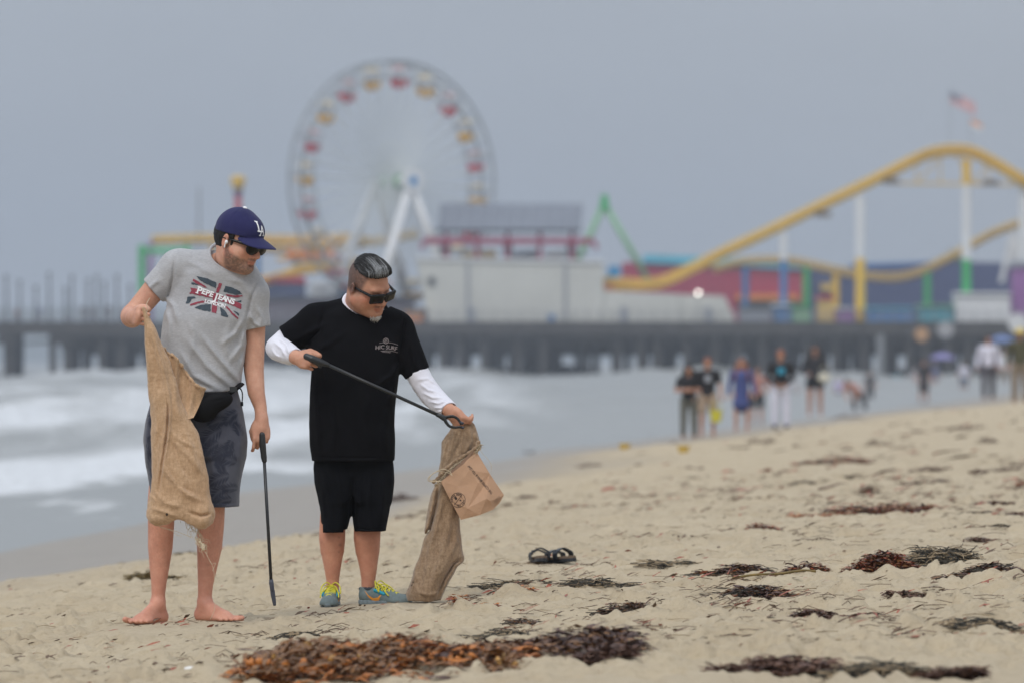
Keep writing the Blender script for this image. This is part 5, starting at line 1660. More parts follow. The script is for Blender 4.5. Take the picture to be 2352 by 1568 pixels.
# ------------------------------------------------------------------ second man: black tee over white long sleeves
def shoe(parent, off, heel, d, L, mirror=1, detail=True):
    """trainer: mesh upper, pale sole, dark lining, cyan side panel, yellow laces"""
    d = np.array(d, float); d /= np.linalg.norm(d); z = np.array([0, 0, 1.0])
    sd = np.array([d[1], -d[0], 0]); h = np.array(heel, float)
    R = np.stack([sd, d, z]); T = lambda x, y, q: h+sd*x+d*y+z*q
    u = Sdf()
    u.chain([T(0, .035, .036), T(0, .10, .036), T(0.0, .185, .028), T(0, .245, .022)], [.036, .035, .034, .026], k=0.01)
    u.cone(T(0, .03, .045), T(0, .028, .075), .034, .031, k=0.015)
    u.cone(T(0, .09, .055), T(0, .17, .040), .030, .026, k=0.02)
    u.ell(T(0, .21, .018), (.044, .060, .028), R, k=0.02)
    u.ell(T(0, .25, .020), (.032, .030, .022), R, k=0.02)
    u.plane(T(0, 0, .012), -z)
    u.ell(T(0, .036, .090), (.027, .044, .045), R, k=0.006, mode='s')
    u.disp(lambda P: .0015*vn3(P, 60, 3))
    lo = h-.33; hi = h+.33; lo[2] = h[2]-.02; hi[2] = h[2]+.14
    up = solid('shoe', u, lo, hi, 0.0032, M['shoe_grey'], parent, offset=off)
    s = Sdf()
    s.chain([T(0, .03, .012), T(0, .11, .012), T(0, .20, .013), T(0, .255, .019)], [.037, .034, .040, .028], k=0.01)
    s.disp(lambda P: 0.0015*np.sin((P-h)@d*260))
    s.plane(T(0, 0, .022), z); s.plane(T(0, 0, -.004), -z)
    solid('sole', s, lo, hi, 0.0034, M['shoe_sole'], up, offset=off)
    ln = Sdf(); ln.ell(T(0, .036, .072), (.029, .046, .020), R); ln.ell(T(0, .036, .090), (.023, .040, .040), R, mode='s')
    solid('lining', ln, lo, hi, 0.0034, M['shoe_dark'], up, offset=off)
    toe = Sdf(); toe.ell(T(0, .262, .018), (.030, .018, .019), R); toe.plane(T(0, 0, .006), -z)
    solid('toe_cap', toe, lo, hi, 0.0034, M['shoe_dark'], up, offset=off)
    for x in (-1, 1):
        pn = Sdf(); pn.box(T(x*.027, .125, .055), (.007, .034, .016), _rot(d*1.0-z*.30, z+sd*x*.9), rnd=.005)
        solid('side_panel', pn, lo, hi, 0.0034, M['shoe_cyan'], up, offset=off)
    mb = MB()
    V_ = lambda x, y, q: Vector(T(x, y, q)-off)
    for k in range(6):
        y0 = .095+k*.020; q = .090-k*.0070
        mb.tube(spl([V_(-.024, y0, q-.012), V_(-.008, y0+.006, q+.003), V_(.010, y0+.012, q+.001), V_(.026, y0+.018, q-.016)], 3), .0032, 5)
        mb.tube(spl([V_(.024, y0, q-.012), V_(.008, y0+.006, q+.004), V_(-.010, y0+.012, q+.001), V_(-.026, y0+.018, q-.016)], 3), .0032, 5)
    for sx in (-1, 1):
        mb.tube(spl([V_(0, .090, .096), V_(sx*.020, .094, .112), V_(sx*.042, .110, .094), V_(sx*.046, .130, .062), V_(sx*.030, .120, .075), V_(sx*.006, .098, .094)], 4), .0030, 5)
        mb.tube(spl([V_(0, .092, .096), V_(sx*.025, .130, .093), V_(sx*.040, .165, .062), V_(sx*.043, .185, .045)], 4), .0030, 5)
    tag(mb.build('lace', M['lace_yellow'], up, smooth=True), kind='stuff')
    # curved side mark, orange, following the upper
    bv = bvh_of(up)
    pts = [(-.042, .012), (-.020, -.006), (.006, -.010), (.034, .004), (.060, .026), (.034, -.004), (.012, -.022), (-.006, -.026), (-.026, -.018)]
    from mathutils.geometry import tessellate_polygon
    F = [tuple(t) for t in tessellate_polygon([[Vector((x, y, 0)) for x, y in pts]])]
    for sx in (-1, 1):
        o = Vector(T(sx*.09, .10, .042)-off)
        dd = Vector(d)*(-1); zz = Vector(z)
        stamp('swoosh', pts, F, lambda a, b_: o+dd*a+zz*b_, bv, Vector(sd)*(-sx), M['swoosh_orange'], up, 0.0016, 0.008)
    return up

def build_man2():
    root_loc = P2(808, 1390)
    r = empty('person', root_loc); off = root_loc; offv = Vector(off)
    tag(r, 'man in sunglasses, black logo tee over white long sleeves and yellow laced trainers', 'person')
    th, ph, ro = math.radians(46), math.radians(29), math.radians(10)
    f = np.array([math.sin(th)*math.cos(ph), -math.cos(th)*math.cos(ph), -math.sin(ph)])
    # his left side (picture right) is the higher one
    up0 = np.array([0, 0, 1.0]); side = np.cross(f, up0); side /= np.linalg.norm(side)
    Rh = _rot(f, up0*math.cos(ro)+side*math.sin(ro)*(1 if side[0] < 0 else -1))
    C = P2(848, 657, -.125); HS = 1.07
    b = Sdf()
    Lh = head_ops(b, C, Rh, HS, fat=1.0)
    b.cone(Lh(0, -.03, -.04), P2(828, 720, .02), 0.070, 0.082, k=0.03)
    b.cone(P2(820, 712, .03), P2(745, 735, .03), 0.055, 0.05, k=0.03); b.cone(P2(848, 722, .02), P2(893, 756, .02), 0.050, 0.044, k=0.03)
    b.ell(P2(818, 770, .01), (.19, .10, .09), k=0.05); b.ell(P2(815, 850, .0), (.17, .11, .16), k=0.05)
    b.ell(P2(812, 960, -.01), (.155, .12, .15), k=0.05); b.ell(P2(812, 1050, .01), (.145, .10, .11), k=0.05)
    b.chain([P2(728, 744, .0), P2(672, 776, .0), P2(638, 798, .0)], [.066, .052, .044], k=0.02)
    b.chain([P2(638, 799, .0), P2(662, 812, -.13), P2(685, 820, -.215)], [.042, .037, .031], k=0.02)
    hand(b, P2(688, 823, -.225), (.30, .10, .95), (.60, -.74, -.22), (-.74, -.62, .2), curls=[(62, 78, 45), (66, 80, 50), (68, 82, 52), (68, 82, 52)], sc_=1.04,
         thumb=[(0.026, 0.022, -0.008), (0.046, 0.052, -0.014), (0.044, 0.082, -0.024), (0.038, 0.104, -0.030)])
    b.chain([P2(906, 764, .0), P2(948, 835, -.015), P2(985, 895, -.07), P2(1012, 925, -.14), P2(1034, 941, -.20)], [.062, .050, .044, .040, .031], k=0.02)
    hand(b, P2(1033, 943, -.21), (.35, -.62, .70), (.66, -.35, -.62), (.3, -.7, .6), curls=[(50, 52, 35), (56, 58, 40), (60, 60, 40), (64, 60, 40)], sc_=0.95,
         thumb=[(0.024, 0.020, -0.008), (0.034, 0.050, -0.012), (0.030, 0.080, -0.016), (0.022, 0.104, -0.022)])
    b.chain([P2(782, 1060, 0.01), P2(774, 1130, 0.0), P2(764, 1200, -.005), P2(763, 1235, 0.0), P2(763, 1262, .01), P2(763.5, 1300, .01), P2(764, 1330, .01), P2(764, 1360, .01)], [.080, .070, .0605, .0615, .056, .040, .0305, .029], k=0.02)
    b.chain([P2(848, 1060, 0.01), P2(850, 1130, 0.0), P2(844, 1200, -.005), P2(843, 1235, 0.0), P2(844, 1262, .01), P2(846, 1300, .01), P2(846, 1330, .01), P2(845, 1358, .01)], [.078, .070, .063, .0625, .057, .042, .033, .031], k=0.02)
    

    def tint(V):
        c = np.ones((len(V), 3))
        Q = ((V-C)@Rh.T)/HS
        near = np.linalg.norm(Q, axis=1) < 0.17
        n = vn3(V, 240, 3)+0.5*vn3(V, 500, 5); n2 = vn3(V, 40, 8)
        # clipped sides of the hair: darker towards the back, a clean line at the temple
        fade = sstep(.050, .030, Q[:, 1]-0.10*np.maximum(Q[:, 2]-.02, 0))*sstep(-.045, -.005, Q[:, 2]+0.25*np.clip(-Q[:, 1]-.02, -0.05, .08))*sstep(.098, .090, Q[:, 2])*(np.abs(Q[:, 0]) > .02)
        dark = np.clip(fade*near*(0.74+0.22*sstep(.04, -.06, Q[:, 1]))*(1+0.5*n), 0, 0.92)
        mous = np.exp(-((Q[:, 2]+.0525)/.0048)**2)*sstep(.030, .020, np.abs(Q[:, 0]))*(np.abs(Q[:, 0]) > .004)*(Q[:, 1] > .07)*near*0.7
        brow = np.exp(-((Q[:, 2]-.026-.1*np.abs(Q[:, 0]))/.0045)**2)*(np.abs(Q[:, 0]) > .010)*(np.abs(Q[:, 0]) < .05)*(Q[:, 1] > .06)*near*0.6
        dark = np.clip(dark+mous, 0, .95)
        lips = np.exp(-((Q[:, 2]+.0655)/.0085)**4)*sstep(.026, .019, np.abs(Q[:, 0]))*(Q[:, 1] > .088)*near
        for k, v in enumerate((0.14, 0.19, 0.26)): c[:, k] *= 1-dark*(1-v)
        for k, v in enumerate((0.92, 0.74, 0.74)): c[:, k] *= 1-lips*(1-v)
        red = (0.75*np.exp(-((Q[:, 1]-.075)/.03)**2)*np.exp(-((Q[:, 2]+.022)/.026)**2)+0.4*(np.abs(Q[:, 0]) > .088))*near
        low = sstep(.75, .35, V[:, 2])*0.35
        red = np.clip(red+low+0.15*n2, 0, 1)
        for k, v in enumerate((1.0, 0.74, 0.72)): c[:, k] *= 1-red*(1-v)
        c *= (1+0.16*low)[:, None]
        for px, py, rr in ((782, 1250, .008), (780, 1232, .005), (871, 1296, .007), (868, 1290, .004), (779, 1266, .004), (872, 1305, .009)):
            sp_ = P2(px, py); dd = np.hypot(V[:, 0]-sp_[0], V[:, 2]-sp_[2])
            c *= (1-0.35*np.exp(-(dd/rr)**2))[:, None]
        return c
    lo = np.array([P2(595, 0)[0], 26.05, -0.06]); hi = np.array([P2(1105, 0)[0], 26.95, 1.72])
    solid('body', b, lo, hi, 0.0048, M['skin2'], r, colf=tint, offset=off)

    # ---- black tee
    s = Sdf()
    rows = [(700, 790, 880), (725, 735, 920), (760, 716, 932), (800, 712, 926), (852, 716, 914), (893, 713, 911), (940, 711, 908), (976, 710, 907), (1020, 712, 908), (1057, 717, 906)]
    s.zloft([(P2(0, y)[2], P2(a, 0)[0], P2(c_, 0)[0], (-.03 if y > 850 else -.015), (.085 if y < 720 else .108 if y < 740 else .130 if y < 800 else .158 if y < 1030 else .150)) for y, a, c_ in rows], n=2.25, yb=Y2_)
    s.cone(P2(815, 726, .02), P2(728, 742, .01), 0.095, 0.088, k=0.04)
    s.cone(P2(728, 742, .01), P2(652, 784, .01), 0.088, 0.067, k=0.03)
    s.cone(P2(850, 738, .01), P2(905, 757, .0), 0.098, 0.090, k=0.04)
    s.cone(P2(908, 760, .0), P2(963, 864, -.03), 0.086, 0.0620, k=0.03)
    rd = [([(920, 830), (900, 862), (868, 885)], .012, .010), ([(912, 850), (905, 895), (890, 930)], .013, .008), ([(700, 792), (722, 815), (735, 850)], .012, .009), ([(716, 800), (742, 840), (748, 900)], .013, .008),
          ([(725, 880), (730, 960), (738, 1045)], .016, .009), ([(760, 900), (770, 980), (762, 1050)], .018, .006), ([(895, 930), (885, 990), (890, 1050)], .016, .009), ([(930, 720), (925, 770), (915, 835)], .007, -.009),
          ([(745, 715), (735, 760), (700, 790)], .007, -.007), ([(760, 740), (720, 760), (680, 780)], .012, .006), ([(800, 760), (760, 790), (730, 800)], .014, .007), ([(940, 780), (950, 820), (955, 850)], .010, .007), ([(870, 760), (905, 790), (925, 830)], .014, .006),
          ([(718, 1045), (810, 1050), (905, 1048)], .003, -.004), ([(850, 900), (840, 960), (850, 1030)], .020, .005)]
    for p, w, a in rd: s.fold([P2(x, y) for x, y in p], w, a*1.7, Y2_+0.02)
    s.disp(lambda P: 0.006*vn3(P*np.array([1, 1, .8]), 7, 1)+0.003*vn3(P*np.array([1, 1, .6])+P[..., [2, 2, 0]]*0.5, 22, 2))
    s.planecut(P2(656.5, 781), (P2(652, 784)-P2(728, 742)), 0.12)
    s.planecut(P2(960, 857), (P2(963, 864)-P2(908, 760)), 0.10)
    s.cone(P2(640, 792, .01), P2(668, 775, .01), 0.060, mode='s', k=0.002)
    s.cone(P2(966, 872, -.03), P2(956, 850, -.02), 0.0555, mode='s', k=0.002)
    s.plane(P2(810, 1057), (0.0, 0, -1))
    kl, kf, kr = P2(788, 683, .01), P2(846, 739, -.112), P2(888, 724, .0)
    nn = np.cross(kf-kl, kr-kl); nn /= np.linalg.norm(nn); nn = nn if nn[2] > 0 else -nn
    ex = kr-kl; rx = np.linalg.norm(ex)/2; ex /= np.linalg.norm(ex); ey = np.cross(nn, ex)
    nc = (kl+kr)/2; ry = abs((kf-nc)@ey)
    def openf(P):
        Q = P-nc; u = Q@ex/rx; v = Q@ey/ry; w_ = Q@nn
        return np.maximum((np.sqrt(u*u+v*v)-1)*rx, -(w_+.024))
    s.fn(openf, nc, 0.26, k=0.004, mode='s')
    lo = np.array([P2(610, 0)[0], Y2_-.27, P2(0, 1066)[2]]); hi = np.array([P2(1005, 0)[0], Y2_+.22, P2(0, 665)[2]])
    sh = solid('shirt', s, lo, hi, 0.0050, M['black_tee'], r, offset=off)
    def ringpts(k_, dn): return [nc+ex*math.cos(2*PI*k/28)*rx*k_+ey*math.sin(2*PI*k/28)*ry*k_-nn*dn for k in range(29)]
    rg = Sdf(); c1 = ringpts(1.0, .004); rg.chain(c1, [.0085]*29); rg.chain(ringpts(1.01, .013), [.007]*29, k=.004)
    solid('collar', rg, np.min(c1, 0)-.03, np.max(c1, 0)+.02, 0.0038, M['black_tee'], sh, offset=off)
    rg = Sdf(); c1 = ringpts(0.935, -.003); c1 = c1[5:25]; rg.chain(c1, [.0095]*20); rg.chain(ringpts(.96, .006)[5:25], [.009]*20, k=.004)
    u = solid('undershirt', rg, np.min(c1, 0)-.03, np.max(c1, 0)+.02, 0.0038, M['white_jersey'], r, offset=off)
    tag(u, 'white collar showing inside the black tee')
    # ---- white sleeves
    for nm, pts, rs, cuff, rd2 in (
        ('left', [P2(668, 773, .01), P2(641, 797, .0), P2(640, 799, -.03), P2(664, 812, -.13), P2(684, 819, -.20)], [.058, .0575, .060, .050, .0375], None,
         [([(630, 785), (650, 800), (660, 820)], .006, .006), ([(640, 775), (660, 790), (672, 812)], .006, .005), ([(662, 800), (668, 812), (666, 828)], .004, .005), ([(672, 800), (677, 812), (673, 830)], .004, .005), ([(682, 800), (686, 812), (681, 832)], .004, .004), ([(625, 800), (635, 815), (650, 822)], .006, .005)]),
        ('right', [P2(940, 822, -.015), P2(975, 885, -.055), P2(990, 905, -.08), P2(1014, 928, -.14), P2(1033, 943, -.19)], [.0560, .054, .055, .050, .046], None,
         [([(965, 880), (985, 895), (1005, 898)], .006, .006), ([(970, 900), (995, 912), (1018, 912)], .006, .006), ([(985, 920), (1008, 925), (1025, 918)], .005, .006), ([(995, 935), (1015, 935), (1035, 922)], .004, .006), ([(1003, 944), (1022, 942), (1043, 930)], .004, .006), ([(1010, 951), (1030, 950), (1050, 938)], .004, .005), ([(955, 872), (985, 868), (1000, 880)], .006, .004)])):
        w = Sdf(); w.chain(pts, rs)
        for p, w_, a in rd2: w.fold([P2(x, y) for x, y in p], w_, a*1.4, Y2_+0.02)
        w.disp(lambda P: .004*vn3(P, 30, 9)+.0018*vn3(P, 75, 10))
        n_ = pts[-1]-pts[-2]; w.planecut(pts[-1], n_, .09)
        w.cone(pts[-1]-n_*0.25, pts[-1]+n_*0.6, rs[-1]-.006, mode='s', k=.002)
        P_ = np.array(pts)
        solid('undershirt_sleeve', w, P_.min(0)-.085, P_.max(0)+.085, 0.0038, M['white_jersey'], u, offset=off)
    # ---- chest print
    bv = bvh_of(sh)
    O = Vector(P2(889, 797, -.6))-offv
    def pl(u_, v): return O+Vector((u_, 0, v))
    U = 1/491.2
    sk = 0.04
    def put(V, F, dx, dy, ang, nm):
        a = math.radians(ang); ca, sa = math.cos(a), math.sin(a)
        V = [(dx*U+x*ca-y*sa, -dy*U+x*sa+y*ca) for x, y in V]
        stamp(nm, V, F, pl, bv, (0, 1, 0), M['print_taupe'], sh, 0.003, 0.008)
    def arc(r0, r1, a0, a1, n=16, sx=1.0):
        V = []; F = []
        for k in range(n+1):
            a = math.radians(a0+(a1-a0)*k/n)
            V += [(math.cos(a)*r0*U*sx, math.sin(a)*r0*U), (math.cos(a)*r1*U*sx, math.sin(a)*r1*U)]
        for k in range(n): F.append((2*k, 2*k+1, 2*k+3, 2*k+2))
        return V, F
    for i, (c_, an, dx, dy) in enumerate([('H', -3, -20.5, 1.5), ('I', -4, -14.5, 0.6), ('C', -4, -8.5, 0.2), ('S', -6, 1.5, 0.8), ('U', -8, 8.5, 1.6), ('R', -10, 15.5, 2.8), ('F', -12, 21.5, 4.3)]):
        V, F = text_mesh(c_, 12.5*U, 0.12*U); put(V, F, dx, dy, an, 'lettering')
    V, F = text_mesh('HAWAII', 4.2*U, 0.05*U, xscale=1.25); put(V, F, 0, 11.0, -6, 'lettering')
    V, F = arc(62, 62.8, 70, 110); put(V, F, 0, 52, -5, 'arc_line')
    V, F = arc(80, 80.9, 76, 104); put(V, F, 0, 88.5, -5, 'arc_line')
    V, F = arc(5.6, 6.5, 0, 360, 20); put(V, F, -1, -14, 0, 'emblem_ring')
    V, F = arc(3.0, 3.7, 20, 250, 12); put(V, F, -1, -14, 0, 'emblem_curl')
    V, F = arc(1.0, 1.9, 0, 360, 10); put(V, F, -1, -14, 0, 'emblem_dot')
    for k in range(8):
        a = k*PI/4
        V = [((3.9*math.cos(a)-.35*math.sin(a))*U, (3.9*math.sin(a)+.35*math.cos(a))*U), ((5.6*math.cos(a)-.35*math.sin(a))*U, (5.6*math.sin(a)+.35*math.cos(a))*U), ((5.6*math.cos(a)+.35*math.sin(a))*U, (5.6*math.sin(a)-.35*math.cos(a))*U), ((3.9*math.cos(a)+.35*math.sin(a))*U, (3.9*math.sin(a)-.35*math.cos(a))*U)]
        put(V, [(0, 1, 2, 3)], -1, -14, 0, 'emblem_ray')
    # ---- shorts
    q = Sdf()
    def rowz(rows, yb, dep): return [(P2(0, y)[2], P2(a, 0)[0], P2(c_, 0)[0], yb, dep) for y, a, c_ in rows]
    q.zloft(rowz([(1045, 722, 902), (1075, 720, 905), (1110, 725, 903), (1150, 738, 895)], .0, .135), n=2.3, yb=Y2_)
    q.zloft(rowz([(1060, 735, 800), (1102, 726, 812), (1138, 733, 812), (1170, 736, 806), (1222, 737, 795)], .0, .120), n=2.2, k=0.03, yb=Y2_)
    q.zloft(rowz([(1060, 830, 890), (1102, 815, 902), (1140, 811, 899), (1175, 811, 895), (1219, 814, 887)], .0, .125), n=2.2, k=0.03, yb=Y2_)
    for p, w, a in [([(812, 1090), (811, 1140), (808, 1200)], .012, -.02), ([(745, 1080), (752, 1130), (770, 1190)], .014, .010), ([(775, 1080), (785, 1140), (790, 1205)], .014, .009), ([(740, 1110), (745, 1160), (748, 1195)], .010, .007),
                    ([(885, 1080), (882, 1140), (876, 1205)], .013, .010), ([(850, 1080), (848, 1150), (852, 1210)], .014, .009), ([(830, 1110), (826, 1160), (828, 1210)], .012, .007), ([(816, 1211), (850, 1213), (886, 1211)], .003, -.004)]:
        q.fold([P2(x, y) for x, y in p], w, a*1.4, Y2_)
    q.disp(lambda P: 0.006*vn3(P, 8, 31)+0.0025*vn3(P, 26, 32))
    q.cone(P2(764, 1240), P2(768, 1175), .062, .064, mode='s', k=0.003)
    q.cone(P2(844, 1240), P2(848, 1180), .064, .068, mode='s', k=0.003)
    q.planecut(P2(765, 1208), (-.25, 0, -1), .086)
    lo = np.array([P2(705, 0)[0], Y2_-.17, P2(0, 1228)[2]]); hi = np.array([P2(915, 0)[0], Y2_+.17, P2(0, 1040)[2]])
    solid('shorts', q, lo, hi, 0.0048, M['black_shorts'], r, offset=off)
    # ---- shoes
    shoe(r, off, P2(764, 1389, .07)+np.array([0, 0, -.004]), (-.06, -1, 0), .27)
    shoe(r, off, P2(829, 1384, .02)+np.array([0, 0, -.006]), (.84, -.54, 0), .27)
    # ---- hair, beard, glasses
    T = lambda x, y, z: C+(np.array([x, y, z])*HS)@Rh
    near_side = -1 if (T(.08, 0, 0)[1] > T(-.08, 0, 0)[1]) else 1      # the side turned to the camera
    near_side = 1 if T(.08, 0, 0)[1] < T(-.08, 0, 0)[1] else -1
    hd = Sdf(); hd.ell(T(0, -.012, .040), np.array([.0785, .098, .091])*HS, Rh)
    hd.ell(T(0, .040, .084), np.array([.058, .050, .038])*HS, Rh, k=0.02)
    hd.fn(lambda P: (lambda Q: np.maximum(.076-0.10*(Q[..., 1]-.05)*(Q[..., 1] > .05)*-3+0.25*np.maximum(-Q[..., 1]-.03, 0)-Q[..., 2], (np.abs(Q[..., 0])-.075)*1.0)*HS)(((P-C)@Rh.T)/HS), C, 0.3, k=0.006, mode='i')
    hd.disp(lambda P: (lambda Q: .0022*np.sin(Q[..., 0]*560+9*vn3(Q, 30, 4))+.004*vn3(Q, 60, 9))(((P-C)@Rh.T)/HS))
    hair = solid('hair', hd, C-.18, C+.18, 0.0026, M['hair_black'], r, offset=off, relax=0)
    rr = random.Random(12)
    for nm, m, n in (('hair_strand', 'hair_black', 190), ('grey_hair_strand', 'hair_grey', 110)):
        mb = MB()
        for k in range(n):
            if nm == 'grey_hair_strand':
                x = rr.gauss(near_side*0.018, .024); x = max(-.062, min(.064, x))
            else: x = rr.uniform(-.068, .068)
            j = rr.gauss(0, .0012)
            ln_ = rr.uniform(.35, .75) if nm == 'grey_hair_strand' else rr.uniform(.6, 1.15)
            pts = []
            for t in np.linspace(0, ln_, 7):
                a = 1.22-t*1.9       # from the forehead over the crown
                lift = .0045+j+.003*math.sin(t*3)
                w = math.sqrt(max(0.03, 1-(x/.086)**2))
                y_ = -.008+(.098+lift)*math.sin(a)*w; z_ = .050+(.083+lift)*math.cos(a*0.98)*w+.016*math.exp(-((t-.12)/.2)**2)
                pts.append(Vector(T(x*(1-.15*t)+.004*math.sin(t*4+k), y_, z_)-off))
            mb.tube(pts, [.0009, .0013, .0015, .0014, .0012, .0009, .0004], 4)
        tag(mb.build(nm, M[m], hair, smooth=True), kind='stuff')
    mb = MB()
    for k in range(160):
        x = rr.gauss(0, .011); y = .084+rr.uniform(-.006, .010)-abs(x)*.3
        p0 = T(x, y, -.094+rr.uniform(-.006, .008)); p1 = T(x*1.2, y+.010, -.112+rr.uniform(-.006, .006)); p2 = T(x*.9+rr.uniform(-.004, .004), y+.006+rr.uniform(-.006, .006), -.130+rr.uniform(-.010, .012))
        mb.tube([Vector(p0-off), Vector(p1-off), Vector(p2-off)], [.0016, .0014, .0003], 4)
    tag(mb.build('goatee', M['hair_white'], r, smooth=True), kind='stuff')
    sunglasses(r, C+Rh[1]*0.002, Rh, HS, off, wide=1.06, boxy=True)
    return r

# ------------------------------------------------------------------ what they carry
def build_grabbers():
    o = P1(604, 1000, -.075); off = Vector(o)
    r = empty('litter_grabber', o)
    tag(r, 'black litter grabber hanging upright from the hand of the man in the cap', 'grabber')
    V_ = lambda x, y, d=-.075: Vector(P1(x, y, d))-off
    s = Sdf(); s.chain([P1(604, 997, -.083), P1(605, 1020, -.08), P1(608, 1050, -.075)], [.0125, .0150, .0125]); s.cone(P1(607.5, 1046, -.075), P1(609, 1056, -.075), .0135, .0115, k=.002)
    s.cone(P1(600, 1022, -.05), P1(603, 1042, -.062), .005, .006, k=.004)
    solid('handle', s, P1(590, 1065, -.14), P1(620, 985, -.02), 0.0026, M['tool_black'], r, offset=o)
    MB().tube([V_(608.5, 1052), V_(624.5, 1334)], .0072, 10).build('shaft', M['tool_black'], r, smooth=True)
    MB().tube([V_(624.4, 1328), V_(625, 1336), V_(627, 1352), V_(628, 1354)], [.0085, .0105, .0095, .008], 10).build('jaw_housing', M['tool_grey'], r, smooth=True)
    for sx in (-1, 1):
        p = [V_(627.5, 1352)+Vector((sx*.004, 0, 0)), V_(628.5+sx*2, 1362), V_(631+sx*1.2, 1376), V_(632.5, 1388)]
        MB().tube(spl(p, 4), [.0055]*8+[.0058]*4+[.0045], 6, flat=1.3).build('jaw', M['tool_grey'], r, smooth=True)
    o = P2(716, 822, -.30); off2 = Vector(o)
    r = empty('litter_grabber', o)
    tag(r, 'black litter grabber held level across the black tee, jaws open by the second sack', 'grabber')
    V2 = lambda x, y, d: Vector(P2(x, y, d))-off2
    h = Sdf(); h.chain([P2(709, 818, -.29), P2(722, 824, -.30), P2(740, 831, -.30), P2(758, 837, -.30)], [.0150, .0185, .0165, .0100])
    h.cone(P2(735, 833, -.30), P2(742, 843, -.30), .007, .004, k=.006); h.cone(P2(726, 828, -.30), P2(738, 842, -.30), .0045, k=.004)
    solid('handle', h, P2(700, 850, -.34), P2(765, 808, -.26), 0.0028, M['tool_black'], r, offset=o)
    MB().tube([V2(752, 834.5, -.30), V2(880, 892, -.30), V2(1009, 951, -.30)], .0078, 10).build('shaft', M['tool_black'], r, smooth=True)
    MB().tube([V2(1005, 949.5, -.30), V2(1012, 952.5, -.30), V2(1022, 958, -.30), V2(1027, 961, -.30)], [.0095, .011, .0135, .009], 10).build('jaw_housing', M['tool_black'], r, smooth=True)
    up_ = [(1021, 957), (1030, 955), (1042, 954), (1052, 959), (1058, 967), (1061, 973)]
    dn_ = [(1022, 959), (1027, 968), (1034, 976), (1045, 979), (1056, 978), (1062, 977)]
    for k, pp in enumerate((up_, dn_)):
        q = spl([V2(x, y, -.30-.004*k) for x, y in pp], 4)
        MB().tube(q, [.0065-.0025*i/len(q) for i in range(len(q))], 8, flat=1.5).build('jaw', M['tool_black'], r, smooth=True)
    for (a, b_) in (((1057, 966), (1066, 971)), ((1056, 978), (1067, 980))):
        MB().tube([V2(a[0], a[1], -.30), V2(b_[0], b_[1], -.30)], [.0055, .0065], 8).build('tip', M['tool_grey'], r, smooth=True)

def loftsheet(name, rows, m, parent, off, nseg=28, wr=None, bulge=None, thick=1.0):
    """closed cloth bag from rows (z, xl, xr, y, half depth); wr(V) displaces"""
    pass

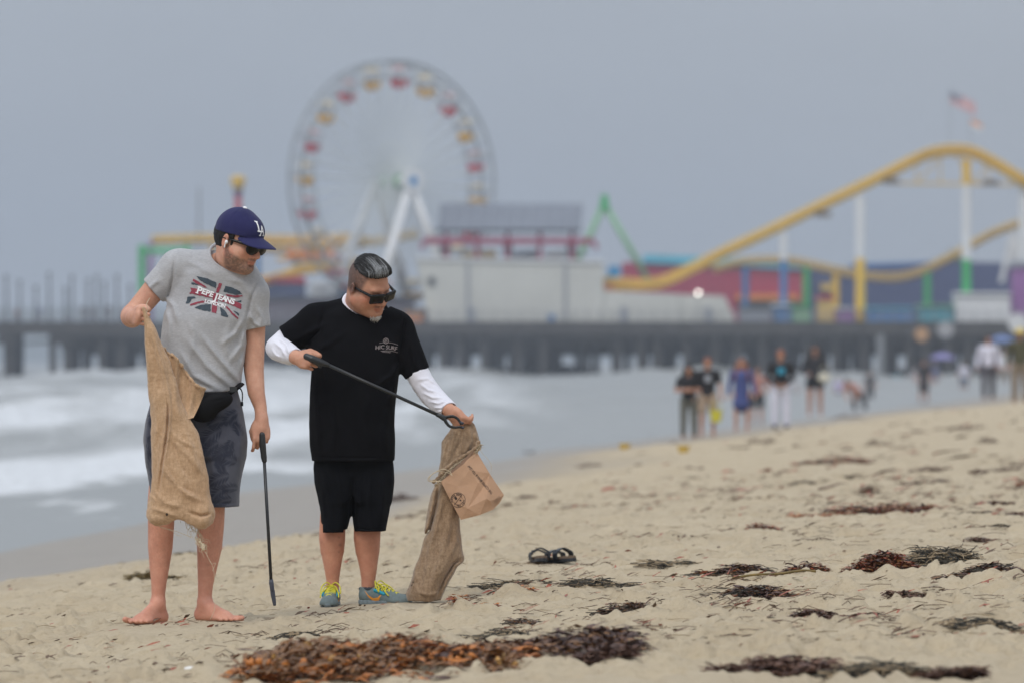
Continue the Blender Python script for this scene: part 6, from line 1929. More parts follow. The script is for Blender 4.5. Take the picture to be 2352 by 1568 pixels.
def build_sack1():
    o = P1(345, 720, -.20); off = o
    r = empty('burlap_sack', o)
    tag(r, 'tan burlap sack hanging open from the fist of the man in the cap', 'sack')
    s = Sdf(); yb = Y1-.245
    rows = [(706, 334, 341, .03), (722, 334, 349, .024), (740, 337, 358, .026), (760, 340, 366, .030), (800, 344, 384, .034), (830, 346, 398, .037), (870, 348, 411, .040), (900, 350, 418, .042), (930, 352, 428, .044), (960, 353, 444, .047), (985, 353, 459, .05), (1010, 355, 467, .053), (1040, 356, 475, .056), (1070, 357, 480, .058), (1100, 358, 486, .060),
            (1125, 353, 489, .062), (1150, 346, 493, .063), (1172, 347, 497, .060), (1186, 352, 497, .054), (1196, 372, 494, .04)]
    s.zloft([(P1(0, y)[2], P1(a, 0)[0], P1(b, 0)[0], yb-Y1, d) for y, a, b, d in rows], n=2.0, yb=Y1)
    # lower edge: sags left, lifted in the middle, a soft lobe at the right
    s.ell(P1(420, 1209, -.245), (.044, .10, .042), k=0.015, mode='s')
    s.ell(P1(468, 1178, -.25), (.050, .055, .058), k=0.03); s.ell(P1(474, 1190, -.262), (.036, .045, .030), k=0.02)
    s.ell(P1(372, 1184, -.245), (.046, .05, .034), k=0.03)
    F = [([(352, 745), (366, 790), (385, 850), (396, 905), (398, 950)], .010, .010), ([(340, 760), (350, 830), (352, 900)], .010, .006), ([(392, 905), (396, 940), (394, 985), (384, 1050), (377, 1100), (370, 1150)], .0045, -.010),
         ([(397, 900), (401, 940), (399, 985), (389, 1050), (382, 1100)], .006, .008), ([(388, 900), (391, 940), (389, 985), (379, 1050), (371, 1100)], .006, .007),
         ([(396, 985), (425, 1010), (460, 1025)], .010, .007), ([(400, 1000), (440, 1040), (478, 1090)], .012, .008), ([(380, 1060), (400, 1090), (440, 1130), (480, 1150)], .012, .012), ([(392, 1070), (420, 1110), (455, 1130)], .009, -.009),
         ([(360, 1120), (390, 1150), (430, 1160)], .012, .008), ([(352, 1160), (385, 1170), (420, 1182)], .009, .007), ([(440, 1170), (470, 1180), (492, 1175)], .007, -.012), ([(362, 900), (370, 960), (366, 1020)], .010, .006), ([(365, 980), (380, 1000), (374, 1040)], .008, .006),
         ([(358, 800), (372, 850), (380, 900)], .008, -.005), ([(410, 880), (412, 920), (420, 960)], .010, .006), ([(430, 980), (450, 1030), (470, 1100)], .012, .006), ([(405, 1010), (420, 1060), (450, 1100)], .008, -.006), ([(350, 1130), (368, 1145), (375, 1175)], .006, .006)]
    for p, w, a in F: s.fold([P1(x, y) for x, y in p], w, a*1.35, Y1-.20)
    s.disp(lambda P: .009*vn3(P, 14, 3)+.0060*vn3(P*np.array([1, 1, .6]), 38, 4)+.0032*vn3(P, 90, 5))
    # the bag is hollow at the mouth
    body = solid('sack_body', s, P1(325, 1225, -.38), P1(512, 700, -.12), 0.0042, M['burlap1'], r, offset=off)
    # flap: the turned out back wall of the open mouth
    edge = [(383, 800), (392, 812), (404, 815), (418, 832), (430, 850), (446, 871), (462, 886), (478, 893)]
    inner = [(372, 795), (380, 830), (392, 870), (402, 905), (412, 935), (425, 950), (436, 960), (452, 957)]
    n = 40; k_ = 14; V = []; 
    eS = spl([Vector(P1(x, y, -.215+.02*math.sin(i*1.9))) for i, (x, y) in enumerate(edge)], 6)
    iS = spl([Vector(P1(x, y, -.262)) for x, y in inner], 6)
    # the free side of the flap runs from the corner back to the mouth
    m_ = len(eS)
    for i in range(m_):
        for j in range(k_+1):
            t = j/k_
            p = iS[i].lerp(eS[i], t)
            sag = -.028*math.sin(t*PI)*(0.5+0.5*i/m_)
            p = p+Vector((0, sag*-1.0+.006*math.sin(i*.8+t*5), -.004*math.sin(t*PI)*i/m_))
            if j == k_: p = p+Vector((.0015*math.sin(i*2.3), -.006, .002*math.sin(i*1.7)))
            V.append(tuple(p-Vector(off)))
    Fq = [(i*(k_+1)+j, (i+1)*(k_+1)+j, (i+1)*(k_+1)+j+1, i*(k_+1)+j+1) for i in range(m_-1) for j in range(k_)]
    nV = len(V)
    V2 = [(x, y+.005, z) for x, y, z in V]
    Fq2 = [tuple(reversed([q+nV for q in f])) for f in Fq]
    rim = []
    for i in range(m_-1):
        a, b = i*(k_+1)+k_, (i+1)*(k_+1)+k_; rim.append((a, b, b+nV, a+nV))
    for j in range(k_):
        a, b = (m_-1)*(k_+1)+j, (m_-1)*(k_+1)+j+1; rim.append((a, b, b+nV, a+nV))
    fl = MB().add(V+V2, Fq+Fq2+rim).build('mouth_flap', M['burlap1'], r, smooth=True)
    # rolled, frayed lip
    hem = Sdf(); hp = [np.array(p) for p in eS]
    hem.chain(hp, [.0065+.002*math.sin(i*1.3) for i in range(len(hp))]); hem.disp(lambda P: .005*vn3(P, 70, 8))
    H = np.array(hp); solid('hem', hem, H.min(0)-.02, H.max(0)+.02, 0.0034, M['burlap1'], fl, offset=off)
    rr = random.Random(3); mb = MB()
    for k in range(120):
        p = eS[rr.randrange(len(eS))]-Vector(off)
        d = Vector((rr.uniform(-.3, 1), rr.uniform(-1, .2), rr.uniform(-.2, 1))).normalized()*rr.uniform(.006, .018)
        mb.tube([p, p+d*.6+Vector((0, 0, .001)), p+d], [.0008, .0006, .0003], 3)
    tag(mb.build('frayed_thread', M['twine'], fl), kind='stuff')
    # hole, loose threads and dangling tangle
    c = P1(395, 1179, -.305)-off
    bv = bvh_of(body)
    cu = [(.0055*math.cos(a)*1.0, .0062*math.sin(a)) for a in np.linspace(0, 2*PI, 12)[:-1]]
    oo = Vector(P1(393, 1176, -.6))-Vector(off)
    stamp('burnt_hole', cu, [tuple(range(11))], lambda a, b: oo+Vector((a, 0, b)), bv, (0, 1, 0), M['ink'], body, .0015, .02)
    VV = lambda x, y, d=-.25: Vector(P1(x, y, d)-off)
    mb = MB()
    mb.tube(spl([VV(352, 1190), VV(372, 1203), VV(398, 1211), VV(420, 1218), VV(447, 1229)], 5), .0013, 4)
    mb.tube(spl([VV(360, 1192), VV(380, 1208), VV(400, 1213), VV(415, 1224), VV(425, 1226)], 5), .0010, 4)
    mb.tube(spl([VV(476, 1258), VV(488, 1280), VV(497, 1300), VV(500, 1330), VV(501, 1370), VV(499, 1395), VV(490, 1415)], 6), .0011, 4)
    mb.tube(spl([VV(480, 1262), VV(492, 1288), VV(502, 1287), VV(495, 1305)], 5), .0010, 4)
    mb.tube(spl([Vector(P1(345, 722, -.29)-off), Vector(P1(350, 712, -.30)-off), Vector(P1(347, 700, -.30)-off), Vector(P1(354, 686, -.29)-off)], 5), .0016, 5)
    for k in range(70):
        t = rr.random(); x = 441+35*t+rr.gauss(0, 4.5*(1-.5*t)+1); y = 1184+72*t+rr.gauss(0, 3)
        q = [VV(x, y), VV(x+rr.gauss(2, 5), y+rr.uniform(0, 12)), VV(x+rr.gauss(4, 5), y+rr.uniform(5, 20))]
        mb.tube(spl(q, 3), .0009, 3)
    for (cx, cy, rx, ry) in ((438, 1188, 7, 6), (452, 1204, 6, 9), (462, 1228, 5, 8), (443, 1195, 5, 7)):
        mb.tube([VV(cx+rx*math.cos(a), cy+ry*math.sin(a), -.25+.01*math.sin(3*a)) for a in np.linspace(0, 2*PI, 14)], .0012, 4)
    tag(mb.build('loose_thread', M['twine'], body), kind='stuff')
    kn = Sdf().ell(P1(474, 1251, -.25), (.011, .01, .016), k=.01).ell(P1(467, 1238, -.25), (.006, .006, .014), k=.01).disp(lambda P: .006*vn3(P, 130, 3))
    solid('knot', kn, P1(455, 1270, -.29), P1(490, 1225, -.21), 0.0026, M['twine'], body, offset=off)

def build_sack2():
    o = P2(1060, 985, -.24); off = o
    r = empty('burlap_sack', o)
    tag(r, 'brown burlap sack standing on the sand, its top held by the man in black', 'sack')
    s = Sdf()
    D = -.20
    rows = [(958, 1052, 1066, .03), (966, 1042, 1090, .035), (980, 1037, 1095, .045), (1000, 1025, 1101, .055), (1015, 1016, 1102, .06), (1035, 1014, 1100, .062), (1055, 1011, 1090, .062), (1075, 1010, 1078, .06), (1095, 1006, 1070, .06), (1120, 1000, 1058, .062), (1150, 988, 1056, .066), (1180, 983, 1056, .07),
            (1210, 977, 1057, .075), (1240, 972, 1060, .080), (1260, 967, 1063, .085), (1280, 962, 1068, .09), (1295, 956, 1052, .095), (1320, 947, 1038, .10), (1345, 939, 1025, .10), (1362, 934, 1019, .095), (1374, 940, 1014, .085)]
    s.zloft([(P2(0, y)[2], P2(a, 0)[0], P2(b, 0)[0], D, d*.8) for y, a, b, d in rows], n=2.0, yb=Y2_)
    F = [([(1010, 1100), (1005, 1150), (990, 1210), (976, 1230)], .006, -.016), ([(1000, 1105), (996, 1150), (984, 1200), (976, 1222)], .010, .009), ([(1018, 1110), (1014, 1160), (1000, 1220), (980, 1280)], .011, .008), ([(1040, 1150), (1030, 1220), (1010, 1290), (990, 1350)], .013, .009),
         ([(1050, 1200), (1048, 1240), (1030, 1280)], .012, .008), ([(1068, 1283), (1050, 1292), (1030, 1325), (1012, 1368)], .006, .011), ([(1062, 1276), (1043, 1290), (1022, 1325), (1004, 1366)], .005, -.011), ([(960, 1280), (955, 1320), (945, 1360)], .010, .006), ([(985, 1240), (975, 1300), (965, 1350)], .012, -.006),
         ([(1050, 975), (1040, 1010), (1030, 1060)], .010, .009), ([(1065, 975), (1060, 1010), (1040, 1050)], .009, -.009), ([(1080, 980), (1082, 1010), (1070, 1040)], .010, .010), ([(1090, 990), (1098, 1010), (1095, 1030)], .008, .008), ([(1035, 1000), (1022, 1030), (1016, 1070)], .008, .007), ([(1030, 1250), (1020, 1300), (1000, 1330)], .012, .006), ([(960, 1352), (985, 1360), (1010, 1355)], .008, .007)]
    for p, w, a in F: s.fold([P2(x, y) for x, y in p], w, a*1.35, Y2_-.14)
    s.disp(lambda P: .010*vn3(P, 13, 13)+.0065*vn3(P*np.array([1, 1, .6]), 36, 14)+.0034*vn3(P, 90, 15))
    body = solid('sack_body', s, P2(922, 1384, -.33), P2(1112, 948, -.06), 0.0044, M['burlap2'], r, offset=off)
    rim = [(1100, 1012), (1097, 1022), (1078, 1038), (1056, 1050), (1038, 1062), (1024, 1075), (1012, 1090), (999, 1103)]
    for dy, rad in ((0, .0085), (7, .0065)):
        e = spl([Vector(P2(x+(dy*.5), y+dy, -.272)) for x, y in rim], 6); hp = [np.array(p) for p in e]
        hem = Sdf(); hem.chain(hp, [rad+.002*math.sin(i*1.7) for i in range(len(hp))]); hem.disp(lambda P: .006*vn3(P, 75, 8))
        H = np.array(hp); solid('hem', hem, H.min(0)-.02, H.max(0)+.02, 0.0034, M['burlap2'], body, offset=off)
    rr = random.Random(8); mb = MB()
    for k in range(260):
        p = e[rr.randrange(len(e))]-Vector(off)+Vector((0, -.005, .004))
        d = Vector((rr.uniform(-.6, .6), rr.uniform(-1, .0), rr.uniform(-1.2, .4))).normalized()*rr.uniform(.010, .026)
        mb.tube([p, p+d*.6, p+d+Vector((rr.uniform(-.004, .004), 0, 0))], [.0010, .0008, .0004], 3)
    tag(mb.build('frayed_thread', M['twine'], body), kind='stuff')
    VV = lambda x, y, d=-.28: Vector(P2(x, y, d)-off)
    mb = MB()
    mb.tube(spl([VV(1041, 1089, -.30), VV(1034, 1079, -.30), VV(1020, 1074, -.31), VV(1003, 1080, -.31), VV(988, 1091, -.31), VV(986, 1099, -.31), VV(997, 1102, -.30), VV(1016, 1101, -.30)], 6), .0024, 6)
    mb.tube(spl([VV(1041, 1089, -.30), VV(1030, 1082, -.30), VV(1008, 1079, -.30), VV(992, 1088, -.30), VV(989, 1098, -.30), VV(1000, 1098, -.30), VV(1010, 1104, -.30)], 6), .0014, 5)
    mb.tube(spl([VV(1098, 1024), VV(1107, 1036), VV(1118, 1048), VV(1128, 1062), VV(1129, 1075), VV(1125, 1088)], 6), .0010, 4)
    mb.tube(spl([VV(1071, 1277, -.22), VV(1074, 1290, -.22), VV(1070, 1310, -.22), VV(1066, 1335, -.22), VV(1056, 1365, -.23)], 6), .0011, 4)
    mb.tube(spl([VV(1056, 1365, -.23), VV(1070, 1360, -.23), VV(1078, 1352, -.24)], 4), .0011, 4)
    tag(mb.build('loose_thread', M['twine'], body), kind='stuff')
    # dark smudges near the foot of the sack
    bv = bvh_of(body)
    for (x, y, a, b_) in ((947, 1335, 2.8, 4.8), (939, 1346, 2.2, 3.0), (951, 1330, 2, 3)):
        cu = [(a/491*math.cos(t), b_/491*math.sin(t)) for t in np.linspace(0, 2*PI, 12)[:-1]]
        oo = Vector(P2(x, y, -.7))-Vector(off)
        stamp('stain', cu, [tuple(range(11))], lambda p, q: oo+Vector((p, 0, q)), bv, (0, 1, 0), M['ink'], body, .0012, .02)

def build_paper_bag():
    # a folded-base carrier: drawn in picture positions with depth, then given its paper thickness
    o = P2(1085, 1110, -.30); off = Vector(o)
    r = empty('paper_bag', o)
    tag(r, 'creased brown paper carrier bag tipped out of the second sack\'s mouth', 'bag')
    A = lambda x, y, d: Vector(P2(x, y, d))-off
    K = {'tl': A(1014.5, 1102, -.295), 'tm': A(1066, 1062, -.305), 'ta': A(1071, 1056, -.300), 'tr': A(1093, 1030.5, -.270), 'r1': A(1125, 1084, -.300), 'r': A(1157.6, 1133, -.285), 'br': A(1148, 1150, -.30),
         'b2': A(1133, 1165, -.330), 'b1': A(1103, 1177, -.345), 'b': A(1060, 1188.5, -.315), 'l1': A(1037, 1146, -.305), 'm1': A(1075, 1162, -.340), 'm2': A(1098, 1106, -.322), 'm3': A(1118, 1140, -.352), 'm4': A(1080, 1075, -.314), 'm5': A(1052, 1112, -.314), 'm6': A(1127, 1145, -.345),
         'cr': A(1108, 1120, -.318)}
    tris = [('tl', 'l1', 'm5'), ('tl', 'm5', 'tm'), ('tm', 'm5', 'm4'), ('tm', 'm4', 'ta'), ('ta', 'm4', 'tr'), ('m4', 'r1', 'tr'), ('m4', 'm2', 'r1'), ('m4', 'm5', 'm2'), ('m5', 'l1', 'm1'), ('m5', 'm1', 'm2'), ('m2', 'm1', 'cr'), ('m2', 'cr', 'r1'),
            ('l1', 'b', 'm1'), ('m1', 'b', 'b1'), ('m1', 'b1', 'm3'), ('cr', 'm1', 'm3'), ('cr', 'm3', 'r1'), ('r1', 'm3', 'm6'), ('r1', 'm6', 'r'), ('m6', 'br', 'r'), ('m6', 'b2', 'br'), ('m3', 'b2', 'm6'), ('m3', 'b1', 'b2')]
    names = list(K); idx = {n: i for i, n in enumerate(names)}
    V = [K[n] for n in names]
    F = [tuple(idx[a] for a in t) for t in tris]
    # subdivide twice with a slight crumple so that the planes stay crisp but the paper is alive
    for it in range(3):
        cache = {}; NF = []
        def mid(a, b):
            k = (min(a, b), max(a, b))
            if k not in cache:
                p = (V[a]+V[b])/2
                n_ = float(vn3(np.array([p.x*1.0, p.y, p.z])[None]+5, 30, 3)[0])
                V.append(p+Vector((0, n_*.006/(it+1), 0))); cache[k] = len(V)-1
            return cache[k]
        for a, b, c in F:
            x, y, z = mid(a, b), mid(b, c), mid(c, a); NF += [(a, x, z), (x, b, y), (z, y, c), (x, y, z)]
        F = NF
    back = [v+Vector((0, .09, 0)) if True else v for v in V]
    # back wall follows the outline, drawn in towards the mouth
    n0 = len(V)
    cen = K['m2']
    from collections import Counter
    ec = Counter()
    for f in F:
        for i in range(3): ec[tuple(sorted((f[i], f[(i+1) % 3])))] += 1
    bnd = [e for e, c in ec.items() if c == 1]
    backV = [(v.x, v.y+.085*(1 if not (v.z > K['l1'].z and v.x < K['m2'].x) else .8), v.z) for v in V]
    allV = [tuple(v) for v in V]+backV
    mouth = lambda i: (V[i].z >= K['tl'].z-.001 and V[i].x <= K['tr'].x+.001)
    sides = [(a, b, b+n0, a+n0) for a, b in bnd if not (mouth(a) and mouth(b))]
    sh = MB().add(allV, F+[tuple(reversed([i+n0 for i in f])) for f in F]+sides).build('bag_shell', M['kraft'], r)
    # mouth shadow: shade inside the bag, put in as a dark sheet
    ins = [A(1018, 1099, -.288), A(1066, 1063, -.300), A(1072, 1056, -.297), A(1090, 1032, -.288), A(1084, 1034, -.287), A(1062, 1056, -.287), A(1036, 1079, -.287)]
    MB().add([tuple(v) for v in ins]+[(v.x, v.y+.004, v.z) for v in ins], [tuple(range(7)), tuple(range(13, 6, -1))]).build('mouth_shade', M['kraft_dark'], r)
    me = sh.data
    bv = BVHTree.FromPolygons([tuple(v) for v in V], F)
    U = 1/491.2
    def pl(u, v): return Vector((u, -.5, v))
    def put(V_, F_, cx, cy, ang, nm, par=sh):
        a = math.radians(ang); ca, sa = math.cos(a), math.sin(a)
        c0 = A(cx, cy, 0)
        V_ = [(c0.x+x*ca-y*sa, c0.z+x*sa+y*ca) for x, y in V_]
        return stamp(nm, V_, F_, pl, bv, (0, 1, 0), M['ink'], par, .0012, .01)
    # lettering running up the side: reads from the lower right to the upper left
    V_, F_ = text_mesh('THE COFFEE BEAN & TEA LEAF', 8.0*U, .10*U, xscale=.76); put(V_, F_, 1104, 1097, 130.5, 'lettering')
    def ring(r0, r1, cx, cy, a0=0, a1=360, n=26):
        V_ = []; F_ = []
        for k in range(n+1):
            a = math.radians(a0+(a1-a0)*k/n); V_ += [(math.cos(a)*r0*U, math.sin(a)*r0*U), (math.cos(a)*r1*U, math.sin(a)*r1*U)]
        for k in range(n): F_.append((2*k, 2*k+1, 2*k+3, 2*k+2))
        put(V_, F_, cx, cy, 0, 'emblem_ring')
    cx, cy = 1053.5, 1143.5
    ring(16.2, 17.2, cx, cy); ring(10.2, 11.0, cx, cy, 20, 160); ring(10.2, 11.0, cx, cy, 200, 340)
    V_ = [(-.6*U, -14*U), (.6*U, -14*U), (.6*U, 14*U), (-.6*U, 14*U)]; put(V_, [(0, 1, 2, 3)], cx, cy, -38, 'emblem_bar')
    for k, ch in enumerate('COFFEE BEAN'):
        if ch == ' ': continue
        a = 195-k*13.5; v, f_ = text_mesh(ch, 5.2*U, .14*U)
        put(v, f_, cx+13.6*math.cos(math.radians(a)), cy-13.6*math.sin(math.radians(a)), a-90, 'emblem_letter')
    for k, ch in enumerate('TEA LEAF'):
        if ch == ' ': continue
        a = 262+k*14; v, f_ = text_mesh(ch, 5.2*U, .14*U)
        put(v, f_, cx+13.6*math.cos(math.radians(a)), cy-13.6*math.sin(math.radians(a)), a+90, 'emblem_letter')
    cu = [(3.0*U*math.cos(t), 3.8*U*math.sin(t)) for t in np.linspace(0, 2*PI, 12)[:-1]]; put(cu, [tuple(range(11))], cx-5, cy-4, 20, 'emblem_bean')
    cu = [(2.0*U*math.cos(t), 3.8*U*math.sin(t)) for t in np.linspace(0, PI, 8)]; put(cu, [tuple(range(8))], cx+5, cy+2, -20, 'emblem_leaf')
    for k in range(3):
        V_ = [(-9*U, -.25*U), (9*U, -.25*U), (9*U, .25*U), (-9*U, .25*U)]; put(V_, [(0, 1, 2, 3)], 1141+k*2.2, 1141+k*2.0, 48, 'small_print')
# ------------------------------------------------------------------ people farther along the beach
def far_person(px, head_y, feet_y, label, top, bottom, hair, skin=(0.46, 0.24, 0.16), long_hair=False, legs='bare', pose='stand', face=0, sleeves=False, group=None, skirt=False, chest=None, hat=None, shoes=None, Yfix=None, zfix=None, kid=False):
    """pose: stand, cross (arms folded), hips, bend, walk; face 0 = towards the camera, 180 = away"""
    if Yfix is None:
        g = hit(px, feet_y)
        Y = g.y; gx, gz_ = g.x, g.z
        gz_ = gflat(gx, Y)
    else:
        Y = Yfix; gx = PX(px, Y); gz_ = zfix
    H = (feet_y-head_y)/FPX*Y
    k = H/1.72
    wide = 1.22
    r = empty('person', (gx, Y, gz_), math.radians(face))
    tag(r, label, 'person', group)
    def mk(c, rough=0.8):
        key = 'cl_%.3f_%.3f_%.3f' % c
        if key not in M: M[key] = mat('cloth', c, rough, 0.12, 3)
        return M[key]
    def mks(c):
        key = 'sk_%.3f_%.3f_%.3f' % c
        if key not in M: M[key] = mat('skin', c, 0.6, 0.1, 5)
        return M[key]
    S = lambda x, y, z: np.array([x*wide, y*wide, z])*k
    h = 0.019*max(k, .8)
    lean = 0.0
    if pose == 'bend':
        hip = S(0, 0, .62); chest_ = S(-.22, -.28, .88); neck = S(-.30, -.40, 1.0); head = S(-.37, -.50, 1.06)
        knees = [S(-.14, -.22, .40), S(.16, -.18, .36)]; feet_ = [S(-.10, .05, .06), S(.20, .05, .06)]
        sh = [S(-.40, -.22, .98), S(-.10, -.34, .95)]; el = [S(-.42, -.42, .72), S(-.10, -.52, .70)]; ha = [S(-.34, -.55, .45), S(-.12, -.60, .44)]
    else:
        st = .16 if pose == 'walk' else 0
        hip = S(0, 0, .92); chest_ = S(0, .0, 1.28); neck = S(0, .0, 1.44); head = S(0, -.01, 1.60)
        knees = [S(-.10, -st*.6-.01, .48), S(.10, st*.3-.01, .48)]; feet_ = [S(-.11, -st, .06), S(.11, st, .06)]
        sh = [S(-.17, 0, 1.38), S(.17, 0, 1.38)]
        if pose == 'cross': el = [S(-.25, -.04, 1.12), S(.25, -.04, 1.12)]; ha = [S(.08, -.19, 1.16), S(-.08, -.19, 1.12)]
        elif pose == 'hips': el = [S(-.33, .03, 1.14), S(.33, .03, 1.14)]; ha = [S(-.17, -.05, .98), S(.17, -.05, .98)]
        elif pose == 'hold': el = [S(-.24, -.02, 1.12), S(.24, -.02, 1.10)]; ha = [S(-.14, -.24, 1.06), S(.18, -.26, 1.00)]
        elif pose == 'front': el = [S(-.23, .0, 1.12), S(.23, .0, 1.12)]; ha = [S(-.08, -.19, .97), S(.08, -.19, .97)]
        else: el = [S(-.23, .01, 1.12), S(.23, .01, 1.12)]; ha = [S(-.25, -.06, .86), S(.25, -.06, .86)]
    b = Sdf(); w = k*1.10
    b.ell(head, (.075*k, .092*k, .115*k)); b.cone(neck-S(0, 0, .04), head-S(0, -.02, .06), .052*w, k=.02)
    b.cone(chest_, hip, .13*w, .13*w, k=.05)
    b.ell(head+S(0, -.085, -.01), (.015*w, .02*w, .02*w), k=.02)
    for i in range(2):
        b.chain([sh[i], el[i], ha[i]], [.05*w, .04*w, .028*w], k=.02)
        b.ell(ha[i]+(ha[i]-el[i])*.22, (.032*w, .028*w, .045*w), k=.02)
        b.chain([hip+S(-.09+.18*i, 0, -.02), knees[i], feet_[i]+S(0, 0, .02)], [.085*w, .058*w, .036*w], k=.02)
        b.cone(feet_[i]-S(0, -.03, .02), feet_[i]-S(0, .14, .025), .035*w, .030*w, k=.02)
    lo = S(-.62, -.75, -.06); hi = S(.62, .45, 1.80)
    solid('body', b, lo, hi, h, mks(skin), r)
    t = Sdf()
    t.cone(chest_+S(0, 0, .04) if pose != 'bend' else chest_, hip+S(0, 0, .04), .155*w, .150*w)
    t.chain([sh[0], sh[1]], [.068*w, .068*w], k=.05)
    for i in range(2):
        if sleeves: t.chain([sh[i], el[i], el[i]+(ha[i]-el[i])*.85], [.065*w, .055*w, .042*w], k=.03)
        else: t.cone(sh[i], sh[i]+(el[i]-sh[i])*.6, .068*w, .064*w, k=.03)
    if skirt: t.cone(hip, hip-S(0, 0, .26), .14*w, .19*w, k=.05); 
    t.disp(lambda P: .012*vn3(P, 9, 5))
    if pose != 'bend': t.ell(neck+S(0, -.02, .06), (.07*w, .08*w, .07*w), mode='s', k=.01)
    s_ = solid('top', t, lo, hi, h, mk(top), r)
    if chest is not None:
        cc, sx_, back = chest
        MB().box(tuple(S(-sx_, (.150 if back else -.175), 1.20)), tuple(S(sx_, (.185 if back else -.15), 1.34))).build('shirt_logo', mk(cc), s_)
    if not skirt:
        q = Sdf(); q.ell(hip-S(0, 0, .02), (.165*w, .135*w, .12*w))
        for i in range(2):
            if legs == 'long': q.chain([hip+S(-.09+.18*i, 0, -.03), knees[i], feet_[i]+S(0, 0, .03)], [.098*w, .078*w, .062*w], k=.03)
            elif legs == 'shorts': q.cone(hip+S(-.09+.18*i, 0, -.03), hip+S(-.09+.18*i, 0, -.03)+(knees[i]-hip-S(-.09+.18*i, 0, -.03))*.80, .10*w, .088*w, k=.03)
            else: q.cone(hip+S(-.09+.18*i, 0, -.03), hip+S(-.09+.18*i, 0, -.14), .10*w, .098*w, k=.03)
        solid('trousers' if legs == 'long' else 'shorts', q, lo, hi, h, mk(bottom), r)
    hr = Sdf(); hr.ell(head+S(0, .018, .022), (.088*w, .100*w, .112*w))
    if long_hair:
        hr.cone(head+S(0, .05, -.05), head+S(0, .09, -.30), .085*w, .075*w, k=.04)
        for sx2 in (-1, 1): hr.cone(head+S(sx2*.085, .0, -.02), head+S(sx2*.115, -.045, -.32), .045*w, .045*w, k=.03)
    hr.ell(head+S(0, -.085, -.045), (.066*w, .075*w, .095*w), mode='s', k=.01)
    hr.disp(lambda P: .012*vn3(P, 25, 5))
    solid('hair', hr, lo, hi, h*.9, mk(hair), r)
    if hat:
        ht = Sdf(); ht.ell(head+S(0, .0, .075), (.105*w, .115*w, .085*w)); ht.ell(head+S(0, -.03, .045), (.16*w, .17*w, .018*w), k=.01)
        solid('hat', ht, lo, hi, h*.8, mk(hat), r)
    if shoes:
        for i in range(2):
            f_ = Sdf(); f_.cone(feet_[i]-S(0, -.05, .01), feet_[i]-S(0, .15, .02), .050*w, .045*w); f_.cone(feet_[i]-S(0, -.03, .0), feet_[i]+S(0, .03, .06), .048*w, k=.02)
            solid('shoe', f_, lo, hi, h*.8, mk(shoes), r)
    return r, k, Y

